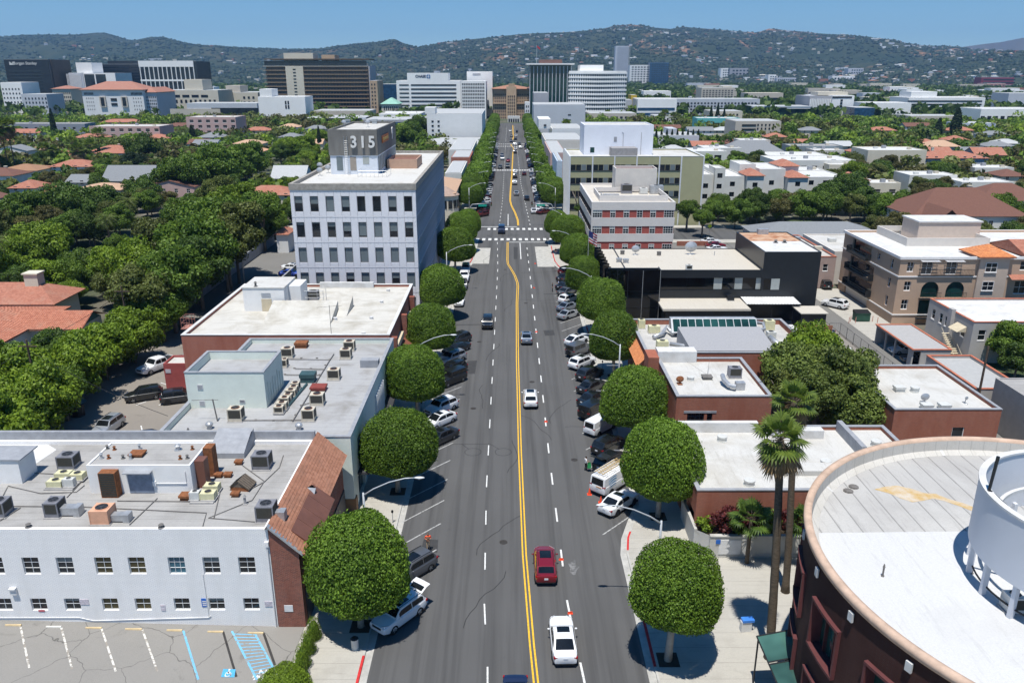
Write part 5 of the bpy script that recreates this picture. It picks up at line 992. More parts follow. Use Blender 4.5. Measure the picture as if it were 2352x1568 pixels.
P5=thing('roof_penthouse','plain beige lift house on the white-banded office','plant room',(29,187,zt)); part('wall',shell(24.2,33.7,184.9,190.5,zt-.5,19.1,{},.1,.5,.25),BEIGE,P5); part('roof',roof_sheet(24.2,33.7,184.9,190.5,18.6,.25),mat('maroon_roof',(.16,.05,.04),.9,var=.2),P5)
acz(2,2,1040,1115,188,zt-.4,2.0,1.8,ACGREY,'dark open-sided cooling unit inside the banded office roof screen'); acz(2,2,1250,1345,190,zt-.4,1.8,1.8,GALV,'large silver air handler inside the banded office roof screen',coil=False); acz(2,2,1175,1230,190,zt-.4,1.2,1.4,ACLIGHT,'small white air handler beside the large silver one',coil=False)
part('roof_pipes',MB().tube([(22,172.5,zt-.1),(30,172.5,zt-.1)],.12,5).tube([(20.5,174,zt),(20.5,181,zt)],.12,5).box(20.8,24.2,177,178.5,zt-.45,zt+.1),GALV,B5); part('entrance_canopy',MB().box(15.4,17.1,190,196,5.2,5.7),FRAMED,B5)
# ---- olive office
B6=thing('olive_office','wide office block with olive spandrels and white fins','building',(35,230,0)); OLV=mat('olive_panel',(.36,.35,.21),.8,var=.05,scale=.4); FINW=mat('white_fin',(.62,.64,.66),.6,var=.05)
x0,x1,ya,yb_,zt=16.1,52.4,218.4,241,18.45
part('wall',shell(x0,x1,ya,yb_,-.05,zt,{},.1,.35,.3),OLV,B6); part('roof',roof_sheet(x0,x1,ya,yb_,zt-.35,.3),WHITER,B6); cap('parapet_cap',x0,x1,ya,yb_,zt,FINW,B6)
cx_=[16.2,22.3,28.2,34.2,40.3,46.2]
for zb,zt_ in ((14.8,16.3),(11.3,12.8),(7.8,9.3),(4.3,5.8)):
 for a,b in zip(cx_,cx_[1:]):
  for j in range(4): w_=(b-a-.4)/4; part('window',MB().box(a+.2+j*w_+.05,a+.2+(j+1)*w_-.05,ya-.05,ya-.003,zb,zt_),GLASS if (j+int(a))%3 else BLIND,B6)
 part('sill_band',MB().box(16.2,46.2,ya-.12,ya-.004,zb-.18,zb-.02),FRAMED,B6)
 for k in range(8): part('window',MB().box(x0-.05,x0-.003,ya+.8+k*2.75,ya+3.0+k*2.75,zb,zt_),GLASSB,B6)
for x in cx_+[x1-.2]: part('fin',MB().box(x-.17,x+.17,ya-.3,ya-.13,0,zt+.05),FINW,B6)
for k in range(9): part('fin',MB().box(x0-.35,x0-.06,ya+.2+k*2.75,ya+.5+k*2.75,0,zt+.05),FINW,B6)
BX=thing('roof_block','large plain white block on the roof of the olive office','plant room',(30,230,zt)); WB=mat('white_block_paint',(.72,.74,.80),.8,var=.04,scale=.3,stain=((.62,.64,.68),.3,.62,.95)); part('wall',shell(20.5,39.6,226,239.5,zt-.36,26.15,{},.1,.25,.3),WB,BX); part('roof',roof_sheet(20.5,39.6,226,239.5,25.9,.3),WHITER,BX)
q=zrect(2,1,808,840,1082,1120,226); part('window',MB().box(q[0],q[1],225.95,225.997,q[2],q[3]),GLASSG,BX); q=zrect(2,1,982,1005,1005,1042,226); part('vent_grille',MB().box(q[0],q[1],225.95,225.997,q[2],q[3]),COPING,BX)
tubes('wall_pipe',[[(31.3,225.93,20.5),(31.3,225.93,24.0),(31.0,225.93,24.2)],[(36.3,225.93,18.2),(36.3,225.93,24.2)]],.06,COPING,BX)
part('stair_room',MB().box(27.6,34.6,220.6,225.9,zt-.36,20.4),mat('grey_block',(.28,.27,.27),.9,var=.15),BX)
# ---- tan apartment house
TA=thing('apartment_house','tan four-storey apartment house with dark balconies and arched loggias','apartment building',(78,138,0)); TAN=mat('tan_stucco_wall',(.44,.31,.22),.85,var=.05,scale=.5); TAN2=mat('grey_tan_stucco',(.46,.37,.30),.85,var=.05,scale=.5); TRIM=mat('white_trim',(.70,.68,.66),.7,var=.05)
x0,x1,ya,yb_,zt=63.8,112,127.1,150,11.4
S=lambda a,b,c,d: (a-x0,b-x0,c,d)
hS=[S(65.0,66.1,8.95,10.55),S(65.0,66.1,5.75,7.35),S(65.0,66.1,2.55,4.25),S(67.4,69.2,8.5,10.6),S(71.4,73.2,8.5,10.6),S(67.9,70.8,4.6,7.3),S(72.0,75.0,4.6,7.3),S(67.9,70.8,1.2,4.2),S(77.5,79.3,9.0,10.5),S(77.5,79.3,5.9,7.4),S(83.5,85.6,9.2,10.7),S(83.2,85.2,5.2,7.4),S(88,90,9.2,10.7),S(93,95,9.2,10.7),S(98,100,9.2,10.7),S(88,90,5.6,7.2),S(93,95,5.6,7.2)]
hW=[(yb_-b,yb_-a,c,d) for a,b,c,d in ((129.5,130.5,8.9,10.5),(129.5,130.5,5.7,7.3),(129.5,130.5,2.5,4.2),(134.5,135.5,9.3,10.4),(138,146,8.5,10.8),(136,146,5.3,7.6),(136,146,2.4,4.6),(137,147,.1,2.0))]
part('wall',shell(x0,x1,ya,yb_,-.05,zt,{'S': hS,'W': hW},.35,.3,.3),TAN,TA); part('roof',roof_sheet(x0,x1,ya,yb_,zt-.3,.3),WHITE,TA)
cap('cornice',x0,x1,ya,yb_,zt-.35,TRIM,TA,.0,.45,.25); cap('string_course',x0,x1,ya,yb_,8.05,TRIM,TA,-.003,.22,.12); cap('base_course',x0,x1,ya,yb_,1.55,TRIM,TA,-.003,.2,.12)
for a,b,c,d in hS:
 xa,xb=a+x0,b+x0; arch=b-a>2.5
 if arch:
  pane(TA,(xa+xb)/2,ya+.33,c,b-a,d-c,'S',GLASSG,'loggia_glass')
  am=MB(); n_=10; cx2,r_=(xa+xb)/2,(xb-xa)/2
  for i in range(n_):
   t0,t1=math.pi*i/n_,math.pi*(i+1)/n_; zc=d-r_
   am.face([(cx2-r_*math.cos(t0),ya-.004,zc+r_*math.sin(t0)),(cx2-r_*math.cos(t0),ya-.004,d+.02),(cx2-r_*math.cos(t1),ya-.004,d+.02),(cx2-r_*math.cos(t1),ya-.004,zc+r_*math.sin(t1))][::-1])
  if c>3: part('arch',am,TAN,TA)
  rb=MB().box(xa-.2,xb+.2,ya-.7,ya-.003,c-.18,c-.06)
  for i in range(15): x=xa-.15+(xb-xa+.3)*i/14; rb.box(x-.015,x+.015,ya-.68,ya-.65,c-.06,c+.95)
  rb.box(xa-.2,xb+.2,ya-.7,ya-.64,c+.95,c+1.0); part('balcony',rb,DMETAL,TA)
 else: window(TA,(xa+xb)/2,ya+.25,c,b-a,d-c,'S',TRIM,GLASS,2,2,True)
for a,b in ((67.2,69.4),(71.2,73.4)):
 aw=MB()
 for k in range(6): y=ya-.1-k*.16; aw.box(a-.3,b+.5,y-.05,y,10.9-k*.02,10.95-k*.02)
 aw.box(a-.2,a-.1,ya-1,ya-.003,10.8,10.88); aw.box(b+.3,b+.4,ya-1,ya-.003,10.8,10.88); part('slatted_awning',aw,TRIM,TA)
rb=MB().box(66.9,76,ya-.35,ya-.003,8.3,8.42)
for i in range(40): x=67+8.9*i/39; rb.box(x-.012,x+.012,ya-.33,ya-.3,8.42,9.3)
part('balcony_rail',rb.box(66.9,76,ya-.35,ya-.29,9.3,9.36),DMETAL,TA)
for a,b,c,d in hW:
 ye,yf=yb_-b,yb_-a
 if b-a<2: window(TA,x0+.25,(ye+yf)/2,c,b-a,d-c,'W',TRIM,GLASS,1,2,True)
 else:
  pane(TA,x0+.33,(ye+yf)/2,c,b-a,d-c,'W',GLASS if c>1 else BEIGE,'loggia_glass')
  if c>1:
   rb=MB().box(x0-1.0,x0-.003,ye-.2,yf+.2,c-.2,c-.06)
   for i in range(24): y=ye-.15+(yf-ye+.3)*i/23; rb.box(x0-.98,x0-.95,y-.015,y+.015,c-.06,c+.95)
   part('balcony',rb.box(x0-1,x0-.93,ye-.2,yf+.2,c+.95,c+1.0).box(x0-.98,x0-.003,ye-.2,ye-.17,c-.06,c+1).box(x0-.98,x0-.003,yf+.17,yf+.2,c-.06,c+1),DMETAL,TA)
part('roof_screen',shell(69.3,83.8,137,149,zt-.3,zt+1.15,{},.1,1.0,.2),BEIGE,TA); part('lift_house',MB().box(73.2,84.3,141.3,147.5,zt-.3,14.5),mat('pinkish_stucco',(.58,.47,.39),.85,var=.06),TA); part('lift_house_cap',MB().box(73.0,84.5,141.1,147.7,14.503,14.75),WHITE,TA)
tw=MB().box(76.6,81.4,ya-.4,ya+5,0,zt+.1); part('corner_bay',tw,TAN2,TA)
for zb in (9.0,5.9): window(TA,78.5,ya-.45,zb,1.9,1.55,'S',TRIM,GLASS,2,2,True)
th_=part('tile_hip',hip(MB(),76.4,81.7,ya-.6,ya+5.2,zt+.12,1.5,.35),TERRA,TA); mb=MB(); tile_slope(mb,(76.05,ya-.95,zt+.16),(82.05,ya-.95,zt+.16),(79.05,ya+2.1,zt+1.64),(79.05,ya+2.1,zt+1.64),.32); tile_slope(mb,(76.05,ya+5.5,zt+.16),(76.05,ya-.95,zt+.16),(79.05,ya+2.1,zt+1.64),(79.05,ya+2.4,zt+1.64),.32); pieces('roof_tiles',mb,tilemat('bright_clay_tile',(.60,.24,.09),(.48,.17,.07),(.5,.26,.15)),th_)
gb=part('tile_gable',gable(MB(),84.5,98,ya-.5,ya+12,zt-.1,1.9,.3,0,'x',0),TERRAR,TA); lo2=part('lower_tile_strip',MB().face([(81.8,ya-1.2,7.9),(98,ya-1.2,7.9),(98,ya-.01,8.5),(81.8,ya-.01,8.5)]),TERRAR,TA)
part('chimney',MB().box(87.8,89.2,ya+1,ya+2.4,zt,zt+2.8).box(87.6,89.4,ya+.8,ya+2.6,zt+2.805,zt+3),TAN,TA)
# ---- grey stucco house, carport, garages and brick block on the right
GW=mat('grey_stucco',(.40,.38,.36),.85,var=.06,scale=.5); REDT=mat('red_tile_trim',(.42,.14,.08),.8,var=.2)
def flat_house(name,label,cat,x0,x1,y0,y1,z,wall,roof,trim,wins=(),west=(),par=.25):
 FOOT.append((x0,x1,y0,y1,z,z+.3)); LM.append(((x0+x1)/2,(y0+y1)/2,label)); t=thing(name,label,cat,((x0+x1)/2,(y0+y1)/2,0)); part('wall',shell(x0,x1,y0,y1,-.05,z,{'S': [(a-x0,b-x0,c,d) for a,b,c,d in wins],'W': [(y1-b,y1-a,c,d) for a,b,c,d in west]},.15,par,.25),wall,t); part('roof',roof_sheet(x0,x1,y0,y1,z-par,.25),roof,t)
 if trim: cap('parapet_cap',x0,x1,y0,y1,z,trim,t,.28,.1)
 for a,b,c,d in wins: window(t,(a+b)/2,y0+.13,c,b-a,d-c,'S',TRIM,GLASS,1,2,True)
 if y0>150:
  for k in range(3): u,v=x0+(x1-x0)*(.2+.28*k+.05*((k*7+int(x0))%3)),y0+(y1-y0)*(.35+.12*((k+int(y0))%4)); part('roof_unit',MB().box(u-.8,u+.7,v-.6,v+.6,z-par,z+.5+.4*(k%2)),(ACLIGHT,COPING,ACTAN)[k],t)
 for a,b,c,d in west: window(t,x0+.13,(a+b)/2,c,b-a,d-c,'W',TRIM,GLASS,1,2,True)
 return t
GH=flat_house('stucco_house','grey stucco two-storey house with white flat roof and outside stair','house',66.3,86,108.4,121,6.1,GW,WHITE,REDT,[(67.2,68.3,3.4,5.0),(73.5,74.6,3.4,5)],[(110.2,111.4,3.2,4.6),(115,115.9,3.3,4.9),(116.6,117.5,3.3,4.9),(118.8,119.8,3.3,4.9)])
part('window_awning',MB().face([(66.2,109.8,5.0),(64.9,109.8,4.2),(64.9,112.3,4.2),(66.2,112.3,5.0)]).face([(66.2,109.8,5),(64.9,109.8,4.2),(66.2,109.8,4.2)]),CREAM,GH); part('chimney',MB().box(65.7,66.28,113.3,114.3,0,6.6),GW,GH)
st_=MB()
for k in range(13): st_.box(64.4,65.6,112.6-k*.33,113.0-k*.33,3.0-k*.23,3.08-k*.23)
part('outside_stair',st_.tube([(64.4,113,3.9),(64.4,108.4,.9)],.03,4).tube([(65.6,113,3.9),(65.6,108.4,.9)],.03,4),CREAM,GH)
CP=thing('carport','open carport with grey roof and red tile rim beside the alley','carport',(59,111,0)); x0,x1,ya,yb_,z=56.6,62.0,105.4,117.2,3.0
part('wall',MB().box(x1-.2,x1,ya,yb_,0,z-.2).box(x0+1.2,x1-.2,ya,ya+.2,0,z-.2).box(x0+.1,x1-.2,yb_-.2,yb_,0,z-.2).box(x0+.1,x0+.3,ya+.2,ya+1.4,0,z-.2),GW,CP); part('roof',MB().box(x0,x1+.05,ya-.05,yb_+.05,z-.197,z),mat('grey_gravel_roof',(.36,.35,.34),.9,var=.08,scale=2),CP); cap('tile_rim',x0,x1,ya,yb_,z,REDT,CP,.18,.12,.12); part('post',MB().box(x0+.1,x0+.3,110.8,111.0,0,z-.2),GW,CP); part('post',MB().box(x0+.1,x0+.3,113.8,114,0,z-.2),GW,CP)
flat_house('garage','grey garage with red tile rim behind the utility pole','garage',56.0,62.0,88.6,100.6,3.9,GW,mat('grey_gravel_roof2',(.37,.37,.36),.9,var=.08,scale=2),REDT,par=.3)
flat_house('brick_block','brown-brick block with white roof and satellite dish behind the round building','building',40.9,52.3,77.7,91.2,6.0,RBR,WHITER,COPING,[(47.4,48.7,1.6,4.0)],par=.35)
for i,(x,y) in enumerate(((1615,605),(1915,610),(1545,525),(1430,520),(1630,650),(1760,650))): p=at(*zp(3,3,x,y),5.65); roof_vent(p[0],max(p[1],78.3),5.65,.6,.5 if i != 1 else .2,GALV if i<2 else ACLIGHT,f'{["satellite dish", "tiny dish", "white drum vent", "flat white hatch", "peaked front vent", "low front vent"][i]} on the brick block roof behind the round building',['dish','dish','drum','hatch','hatch','hatch'][i])
flat_house('stucco_house','grey stucco building with open ground floor at the right photo edge','house',57.0,74,66,87.0,6.0,mat('grey_side_stucco',(.30,.29,.28),.85,var=.08),GREYR,None,(),[(79.5,80.6,3.6,5),(76.5,78.5,3.9,4.8),(73,75.4,3.9,4.8)],par=.1)
# ---- more houses to the right
BRNS=mat('brown_shingle',(.155,.075,.055),.9,var=.15,scale=3); GRYS=mat('grey_shingle_roof',(.20,.21,.22),.9,var=.12,scale=3); STW=mat('pale_stucco',(.62,.61,.57),.85,var=.06,scale=.5); STC=mat('cream_stucco',(.60,.55,.44),.85,var=.06,scale=.5)
def house(name,label,x0,x1,y0,y1,z,h,wall,roof,kind='hip',axis='x',wins=True,chim=None,cat='house',over=.45,group=None,wing=None):
 FOOT.append((x0,x1,y0,y1,z,z+h)); LM.append(((x0+x1)/2,(y0+y1)/2,label)); t=thing(name,label,cat,((x0+x1)/2,(y0+y1)/2,0),group); wl_=[]
 if wins:
  n=max(1,int((x1-x0)/3.4)); zs_=[.9] if z<4.5 else ([.9,3.8] if z<7.5 else [.9,3.9,6.9])
  for i in range(n):
   for zz in zs_: xc=x0+(i+.5)*(x1-x0)/n; wl_.append((xc-x0-.55,xc-x0+.55,zz,zz+1.35))
 mb=shell(x0,x1,y0,y1,-.05,z,{'S': wl_},.12,0)
 part('wall',mb,wall,t)
 for a,b,c,d in wl_: window(t,x0+(a+b)/2,y0+.1,c-.05,b-a,d-c,'S',TRIM,GLASS,2,2)
 rm=MB(); (hip(rm,x0,x1,y0,y1,z+.02,h,over) if kind=='hip' else gable(rm,x0,x1,y0,y1,z+.02,h,over,0,axis,None)); rf=part('roof',rm,roof,t)
 if kind=='gable':
  for k in (0,1): part('gable_wall',MB().face([(x,y0,z),(x,y1,z),(x,(y0+y1)/2,z+h-.05)] if axis=='x' else [(x0,y,z),(x1,y,z),((x0+x1)/2,y,z+h-.05)]) if (x := (x0,x1)[k],y := (y0,y1)[k]) else None,wall,t)
 if wing:
  a,b,c,d,ax,hh=wing; wm_=MB(); wm_.box(a,b,c,d,-.05,z-.3); part('wing_wall',wm_,wall,t); w2=MB(); gable(w2,a,b,c,d,z-.28,hh,over,0,ax,0); part('wing_roof',w2,roof,t)
 if chim: part('chimney',MB().box(chim[0]-.45,chim[0]+.45,chim[1]-.4,chim[1]+.4,z-.5,chim[2]).box(chim[0]-.55,chim[0]+.55,chim[1]-.5,chim[1]+.5,chim[2]+.003,chim[2]+.2),STC,rf)
 return t
house('hip_house','long low house with grey hip roof behind the black building',57,86,180,193,4.3,2.3,mat('slate_wall',(.35,.37,.4),.8,var=.08),GRYS)
house('brown_roof_house','large white house under a broad brown hip roof',100,128,196,214,6.2,5.8,STW,BRNS,chim=(118,206,12.2),wing=(101,108,188,199,'y',3.2))
house('brown_roof_house','second brown-roofed house at the right photo edge',131,150,222,236,6,4,STW,BRNS)
flat_house('pink_flat_house','dull pink flat-roofed house between black tower and tan apartments','house',57.5,63.0,150.5,172,6.2,mat('pink_grey_stucco',(.36,.27,.24),.85,var=.08),WHITER,REDT,[(58.3,59.3,3.4,4.8),(60.6,61.6,3.4,4.8)])
flat_house('pale_flat_house','pale flat-roofed house behind the pink one','house',64,78,154,172,6.5,BEIGE,WHITER,None,[(66+3*k,67.2+3*k,3.6,5) for k in range(3)])
flat_house('white_flat_house','low white flat-roofed house behind tan apartments','house',92,118,160,176,5.5,STW,WHITE,None)
# white stepped apartment complex
WA=thing('apartment_house','white stepped apartment complex with small red tile roofs','apartment building',(80,252,0)); rr=random.Random(5)
def wa_block(x0,x1,y0,y1,z,tile=False):
 n=max(1,int((x1-x0)/4.2)); nf=int(z/3.1); hl=[]
 for i in range(n):
  for f in range(nf): xc=(i+.5)*(x1-x0)/n; hl.append((xc-.75,xc+.75,f*3.1+1.0,f*3.1+2.4))
 part('wall',shell(x0,x1,y0,y1,-.05,z,{'S': hl},.2,.3,.25),STW,WA); part('roof',roof_sheet(x0,x1,y0,y1,z-.3,.25),WHITE,WA)
 for a,b,c,d in hl: window(WA,x0+(a+b)/2,y0+.17,c-.05,b-a,d-c,'S',FRAMED,GLASS,2,1)
 if tile: part('tile_roof',hip(MB(),x0+.1,x1-.1,y0+.1,y1-.1,z+.01,1.6,.5),TERRAR,WA)
for a in ((60.5,63.5,238,246,13.2),(56,60.45,239,262,11.2),(63.55,71,243,262,10.2),(71.05,76,241,250,10.6,True),(76.05,84,246,264,12.0),(84.05,90,243,252,9.8,True),(90.05,103,246,264,9.6),(71.05,76,250.05,262,13),(60.5,63.5,246.05,258,12.2),(84.05,90,252.05,262,12.2,True),(103.05,109,244,256,8.8,True)): wa_block(*a)
for k in range(3):
 for f in range(4): part('balcony',MB().box(54.9,55.98,241+k*6.5,244.5+k*6.5,1.2+f*2.7,2.2+f*2.7),STW,WA)
flat_house('cream_apartment','cream two-storey block with dark balcony opening beyond the white complex','apartment building',140,163,318,334,11,STC,WHITE,None,[(145.5,148.3,2,8),(153,155,5.5,7.5),(157.5,160,5.5,7.5)])
house('red_roof_house','blue-grey house with red hip roof beside the cream block',163.5,190,322,336,7.5,2.2,mat('bluegrey_wall',(.32,.36,.42),.8),TERRAR)
flat_house('white_terrace','broad white flat-roofed terrace left of the cream block','house',98,128,300,318,9,STW,WHITE,None,[(100+4*k,102+4*k,5,7) for k in range(6)])
house('grey_roof_house','white house with dark grey hip roof right of the poplars',92,120,352,368,6.5,5,STW,GRYS)
flat_house('modern_house','modern white house with overhanging flat roof left of grey roof','house',66,88,330,346,9.5,STW,WHITE,None,[(68+5*k,71+5*k,5,8) for k in range(4)])
flat_house('slate_house','dark slate flat-roofed house beside the grey hip roof','house',128,152,372,384,8,mat('slate_blue_wall',(.2,.24,.26),.7),GREYR,None,[(130+5*k,133+5*k,4,6.5) for k in range(4)])
house('red_roof_house','small cream house with red roof left of the slate house',108,124,385,397,6,2.5,STC,TERRAR)
flat_house('teal_house','teal and white flat house behind tall cypresses','house',124,152,545,560,11,mat('teal_paint',(.12,.42,.42),.7),WHITE,None,[(130+6*k,133+6*k,4,8) for k in range(3)])
# pale low blocks between the apartment complex and the far trees
for i,(a,b,pt,z,d,m,lb) in enumerate(((1766,1905,357,8,16,STW,'long white flat block above the white apartment complex'),(1618,1704,340,9,14,STW,'white boxy house left of the white apartment complex'),(1905,1968,378,8,12,STC,'cream boxy flats beside tall garden palms'),(1830,1900,392,9,12,STW,'white flats with dark corner right of the complex'),(2090,2200,402,6,12,STW,'low white house in front of the blue-grey house'),(2210,2330,418,5,12,STW,'low white house right of the brown hip roof'),(1700,1770,322,8,12,BEIGE,'beige flat-roofed house below the cypresses'),(2000,2070,420,5,9,STC,'cream low house left of the brown hip roof'),(1870,1940,345,7,12,BEIGE,'beige low block behind the long white one'),(2240,2330,385,6,12,STW,'white house with flat roof far right'))):
 p,q=at(a,pt,z),at(b,pt,z); n=max(2,int((q[0]-p[0])/5)); ww=(q[0]-p[0])/n
 flat_house('low_flats',lb,'apartment building',p[0],q[0],p[1],p[1]+d,z,m,WHITE,None,[(p[0]+ww*(k+.28),p[0]+ww*(k+.72),zz,zz+1.5) for k in range(n) for zz in ((1.2,4.4) if z>6.5 else (1.4,))])
 # ------------------------------------------------------------------ houses of the residential blocks to the left
def hp_(label,px0,px1,pye,z,h,dep,wall,roof,kind='hip',axis='x',name='house',**k):
 a,b=at(px0,pye,z),at(px1,pye,z); return house(name,label,a[0],b[0],a[1],a[1]+dep,z,h,wall,roof,kind,axis,**k)
BRKH=mat('warm_brick_wall',(.36,.16,.10),.85,var=.15,scale=3); WSTU=mat('white_stucco',(.68,.68,.67),.85,var=.05,scale=.5); PINK=mat('pink_stucco',(.50,.35,.32),.85,var=.06,scale=.5); LTER=mat('light_clay_shingle',(.46,.30,.20),.9,var=.15,scale=3); LGRY=mat('light_grey_roof',(.40,.41,.41),.9,var=.1,scale=2)
NH=thing('tile_house','terracotta tiled house with hip and gable wings at the left edge','house',(-72,116,0))
part('wall',MB().box(-71.5,-63.4,112.0,118.4,0,4.3).box(-92,-71,106,122,0,4.2).box(-90,-74,124,132,0,4.6),WSTU,NH)
w1=part('gable_roof',gable(MB(),-73.5,-63.0,111.6,118.8,4.45,1.5,.5,0,'x',None),TERRA,NH); part('gable_end',MB().face([(-63.4,112,4.3),(-63.4,118.4,4.3),(-63.4,115.2,5.9)]),mat('teal_gable',(.10,.22,.22),.8),NH)
mb=MB(); tile_slope(mb,(-73.6,111.1,4.28),(-62.75,111.1,4.28),(-62.75,115.2,5.96),(-73.6,115.2,5.96),.3); pieces('roof_tiles',mb,TERRA,w1); mb=MB(); tile_slope(mb,(-92.6,104.9,4.34),(-70.4,104.9,4.34),(-79.5,114,6.9),(-83.5,114,6.9),.32); tile_slope(mb,(-70.4,104.9,4.34),(-70.4,123.1,4.34),(-79.5,114,6.9),(-79.5,114,6.9),.32)
w2=part('hip_roof',hip(MB(),-92,-71,105.5,122.5,4.3,2.6,.6),TERRARY,NH); pieces('roof_tiles',mb,TERRA,w2); w3=part('rear_hip_roof',hip(MB(),-90.5,-73.5,123.5,132.5,4.7,2.4,.5),TERRAR,NH); part('chimney',MB().box(-79.6,-77.4,127,129,5,8.6).box(-79.8,-77.2,126.8,129.2,8.603,8.8),STC,NH)
hp_('red-roofed stucco house with tan chimneys just left of the office block',548,672,448,4.6,2.2,11,STC,TERRAR,chim=None,wing=None)
hp_('brick house with brown-red roof and chimney among left trees',76,158,446,5.6,2.0,10,BRKH,TERRAR,wins=True)
hp_('cream house with pale clay hip roof among left trees',168,276,436,5.4,1.4,12,STC,LTER)
hp_('white house with steep dark grey gable roof',233,344,414,5.8,4.2,13,WSTU,GRYS,'gable')
hp_('house with long grey-green roof right of the steep grey gable',350,432,396,5,2.6,11,WSTU,mat('greygreen_shingle',(.17,.19,.18),.9,var=.12,scale=3))
hp_('house with pale grey gable roof left of the office block',622,700,408,5,3.6,11,WSTU,LGRY,'gable')
hp_('long house with red tile roof and white walls below tall palms',112,210,383,4.6,2.2,12,WSTU,TERRAR)
hp_('white two-storey house with red roof behind tall palms',218,288,352,7,2.0,12,WSTU,TERRAR)
hp_('low house with brown roof at the far left edge',-10,84,392,4.2,1.8,14,STC,mat('brown_clay_roof',(.30,.17,.10),.9,var=.12,scale=2))
hp_('small red-roofed house half hidden right of long red house',388,470,380,4.6,2.0,10,STC,TERRAR)
hp_('pale clay-roofed house carrying solar panels',500,600,349,5,2.2,13,WSTU,mat('peach_clay_roof',(.52,.30,.18),.9,var=.12,scale=2))
hp_('dark grey roofed white house behind the date palm',452,512,316,5.5,2.4,12,WSTU,GRYS)
hp_('wide red-roofed house in front of the white hotel',230,320,281,5.5,2.0,12,WSTU,TERRAR)
flat_house('pink_apartment','pink three-storey apartment block behind the trees','apartment building',-240,-200,470,490,10.5,PINK,WHITER,None,[(-238+5*k,-235.5+5*k,zz,zz+1.7) for k in range(8) for zz in (1.2,4.4,7.6)])
flat_house('pink_apartment','taller dusty pink apartment block right of the first pink one','apartment building',-196,-166,500,520,14,PINK,WHITER,None,[(-194+5*k,-191.5+5*k,zz,zz+1.7) for k in range(6) for zz in (1.2,4.4,7.6,10.8)])
flat_house('grey_terrace','long grey flat-roofed terrace with dormers before the hotel','apartment building',-340,-268,520,534,9,mat('grey_terrace_wall',(.24,.26,.30),.8,var=.1),GREYR,None,[(-336+6*k,-334+6*k,zz,zz+1.7) for k in range(12) for zz in (1.2,5.2)])
hp_('white garage with little red tile roof half under the big trees',318,356,530,3.2,1.3,6,WSTU,TERRAR)
hp_('narrow white garden house with red tile roof left of the office block',634,660,538,4.4,1.2,5.5,WSTU,TERRAR,wins=False)
hp_('beige garage beside the narrow garden house',660,678,540,3.2,.9,8,STC,LTER,wins=False)
SRL=((20,432,60),(150,418,50),(60,345,60),(330,318,55),(430,330,50),(560,300,60),(640,315,50),(690,330,50),(130,300,60),(380,290,60),(20,305,70),(700,296,50),(640,292,46),(250,305,55))
for i,(px,py,w_) in enumerate(SRL):
 hp_(f'small roof showing between left-hand trees, {rank(SRL, i)}: {["red", "grey", "clay", "red", "brown"][i % 5]} roof',px,px+w_,py,4.6,2,10,(WSTU,STC)[i%2],(TERRAR,GRYS,LTER,TERRAR,BRNS)[i%5],('hip','gable')[i%3==1],group='small roofs among the left trees')
SRR=((2110,330,50),(2210,350,60),(2290,330,60),(2000,300,60),(2080,290,60),(2180,300,60),(2260,310,60),(1900,335,60),(1960,350,50),(2300,405,60),(2140,350,50),(1840,300,50),(1520,345,60),(1590,335,60),(1660,330,50),(1530,310,50),(1580,300,60),(1640,300,55),(1760,315,50),(1505,295,60))
for i,(px,py,w_) in enumerate(SRR):
 hp_(f'small roof showing between right-hand trees, {rank(SRR, i)}: {["red", "grey", "white", "red", "brown"][i % 5]} roof',px,px+w_,py,5.2,2,10,(WSTU,STC)[i%2],(TERRAR,GRYS,LGRY,TERRAR,BRNS)[i%5],('hip','gable')[i%3==1],group='small roofs among the right trees')
hq=random.Random(33)
for sd,xs_,ys_ in ((-1,(-282,-258,-232,-206,-180,-154,-128,-110),(222,250,278,308,340,374,410,446)),(1,(136,160,186,212,238,264),(236,262,290,352,392,430))):
 for r_,Y in enumerate(ys_):
  for c_,X in enumerate(xs_):
   X2,Y2=X+hq.uniform(-4,4),Y+hq.uniform(-4,4); w_,d_=hq.uniform(11,17),hq.uniform(9,12)
   if abs(X2)>Y2*.66+12 or any(a-4<X2+w_/2 and X2-w_/2<b+4 and c-5<Y2+d_ and Y2<d+5 for a,b,c,d,_,_ in FOOT) or hq.random()<.25: continue
   k=hq.choice((0,0,1,2,3,0,4)); house('house',f'{("red tiled", "grey shingled", "tan", "brown", "pale flat-looking")[k]} house in {ORD[r_]} row back, {ORD[c_]} column from {"left" if sd < 0 else "avenue"}, {"left" if sd < 0 else "right"} blocks',X2-w_/2,X2+w_/2,Y2,Y2+d_,hq.choice((3.6,5.8,5.8)),hq.uniform(1.5,2.8),hq.choice((WSTU,STC,PINK,STW)),(TERRAR,GRYS,LTER,BRNS,LGRY)[k],hq.choice(('hip','gable')),hq.choice('xy'),chim=(X2+2,Y2+d_*.6,8.2) if hq.random()<.5 else None,group='houses in the residential grid')
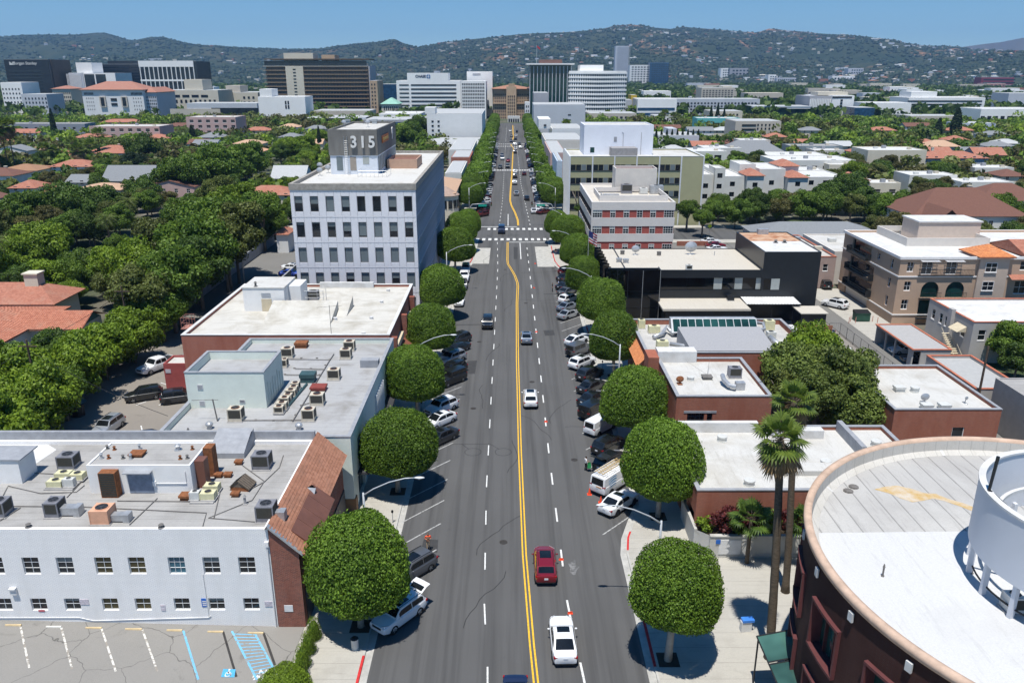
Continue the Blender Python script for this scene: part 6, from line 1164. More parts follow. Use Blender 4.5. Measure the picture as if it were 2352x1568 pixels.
   # ------------------------------------------------------------------ blocks further up the avenue and the skyline
FW=mat('far_white_concrete',(.80,.79,.77),.7,var=.04,scale=.1); FG=mat('far_grey_concrete',(.36,.36,.38),.7,var=.06,scale=.1); FC=mat('far_cream_stucco',(.58,.53,.43),.8,var=.05,scale=.1); FT=mat('far_tan_stone',(.42,.30,.20),.8,var=.08,scale=.1); FB=mat('far_black_cladding',(.018,.020,.024),.4,var=.15,scale=.2,spec=.5); FBR=mat('far_brown_stone',(.13,.10,.075),.8,var=.1,scale=.2)
FLG=mat('far_pale_grey_wall',(.48,.50,.54),.8,var=.05,scale=.1); FGL=glassmat('far_dark_glass',(.015,.02,.028),.12); FBL=glassmat('far_blue_glass',(.02,.06,.12),.12); FGR=glassmat('far_green_glass',(.012,.04,.035),.1); FBG=mat('far_beige',(.50,.45,.38),.8,var=.05,scale=.1); FYL=mat('yellow_wall',(.62,.42,.05),.7,var=.05,scale=.2); FRED=tilemat('far_red_tile',(.36,.17,.12),(.31,.14,.10),(.36,.22,.17))
class FB_:
 """a box building placed by its street-front pixels at depth Y; parts added by methods"""
 def __init__(s,label,px0,px1,pyt,Y,dep,m,cat='office building',name='office_tower',z0=0):
  a,b=atY(px0,pyt,Y),atY(px1,pyt,Y); s.x0,s.x1,s.z,s.Y,s.d=a[0],b[0],a[2],Y,dep; s.z0=z0
  s.t=thing(name,label,cat,((s.x0+s.x1)/2,Y+dep/2,z0)); part('wall',MB().box(s.x0,s.x1,Y,Y+dep,z0-.5,s.z),m,s.t)
  part('roof',MB().box(s.x0+.4,s.x1-.4,Y+.4,Y+dep-.4,s.z+.003,s.z+.25),LGRY if m is not FW else WHITE,s.t); s.m=m
 def X(s,px): return atY(px,200,s.Y)[0]
 def Z(s,py): return atY(1176,py,s.Y)[2]
 def rect(s,nm,px0,px1,py0,py1,m,d=.3,dd=0):
  part(nm,MB().box(s.X(px0),s.X(px1),s.Y-d,s.Y-.01-dd,s.Z(py1),s.Z(py0)),m,s.t); return s
 def grid(s,nb,nf,px0,px1,py0,py1,m,wf=.6,hf=.55,nm='window',d=.15):
  xa,xb,zt,zb=s.X(px0),s.X(px1),s.Z(py0),s.Z(py1); bw,fh=(xb-xa)/nb,(zt-zb)/nf; me=MB().box(-bw*wf/2,bw*wf/2,-d,.02,0,fh*hf).mesh(nm,m)
  for i in range(nb):
   for j in range(nf): put(nm,me,s.t,(xa+(i+.5)*bw,s.Y,zb+(j+(1-hf)/2)*fh))
  return s
 def ribbons(s,nf,px0,px1,py0,py1,m,hf=.45,nm='ribbon_window',d=.2):
  zt,zb=s.Z(py0),s.Z(py1); fh=(zt-zb)/nf
  for j in range(nf): part(nm,MB().box(s.X(px0),s.X(px1),s.Y-d,s.Y-.01,zb+j*fh+fh*(1-hf)/2,zb+j*fh+fh*(1+hf)/2),m,s.t)
  return s
 def fins(s,n,px0,px1,py0,py1,m,w_=.6,d=.8,nm='fin'):
  xa,xb,zt,zb=s.X(px0),s.X(px1),s.Z(py0),s.Z(py1); me=MB().box(-w_/2,w_/2,-d,.02,0,zt-zb).mesh(nm,m)
  for i in range(n+1): put(nm,me,s.t,(xa+(xb-xa)*i/n,s.Y,zb))
  return s
 def side(s,face,nb,nf,m,wf=.7,hf=.5,z0=3,nm='side_window'):
  bw,fh=(s.d-1)/nb,(s.z-z0-1)/nf; me=MB().box(-bw*wf/2,bw*wf/2,-.15,.02,0,fh*hf).mesh(nm,m); x=s.x1 if face=='E' else s.x0
  for i in range(nb):
   for j in range(nf): put(nm,me,s.t,(x,s.Y+.5+(i+.5)*bw,z0+(j+.25)*fh),FACE[face])
  return s
 def pent(s,px0,px1,pyt,m,dy=4,dep=None):
  x0,x1=s.X(px0),s.X(px1); z=s.Z(pyt); part('penthouse',MB().box(x0,x1,s.Y+dy,s.Y+(dep or s.d*.7),s.z+.02,z),m,s.t); return s
 def tile(s,h,over=1.0,m=None): part('tile_roof',hip(MB(),s.x0,s.x1,s.Y,s.Y+s.d,s.z+.3,h,over),m or FRED,s.t); return s
 # --- west skyline
b=FB_('black glass tower with white sign lettering at far left',8,110,137,880,42,FB); b.ribbons(10,30,100,160,238,FGL,.4); part('side_stone',MB().box(b.x1+.01,b.x1+.6,b.Y+4,b.Y+42,0,b.z-.1),FBR,b.t)
p=atY(56,146,b.Y-.4); letters('Morgan Stanley',4.1,WHITE,b.t,(p[0],b.Y-.4,p[2]),(R(90),0,0),.05,.06); p=atY(27,146,b.Y-.4); part('sign_emblem',MB().add([(p[0]-2.6,p[1],p[2]-1.6),(p[0]+2.6,p[1],p[2]-1.6),(p[0]+2.6,p[1],p[2]+2),(p[0],p[1],p[2]+.2),(p[0]-2.6,p[1],p[2]+2)],[(0,1,2,3,4)]),WHITE,b.t)
FB_('low stepped white block in front of black glass tower',0,48,190,800,30,FW,'building','white_block').grid(6,5,2,46,200,250,FGL,.4,.4)
FB_('grey-white block with flat top right of stepped white block',48,106,217,780,30,FLG,'building','white_block').grid(7,3,50,104,222,250,FGL,.4,.5)
FB_('small cream building with red roof strip between dark towers',119,161,205,860,25,FC,'building','cream_block').grid(9,4,120,160,210,245,FGL,.5,.5).tile(3)
b=FB_('ribbed grey-white tower with white block on top',157,190,168,900,40,FLG); b.fins(12,158,189,170,245,FW,.5,.6).pent(178,214,144,FW); part('dark_side',MB().box(b.x1+.01,b.x1+34,b.Y+.5,b.Y+40,0,b.z),FW,b.t)
for a_,c_ in ((197,220),(223,246)): b.rect('dark_glass_bay',a_,c_,171,215,FGL,-.4,-.6)
b=FB_('wide black office block behind the white hotel',232,326,148,960,40,FB); b.ribbons(8,234,324,152,205,FGL,.45).pent(252,310,140,FB)
b=FB_('black glass block with white header and white frames',327,450,141,870,40,FGL); b.rect('white_header',326,451,140,154,FW,.9).rect('white_mid_band',326,451,183,187,FW,.9).fins(12,328,450,154,236,FW,.8,.8)
b=FB_('white hotel with red tile roof and little wrought balconies',187,327,207,700,30,WSTU,'hotel','hotel'); b.tile(6.5,1.5).grid(8,1,190,212,212,219,FGL,.6,.8).grid(9,1,298,325,212,219,FGL,.6,.8).grid(4,4,192,212,222,256,FGL,.25,.4).grid(4,4,300,322,222,256,FGL,.25,.4)
for xx in (232,282): b.rect('balcony_bay',xx-7,xx+7,222,246,FBG,1.2).rect('bay_window',xx-4,xx+4,224,243,FGL,1.4,1.2)
b.rect('centre_window',250,264,226,232,FGL).rect('centre_window',250,264,237,243,FGL)
FB_('dark side wing of the white hotel',328,358,213,705,40,FLG,'hotel','hotel_wing').grid(6,4,330,356,220,250,FGL,.5,.5).tile(4)
b=FB_('long cream office with a row of dark windows',368,500,208,760,40,FC); b.grid(4,1,392,478,217,225,FGL,.75,.7).grid(11,1,374,495,228,238,FGL,.45,.75).pent(420,462,183,FC)
FB_('cream stepped block right of the long cream office',508,592,213,800,40,FC,'building','cream_block').grid(3,2,553,585,219,241,FGL,.45,.5).pent(490+25,548,197,FBG)
FB_('plain white windowless block with one corner window',592,700,223,640,26,FW,'building','white_block').pent(594,622,205,FW,1).grid(2,2,650,662,231,251,FGL,.6,.8)
FB_('low grey modern pavilion with dark base among trees',428,590,238,660,26,FLG,'building','modern_pavilion').rect('dark_base',480,588,248,262,FGL).rect('tan_wall',384,500,250,268,FBG,.5)
# --- large brown block
b=FB_('large brown slab block with cream stair core',611,846,152,780,36,FBR); b.grid(4,10,613,658,157,245,FGL,.9,.62).grid(20,10,702,842,157,245,FGL,.84,.62).rect('stair_core',660,700,153,246,FC,1.6).grid(1,9,676,684,156,222,FGL,.8,.35,'core_window',1.75)
for j in range(11): b.rect('floor_slab',609,847,152+j*9.2,153.2+j*9.2,FBG if j==0 else FT,1.2)
part('roof_colonnade',MB().box(b.x0-1,b.x1+1,b.Y-1,b.Y+34,b.z+5.5,b.z+6.4),FBR,b.t); b.rect('roof_storey',612,845,140,151,FGL,.1).pent(655,722,122,FC).pent(741,771,126,FT); part('grey_side',MB().box(b.x1+.01,b.x1+1,b.Y,b.Y+36,0,b.z),FG,b.t)
FB_('narrow tan block right of the brown slab',849,866,186,740,34,FT,'building','tan_block').grid(2,7,851,864,190,250,FGL,.45,.45); FB_('dark blue glass block between tan and white offices',874,910,194,900,30,FBL)
b=FB_('low civic building with green copper roof',876,914,240,720,24,FC,'building','civic_hall'); b.tile(5,1,mat('copper_green',(.25,.45,.36),.7,var=.1,scale=.2)).grid(7,1,878,912,243,255,FGL,.5,.7)
b=FB_('white office with ribbon windows and bank lettering',910,1058,186,760,36,FW); b.ribbons(7,944,1048,191,256,FGL,.36).ribbons(7,917,939,191,256,FGL,.3).pent(936,1030,168,FW,0.02)
p=atY(966,176,b.Y); letters('CHASE',3.1,mat('dark_navy_letters',(.02,.03,.07),.6,var=0),b.t,(p[0],b.Y-.1,p[2]),(R(90),0,0),.05,.1)
q=atY(984,176,b.Y-.2); oc=MB()
for k in range(4):
 a0=math.pi/2*k+.2; f_=lambda r,t: (q[0]+r*math.cos(t),b.Y-.2,q[2]+r*math.sin(t)); oc.face([f_(2,a0),f_(2,a0+1.15),f_(1.,a0+1.35),f_(.9,a0+.2)])
part('bank_emblem',oc,mat('emblem_blue',(.02,.12,.35),.5,var=0),b.t)
b=FB_('white office with honeycomb window grid beside ribbon office',1059,1116,187,740,40,FW); b.grid(13,8,1061,1113,190,252,FGL,.62,.6)
b=FB_('tall white slab behind the honeycomb office',1072,1131,165,785,36,FW); b.rect('slab_sign',1086,1104,169,172,FG); part('glass_side',MB().box(b.x1+.01,b.x1+.6,b.Y+1,b.Y+35,0,b.z-4),FGL,b.t)
# --- tan hotel closing the street
b=FB_('ornate tan stone hotel closing the end of the avenue',1133,1216,205,745,40,FT,'hotel','stone_hotel'); b.grid(6,8,1135,1163,214,275,FGL,.45,.55).grid(7,8,1186,1214,214,275,FGL,.4,.5).rect('centre_bay',1163,1186,199,280,mat('pale_tan_stone',(.5,.37,.25),.8,var=.08,scale=.2),3).grid(4,8,1165,1184,218,276,FGL,.5,.6,'bay_window',3.15).tile(3.5,2,mat('dull_red_cornice',(.34,.17,.11),.85,var=.1,scale=.2)).rect('cornice',1132,1217,236,239,FT,1.5); part('roof_tower',MB().box(b.X(1168),b.X(1182),b.Y-2.5,b.Y+8,b.z,b.Z(193)),FT,b.t)
b=FB_('low white colonnade pavilion at the end of the avenue',1166,1194,268,690,8,WHITE,'building','colonnade'); b.grid(5,1,1167,1193,272,283,FGL,.7,.8)
FB_('slim white corner house beside the stone hotel',1206,1217,236,680,20,WSTU,'building','white_corner_house').grid(2,4,1207,1216,240,280,FGL,.5,.5)
b=FB_('dark green glass tower with pale vertical fins and flat white eave',1216,1312,150,700,40,FGR); b.fins(11,1217,1311,152,262,FLG,.55,1.0); part('roof_eave',MB().box(b.x0-2.5,b.x1+2.5,b.Y-3,b.Y+41,b.z+.3,b.z+1.4),FW,b.t); b.pent(1239,1291,137,mat('brown_penthouse',(.16,.09,.075),.8,var=.1,scale=.3))
# curved white ribbed office
a0_,a1_=atY(1309,163,690),atY(1442,163,690); xc,hw=(a0_[0]+a1_[0])/2,(a1_[0]-a0_[0])/2; zt=a0_[2]; CW=thing('curved_office','white curved office with rows of square windows and a white top block','office building',(xc,705,0))
arc=lambda t,r=0: (xc+(hw+r)*t,690+7*t*t-r*(1-abs(t)))
mb=MB(); n=20; pts=[arc(-1+2*i/n) for i in range(n+1)]
for (xa,ya),(xb,yb_) in zip(pts,pts[1:]): mb.face([(xa,ya,0),(xb,yb_,0),(xb,yb_,zt),(xa,ya,zt)])
mb.face([(p[0],p[1],zt) for p in pts]+[(xc+hw,728,zt),(xc-hw,728,zt)]); mb.face([(xc-hw,728,0),(*pts[0],0),(*pts[0],zt),(xc-hw,728,zt)]); part('wall',mb,FW,CW)
fh=(zt-4)/11; me=MB().box(-.62,.62,-.12,.05,0,fh*.48).mesh('window',FGL)
for j in range(11):
 z=zt-2.2-(j+1)*fh+1.2
 lg=MB(); lp=[arc(-1+2*i/n,.6) for i in range(n+1)]
 for (xa,ya),(xb,yb_) in zip(lp,lp[1:]): lg.face([(xa,ya,z+fh*.56),(xb,yb_,z+fh*.56),(xb,yb_,z+fh*.92),(xa,ya,z+fh*.92)]); lg.face([(xa,ya,z+fh*.56),(xa,ya+1,z+fh*.56),(xb,yb_+1,z+fh*.56),(xb,yb_,z+fh*.56)]); lg.face([(xa,ya,z+fh*.92),(xb,yb_,z+fh*.92),(xb,yb_+1,z+fh*.92),(xa,ya+1,z+fh*.92)])
 part('white_ledge',lg,FW,CW)
 for i in range(26):
  x,y=arc(-1+2*(i+.5)/26); put('window',me,CW,(x,y-.02,z),0)
part('penthouse',MB().box(xc-hw*.62,xc+hw*.2,700,722,zt,zt+4.6),FW,CW)
# --- avenue blocks, middle distance
b=FB_('dark grey windowless block beside the glass tower',1226,1260,214,610,30,FG,'building','grey_block'); FB_('broad pale grey blank wall building on the right of the avenue',1226,1345,241,560,40,FLG,'building','grey_block').grid(2,2,1306,1313,258,282,FGL,.9,.25)
FB_('white building with square stair tower on the right of the avenue',1268,1340,296,400,36,WSTU,'building','white_block').pent(1238,1266,274,WSTU,.02).rect('window',1250,1256,286,290,FGL)
FB_('low beige shop row in front of the white stair-tower building',1252,1340,322,350,40,BEIGE,'building','shop_row'); FB_('low pinkish shop left of the olive office',1264,1300,352,285,50,PINK,'building','shop_row'); FB_('blue-sided shop beside the olive office',1279,1292,370,255,28,mat('pale_blue_wall',(.42,.50,.60),.8),'building','shop_row')
FB_('beige three-storey flats behind the grey blank wall',1353,1462,261,610,26,FBG,'apartment building','beige_flats').grid(7,3,1380,1458,266,290,FGL,.55,.5)
FB_('tall white windowless building with left stair shaft, left of avenue',980,1107,262,440,60,WSTU,'building','white_block').pent(974,998,247,WSTU,-.02,10).grid(2,6,984,1012,274,335,FGL,.35,.4)
FB_('low pale roofs of shops before the tall white building',975,1106,332,395,40,STW,'building','shop_row'); b=FB_('red-brown brick shop wall with white lettering left of avenue',1036,1080,362,306,26,OBRICK,'building','brick_shop'); p=atY(1056,372,b.Y); letters('BALLARD BERTRAND',1.0,WHITE,b.t,(p[0],b.Y-.06,p[2]),(R(90),0,0),.02,.01,sx=.62)
FB_('long white flat shop roof left of avenue',1030,1084,345,335,50,STW,'building','shop_row')
cc=thing('corner_shop','cream corner shop with rounded bay window at the crossing','building',(-19,226,0)); part('wall',MB().box(-27,-15.2,219,248,0,8.6),STC,cc); part('round_bay',MB().cyl((-17.6,220.5,0),3.4,8.0,16),STC,cc); part('roof',hip(MB(),-27,-15.2,219,248,8.62,1.8,.5),LTER,cc); part('bay_roof',MB().cyl((-17.6,220.5,8.05),3.8,2.2,16,r2=.1),mat('brown_bay_roof',(.35,.25,.2),.85),cc)
for k in range(7): a=R(190+k*26); part('window',MB().obox((-17.6+3.42*math.cos(a),220.5+3.42*math.sin(a),4.6),.1,1.1,2.2,a),GLASS,cc)
FB_('beige flat-roofed shop behind the rounded corner shop',1022,1060,398,262,36,STW,'building','shop_row')
FB_('grey flat-roofed market hall left of the tall white building',835,972,276,560,40,FG,'building','market_hall').rect('blue_fascia',860,968,281,287,FBL); FB_('white flat roof hall before ribbon office',870,965,262,640,40,FW,'building','market_hall').rect('dark_glass',916,938,245+18,272,FGL); FB_('dark low hall with canopy before brown slab',700,838,272,600,40,FB,'building','market_hall'); FB_('low tan building with tiled corners before brown slab',720,850,255,660,30,FBG,'building','tan_block')
# --- east skyline
FB_('bright yellow end wall behind the curved office',1450,1463,219,760,20,FYL,'building','yellow_wall'); FB_('grey wall in front of the yellow end wall',1436,1452,230,740,20,FLG,'building','grey_block')
FB_('white block with two blue window ribbons',1465,1555,228,690,30,FW).ribbons(2,1467,1553,245,268,FBL,.5); FB_('long grey-white office wing with many small windows',1553,1746,228,780,30,FLG).grid(24,4,1556,1743,234,262,FGL,.55,.5); FB_('pale tan hotel with domed roof lantern',1612,1688,202,980,30,FBG,'hotel','tan_hotel').grid(10,4,1614,1686,206,224,FGL,.55,.5).pent(1662,1684,198,FC)
FB_('cream flats with recessed balconies right of avenue',1634,1706,256,600,24,FC,'apartment building','cream_flats').grid(8,3,1637,1703,260,283,FGL,.5,.55); FB_('beige flats with balcony bands behind cypresses',1690,1795,279,480,24,FBG,'apartment building','beige_flats').ribbons(3,1712,1745,283,312,FGL,.4).grid(5,2,1745,1790,283,300,FGL,.4,.5)
FB_('white low house with parapets behind the olive office',1503,1555,266,620,20,WSTU,'house','white_house').grid(5,1,1506,1552,270,277,FGL,.4,.6); FB_('grey low workshop right of the big white roof block',1512,1606,312,420,26,FLG,'building','grey_block').pent(1545,1565,297,FLG)
FB_('dark green glass low office with white corner',1732,1866,245,720,30,FGR).rect('white_frame',1812,1866,245,250,FW,1).rect('roof_edge',1730,1868,244,247,FLG,1.2).grid(6,2,1815,1862,252,275,FGL,.6,.6)
b=FB_('white tower with blank wall and slotted window column',1913,1963,220,730,40,FW); b.grid(1,6,1934,1940,228,268,FGL,.9,.8).ribbons(1,1915,1960,221,227,FGL,.7); part('west_wing',MB().box(b.X(1866),b.x0-.02,b.Y+3,b.Y+40,0,b.z-.5),FG,b.t); me=MB().box(-.5,.5,-.6,.1,0,b.z-8).mesh('wing_fin',FW)
for k in range(13): put('wing_fin',me,b.t,(b.X(1866)+(b.x0-b.X(1866))*(k+.5)/13,b.Y+2.9,5))
b.pent(1890,1960,212,FC,10)
FB_('dark blue glass low block right of the slotted white tower',1964,2010,248,700,25,FBL); FB_('white low block with blue shaded wall right of dark glass',1992,2094,237,745,30,FW).grid(8,1,2030,2090,256,262,FGL,.5,.6); b=FB_('long white office with dark ribbon windows on the right',2088,2264,225,790,40,FW); b.ribbons(4,2090,2262,229,259,FGL,.42).pent(2100,2160,211,FW)
FB_('white modern block with square windows at right edge',2254,2400,251,610,30,FW).grid(7,1,2262,2370,266,276,FGL,.6,.8).grid(12,1,2262,2380,280,289,FGL,.35,.6); FB_('beige old building with arcade right of the trees',2092,2206,267,600,24,FBG,'building','beige_block').grid(10,1,2100,2200,275,284,FGL,.5,.6); FB_('pale blue low house with teal windows at right',2210,2288,284,535,20,mat('paleblue_wall',(.5,.57,.68),.8),'house','blue_house').grid(4,1,2230,2280,291,299,FBL,.5,.7)
FB_('grey slab at the far right edge of the skyline',2318,2400,215,830,30,FLG)
for i,(x0_,x1_,yt,Y,m,g,lb) in enumerate(((1414,1445,106,2500,FLG,(1,26),'slender grey tower standing alone against the hills'),(1447,1490,150,2300,FW,(6,8),'white stepped hotel right of the slender grey tower'),(1493,1537,144,2250,FBL,(8,9),'dark blue glass block on the hill foot'),(1656,1673,157,2500,FW,(3,8),'thin white tower on the hill foot'),(1677,1719,157,2550,FG,(5,6),'grey green hillside block right of the thin white tower'),(1765,1783,172,2300,FW,(3,8),'left white part of the twin hillside hotel'),(1784,1829,179,2280,FLG,(10,6),'right grey part of the twin hillside hotel'),(1912,1964,175,2300,FW,(7,5),'white finned hillside flats on the right'),(1949,1984,157,2600,FLG,(6,8),'pale slab behind the white finned flats'),(1999,2024,177,2500,FW,(5,4),'small white hillside block'),(2311,2352,163,2500,FW,(6,8),'white towers at the right edge below the hills'),(2190,2262,197,1900,FB,(1,9),'long black ribbed design block at right'),(2262,2310,192,1880,mat('far_pink',(.46,.26,.22),.8,var=.05),(5,5),'pink block between black and green blocks'),(2312,2400,196,1900,FGR,(1,6),'dark green block at right edge'),(2255,2330,178,1960,mat('far_maroon',(.2,.03,.05),.6,var=.05),(1,5),'maroon sloping block behind the pink one'))):
 b=FB_(lb,x0_,x1_,yt,Y,30,m,z0=8)
 if g[0]==1: b.ribbons(g[1],x0_+1,x1_-1,yt+2,min(yt+62,215),FGL if m is not FLG else FG,.4)
 else: b.grid(g[0],g[1],x0_+1,x1_-1,yt+2,min(yt+45,215),FGL,.6,.5)
 # low white and beige blocks filling the far basin
for i in range(90):
 px=rnd.choice([rnd.uniform(1455,2350),rnd.uniform(1455,2350),rnd.uniform(0,1180)]); Y=rnd.uniform(1000,1900); x=atY(px,200,Y)[0]; w_,d_,h_=rnd.uniform(18,55),rnd.uniform(14,30),rnd.uniform(6,17); m=rnd.choice((FW,FW,FBG,FLG,FC,FRED))
 t=thing('far_block',f'one of the small {m.name.split("_")[1]} blocks scattered across the far basin','building',(x,Y,0),f'{m.name.split("_")[1]} far basin blocks'); part('wall',MB().box(x-w_/2,x+w_/2,Y,Y+d_,-.5,h_),m,t); part('window_band',MB().box(x-w_/2+1,x+w_/2-1,Y-.15,Y-.01,h_*.45,h_*.62),FGL,t)
 # ------------------------------------------------------------------ planting
nr=np.random.default_rng(11)
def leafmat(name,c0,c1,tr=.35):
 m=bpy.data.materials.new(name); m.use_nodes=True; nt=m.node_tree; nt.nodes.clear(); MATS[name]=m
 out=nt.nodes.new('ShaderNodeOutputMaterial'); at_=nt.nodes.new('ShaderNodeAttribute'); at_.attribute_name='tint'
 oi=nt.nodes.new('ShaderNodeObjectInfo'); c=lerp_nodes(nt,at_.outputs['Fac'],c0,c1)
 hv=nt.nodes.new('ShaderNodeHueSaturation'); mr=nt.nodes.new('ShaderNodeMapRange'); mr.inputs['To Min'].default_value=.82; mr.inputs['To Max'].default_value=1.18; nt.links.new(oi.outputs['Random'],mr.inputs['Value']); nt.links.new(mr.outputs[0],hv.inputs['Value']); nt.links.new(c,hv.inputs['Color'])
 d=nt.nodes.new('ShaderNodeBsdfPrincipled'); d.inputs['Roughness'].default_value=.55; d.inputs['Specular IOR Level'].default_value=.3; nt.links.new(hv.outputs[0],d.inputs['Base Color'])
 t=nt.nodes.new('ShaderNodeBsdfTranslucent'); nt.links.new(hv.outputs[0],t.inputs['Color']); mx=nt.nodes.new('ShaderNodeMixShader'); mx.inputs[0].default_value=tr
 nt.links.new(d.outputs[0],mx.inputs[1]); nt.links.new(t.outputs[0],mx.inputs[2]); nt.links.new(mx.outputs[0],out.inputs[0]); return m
LF={'ficus': leafmat('ficus_leaf',(.050,.105,.010),(.190,.305,.034)),'dark': leafmat('dark_leaf',(.036,.074,.013),(.12,.19,.03)),'mid': leafmat('mid_leaf',(.056,.108,.013),(.18,.275,.036)),'bright': leafmat('bright_leaf',(.085,.145,.012),(.255,.36,.032)),'olive': leafmat('olive_leaf',(.070,.092,.020),(.18,.21,.052)),'pine': leafmat('pine_leaf',(.012,.028,.010),(.030,.058,.018)),'palm': leafmat('palm_leaf',(.055,.095,.014),(.17,.23,.035)),'straw': leafmat('dead_frond',(.17,.115,.06),(.32,.23,.12)),'sage': leafmat('sage_leaf',(.080,.115,.024),(.215,.275,.058)),'red': leafmat('red_leaf',(.06,.014,.014),(.17,.04,.04)),'brown': leafmat('brown_olive_leaf',(.075,.076,.022),(.17,.16,.052))}
BARK=mat('bark',(.19,.16,.13),.95,var=.3,scale=4); BARKP=mat('palm_bark',(.11,.085,.06),.95,var=.4,scale=3,vscale=(1,1,4)); BARKW=mat('pale_bark',(.34,.31,.27),.95,var=.2,scale=3)
def unit(n): v=nr.normal(size=(n,3)); return v/np.linalg.norm(v,axis=1)[:,None]
_W=nr.normal(size=(3,24,3)); _P=nr.uniform(0,6.28,(3,24))
def snoise(p,f,k=0): return np.sin(p @ (_W[k].T*f)+_P[k]).mean(1)*2.2
def leaves_mesh(name,c,n,size,asp=.55,jit=.75,m=None,core=None,tint=None,fold=.25):
 N=len(c); n=n+nr.normal(size=(N,3))*jit; n /= np.linalg.norm(n,axis=1)[:,None]
 r=nr.normal(size=(N,3)); t=r-(r*n).sum(1)[:,None]*n; t /= np.linalg.norm(t,axis=1)[:,None]; b=np.cross(n,t)
 s=(size*nr.uniform(.7,1.3,N))[:,None]/2
 v=np.stack([c-t*s,c-b*s*asp+n*s*fold,c+t*s,c+b*s*asp+n*s*fold],1).reshape(-1,3); f=np.arange(4*N).reshape(-1,4)
 tn=nr.uniform(0,1,N) if tint is None else np.clip(tint+nr.normal(0,.2,N),0,1); tn=np.repeat(tn,4)
 nt_=np.full(N,4)
 fl=f.ravel()
 if core is not None:
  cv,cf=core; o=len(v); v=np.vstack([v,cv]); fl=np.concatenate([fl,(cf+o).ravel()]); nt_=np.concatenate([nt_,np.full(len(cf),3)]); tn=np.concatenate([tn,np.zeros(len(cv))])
 me=bpy.data.meshes.new(name); me.vertices.add(len(v)); me.vertices.foreach_set('co',v.astype(np.float32).ravel()); me.loops.add(len(fl)); me.loops.foreach_set('vertex_index',fl.astype(np.int32)); me.polygons.add(len(nt_))
 me.polygons.foreach_set('loop_start',np.concatenate([[0],np.cumsum(nt_)[:-1]]).astype(np.int32)); me.polygons.foreach_set('loop_total',nt_.astype(np.int32))
 a=me.attributes.new('tint','FLOAT','POINT'); a.data.foreach_set('value',tn.astype(np.float32)); me.update(); me.validate()
 if m is not None: me.materials.append(m)
 return me
def ico(sub=2):
 bm=bmesh.new(); bmesh.ops.create_icosphere(bm,subdivisions=sub,radius=1); v=np.array([x.co[:] for x in bm.verts]); f=np.array([[q.index for q in p.verts] for p in bm.faces]); bm.free(); return v,f
IC1,IC2=ico(1),ico(2)
def ficus_crown(k,N=42000,size=.205): # clipped dome: unit ~ 4 m half width, base at z = 0
 d=unit(N); fl=np.where(d[:,2]<0,.50,1.12); rad=np.stack([4.0*np.ones(N),4.0*np.ones(N),3.55*fl],1)
 sq=1/(np.abs(d)**2.5).sum(1)**(1/2.5); lump=1+.095*snoise(d,1.6,k)+.05*snoise(d,5,(k+1)%3)+.04*snoise(d,13,(k+2)%3)
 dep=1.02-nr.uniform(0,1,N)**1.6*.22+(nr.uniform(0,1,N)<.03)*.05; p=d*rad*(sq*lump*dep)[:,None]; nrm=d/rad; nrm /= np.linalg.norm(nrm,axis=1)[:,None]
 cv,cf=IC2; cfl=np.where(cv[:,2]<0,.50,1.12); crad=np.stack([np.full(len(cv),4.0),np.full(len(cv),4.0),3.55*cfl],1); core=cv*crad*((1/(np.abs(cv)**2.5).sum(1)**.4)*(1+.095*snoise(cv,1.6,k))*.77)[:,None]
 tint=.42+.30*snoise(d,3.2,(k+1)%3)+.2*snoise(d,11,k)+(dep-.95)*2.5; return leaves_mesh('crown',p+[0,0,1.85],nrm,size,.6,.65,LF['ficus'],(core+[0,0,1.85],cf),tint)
FIC=[ficus_crown(k) for k in range(3)]; FICF=[ficus_crown(k,3600,.62) for k in range(3)]
def blob_crown(k,nb,R0,H0,N,size,spread=1.0,rb=(1.3,2.3)): # crown of clumps: half width R0, height H0, base z = 0
 dd=unit(nb*3); dd=dd[:nb]; c=dd*np.array([R0*.68*spread,R0*.68*spread,H0*.34])*nr.uniform(.35,1,nb)[:,None]**.5+[0,0,H0*.52]; r=nr.uniform(*rb,nb); w_=r**2/(r**2).sum(); idx=nr.choice(nb,N,p=w_)
 d=unit(N); d[:,2]=np.where(nr.uniform(size=N)<.3,np.abs(d[:,2]),d[:,2]); rr=r[idx]*(1+.30*snoise(d+idx[:,None],2.6,k%3)+.12*snoise(d+idx[:,None],7,(k+1)%3))*(1.05-nr.uniform(0,1,N)**1.5*.45); p=c[idx]+d*rr[:,None]*[1,1,.82]; p[:,2]=np.maximum(p[:,2],.1)
 cv,cf=IC1; core=np.vstack([cv*r[i]*.58*[1,1,.8]+c[i] for i in range(nb)]); cores=np.vstack([cf+i*len(cv) for i in range(nb)])
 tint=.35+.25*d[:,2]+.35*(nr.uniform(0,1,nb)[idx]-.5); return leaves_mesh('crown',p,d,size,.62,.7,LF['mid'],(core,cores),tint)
BROAD=[blob_crown(k,34,5.2,7.5,15000,.40,1.1,(.9,1.75)) for k in range(4)]; BROADF=[blob_crown(k,18,5.2,7.5,2600,.85,1.1,(1.1,2.2)) for k in range(4)]
def cone_crown(N,size): z=nr.uniform(0,1,N); a=nr.uniform(0,6.28,N); r=np.sin(np.pi*np.clip(z*.93+.07,0,1))**.6*1.0*(1-.35*z)*nr.uniform(.8,1.05,N); p=np.stack([r*np.cos(a),r*np.sin(a),z*9],1); n=np.stack([np.cos(a),np.sin(a),np.full(N,.4)],1); return leaves_mesh('crown',p,n,size,.5,.5,LF['pine'])
CYPR=cone_crown(1600,.55)
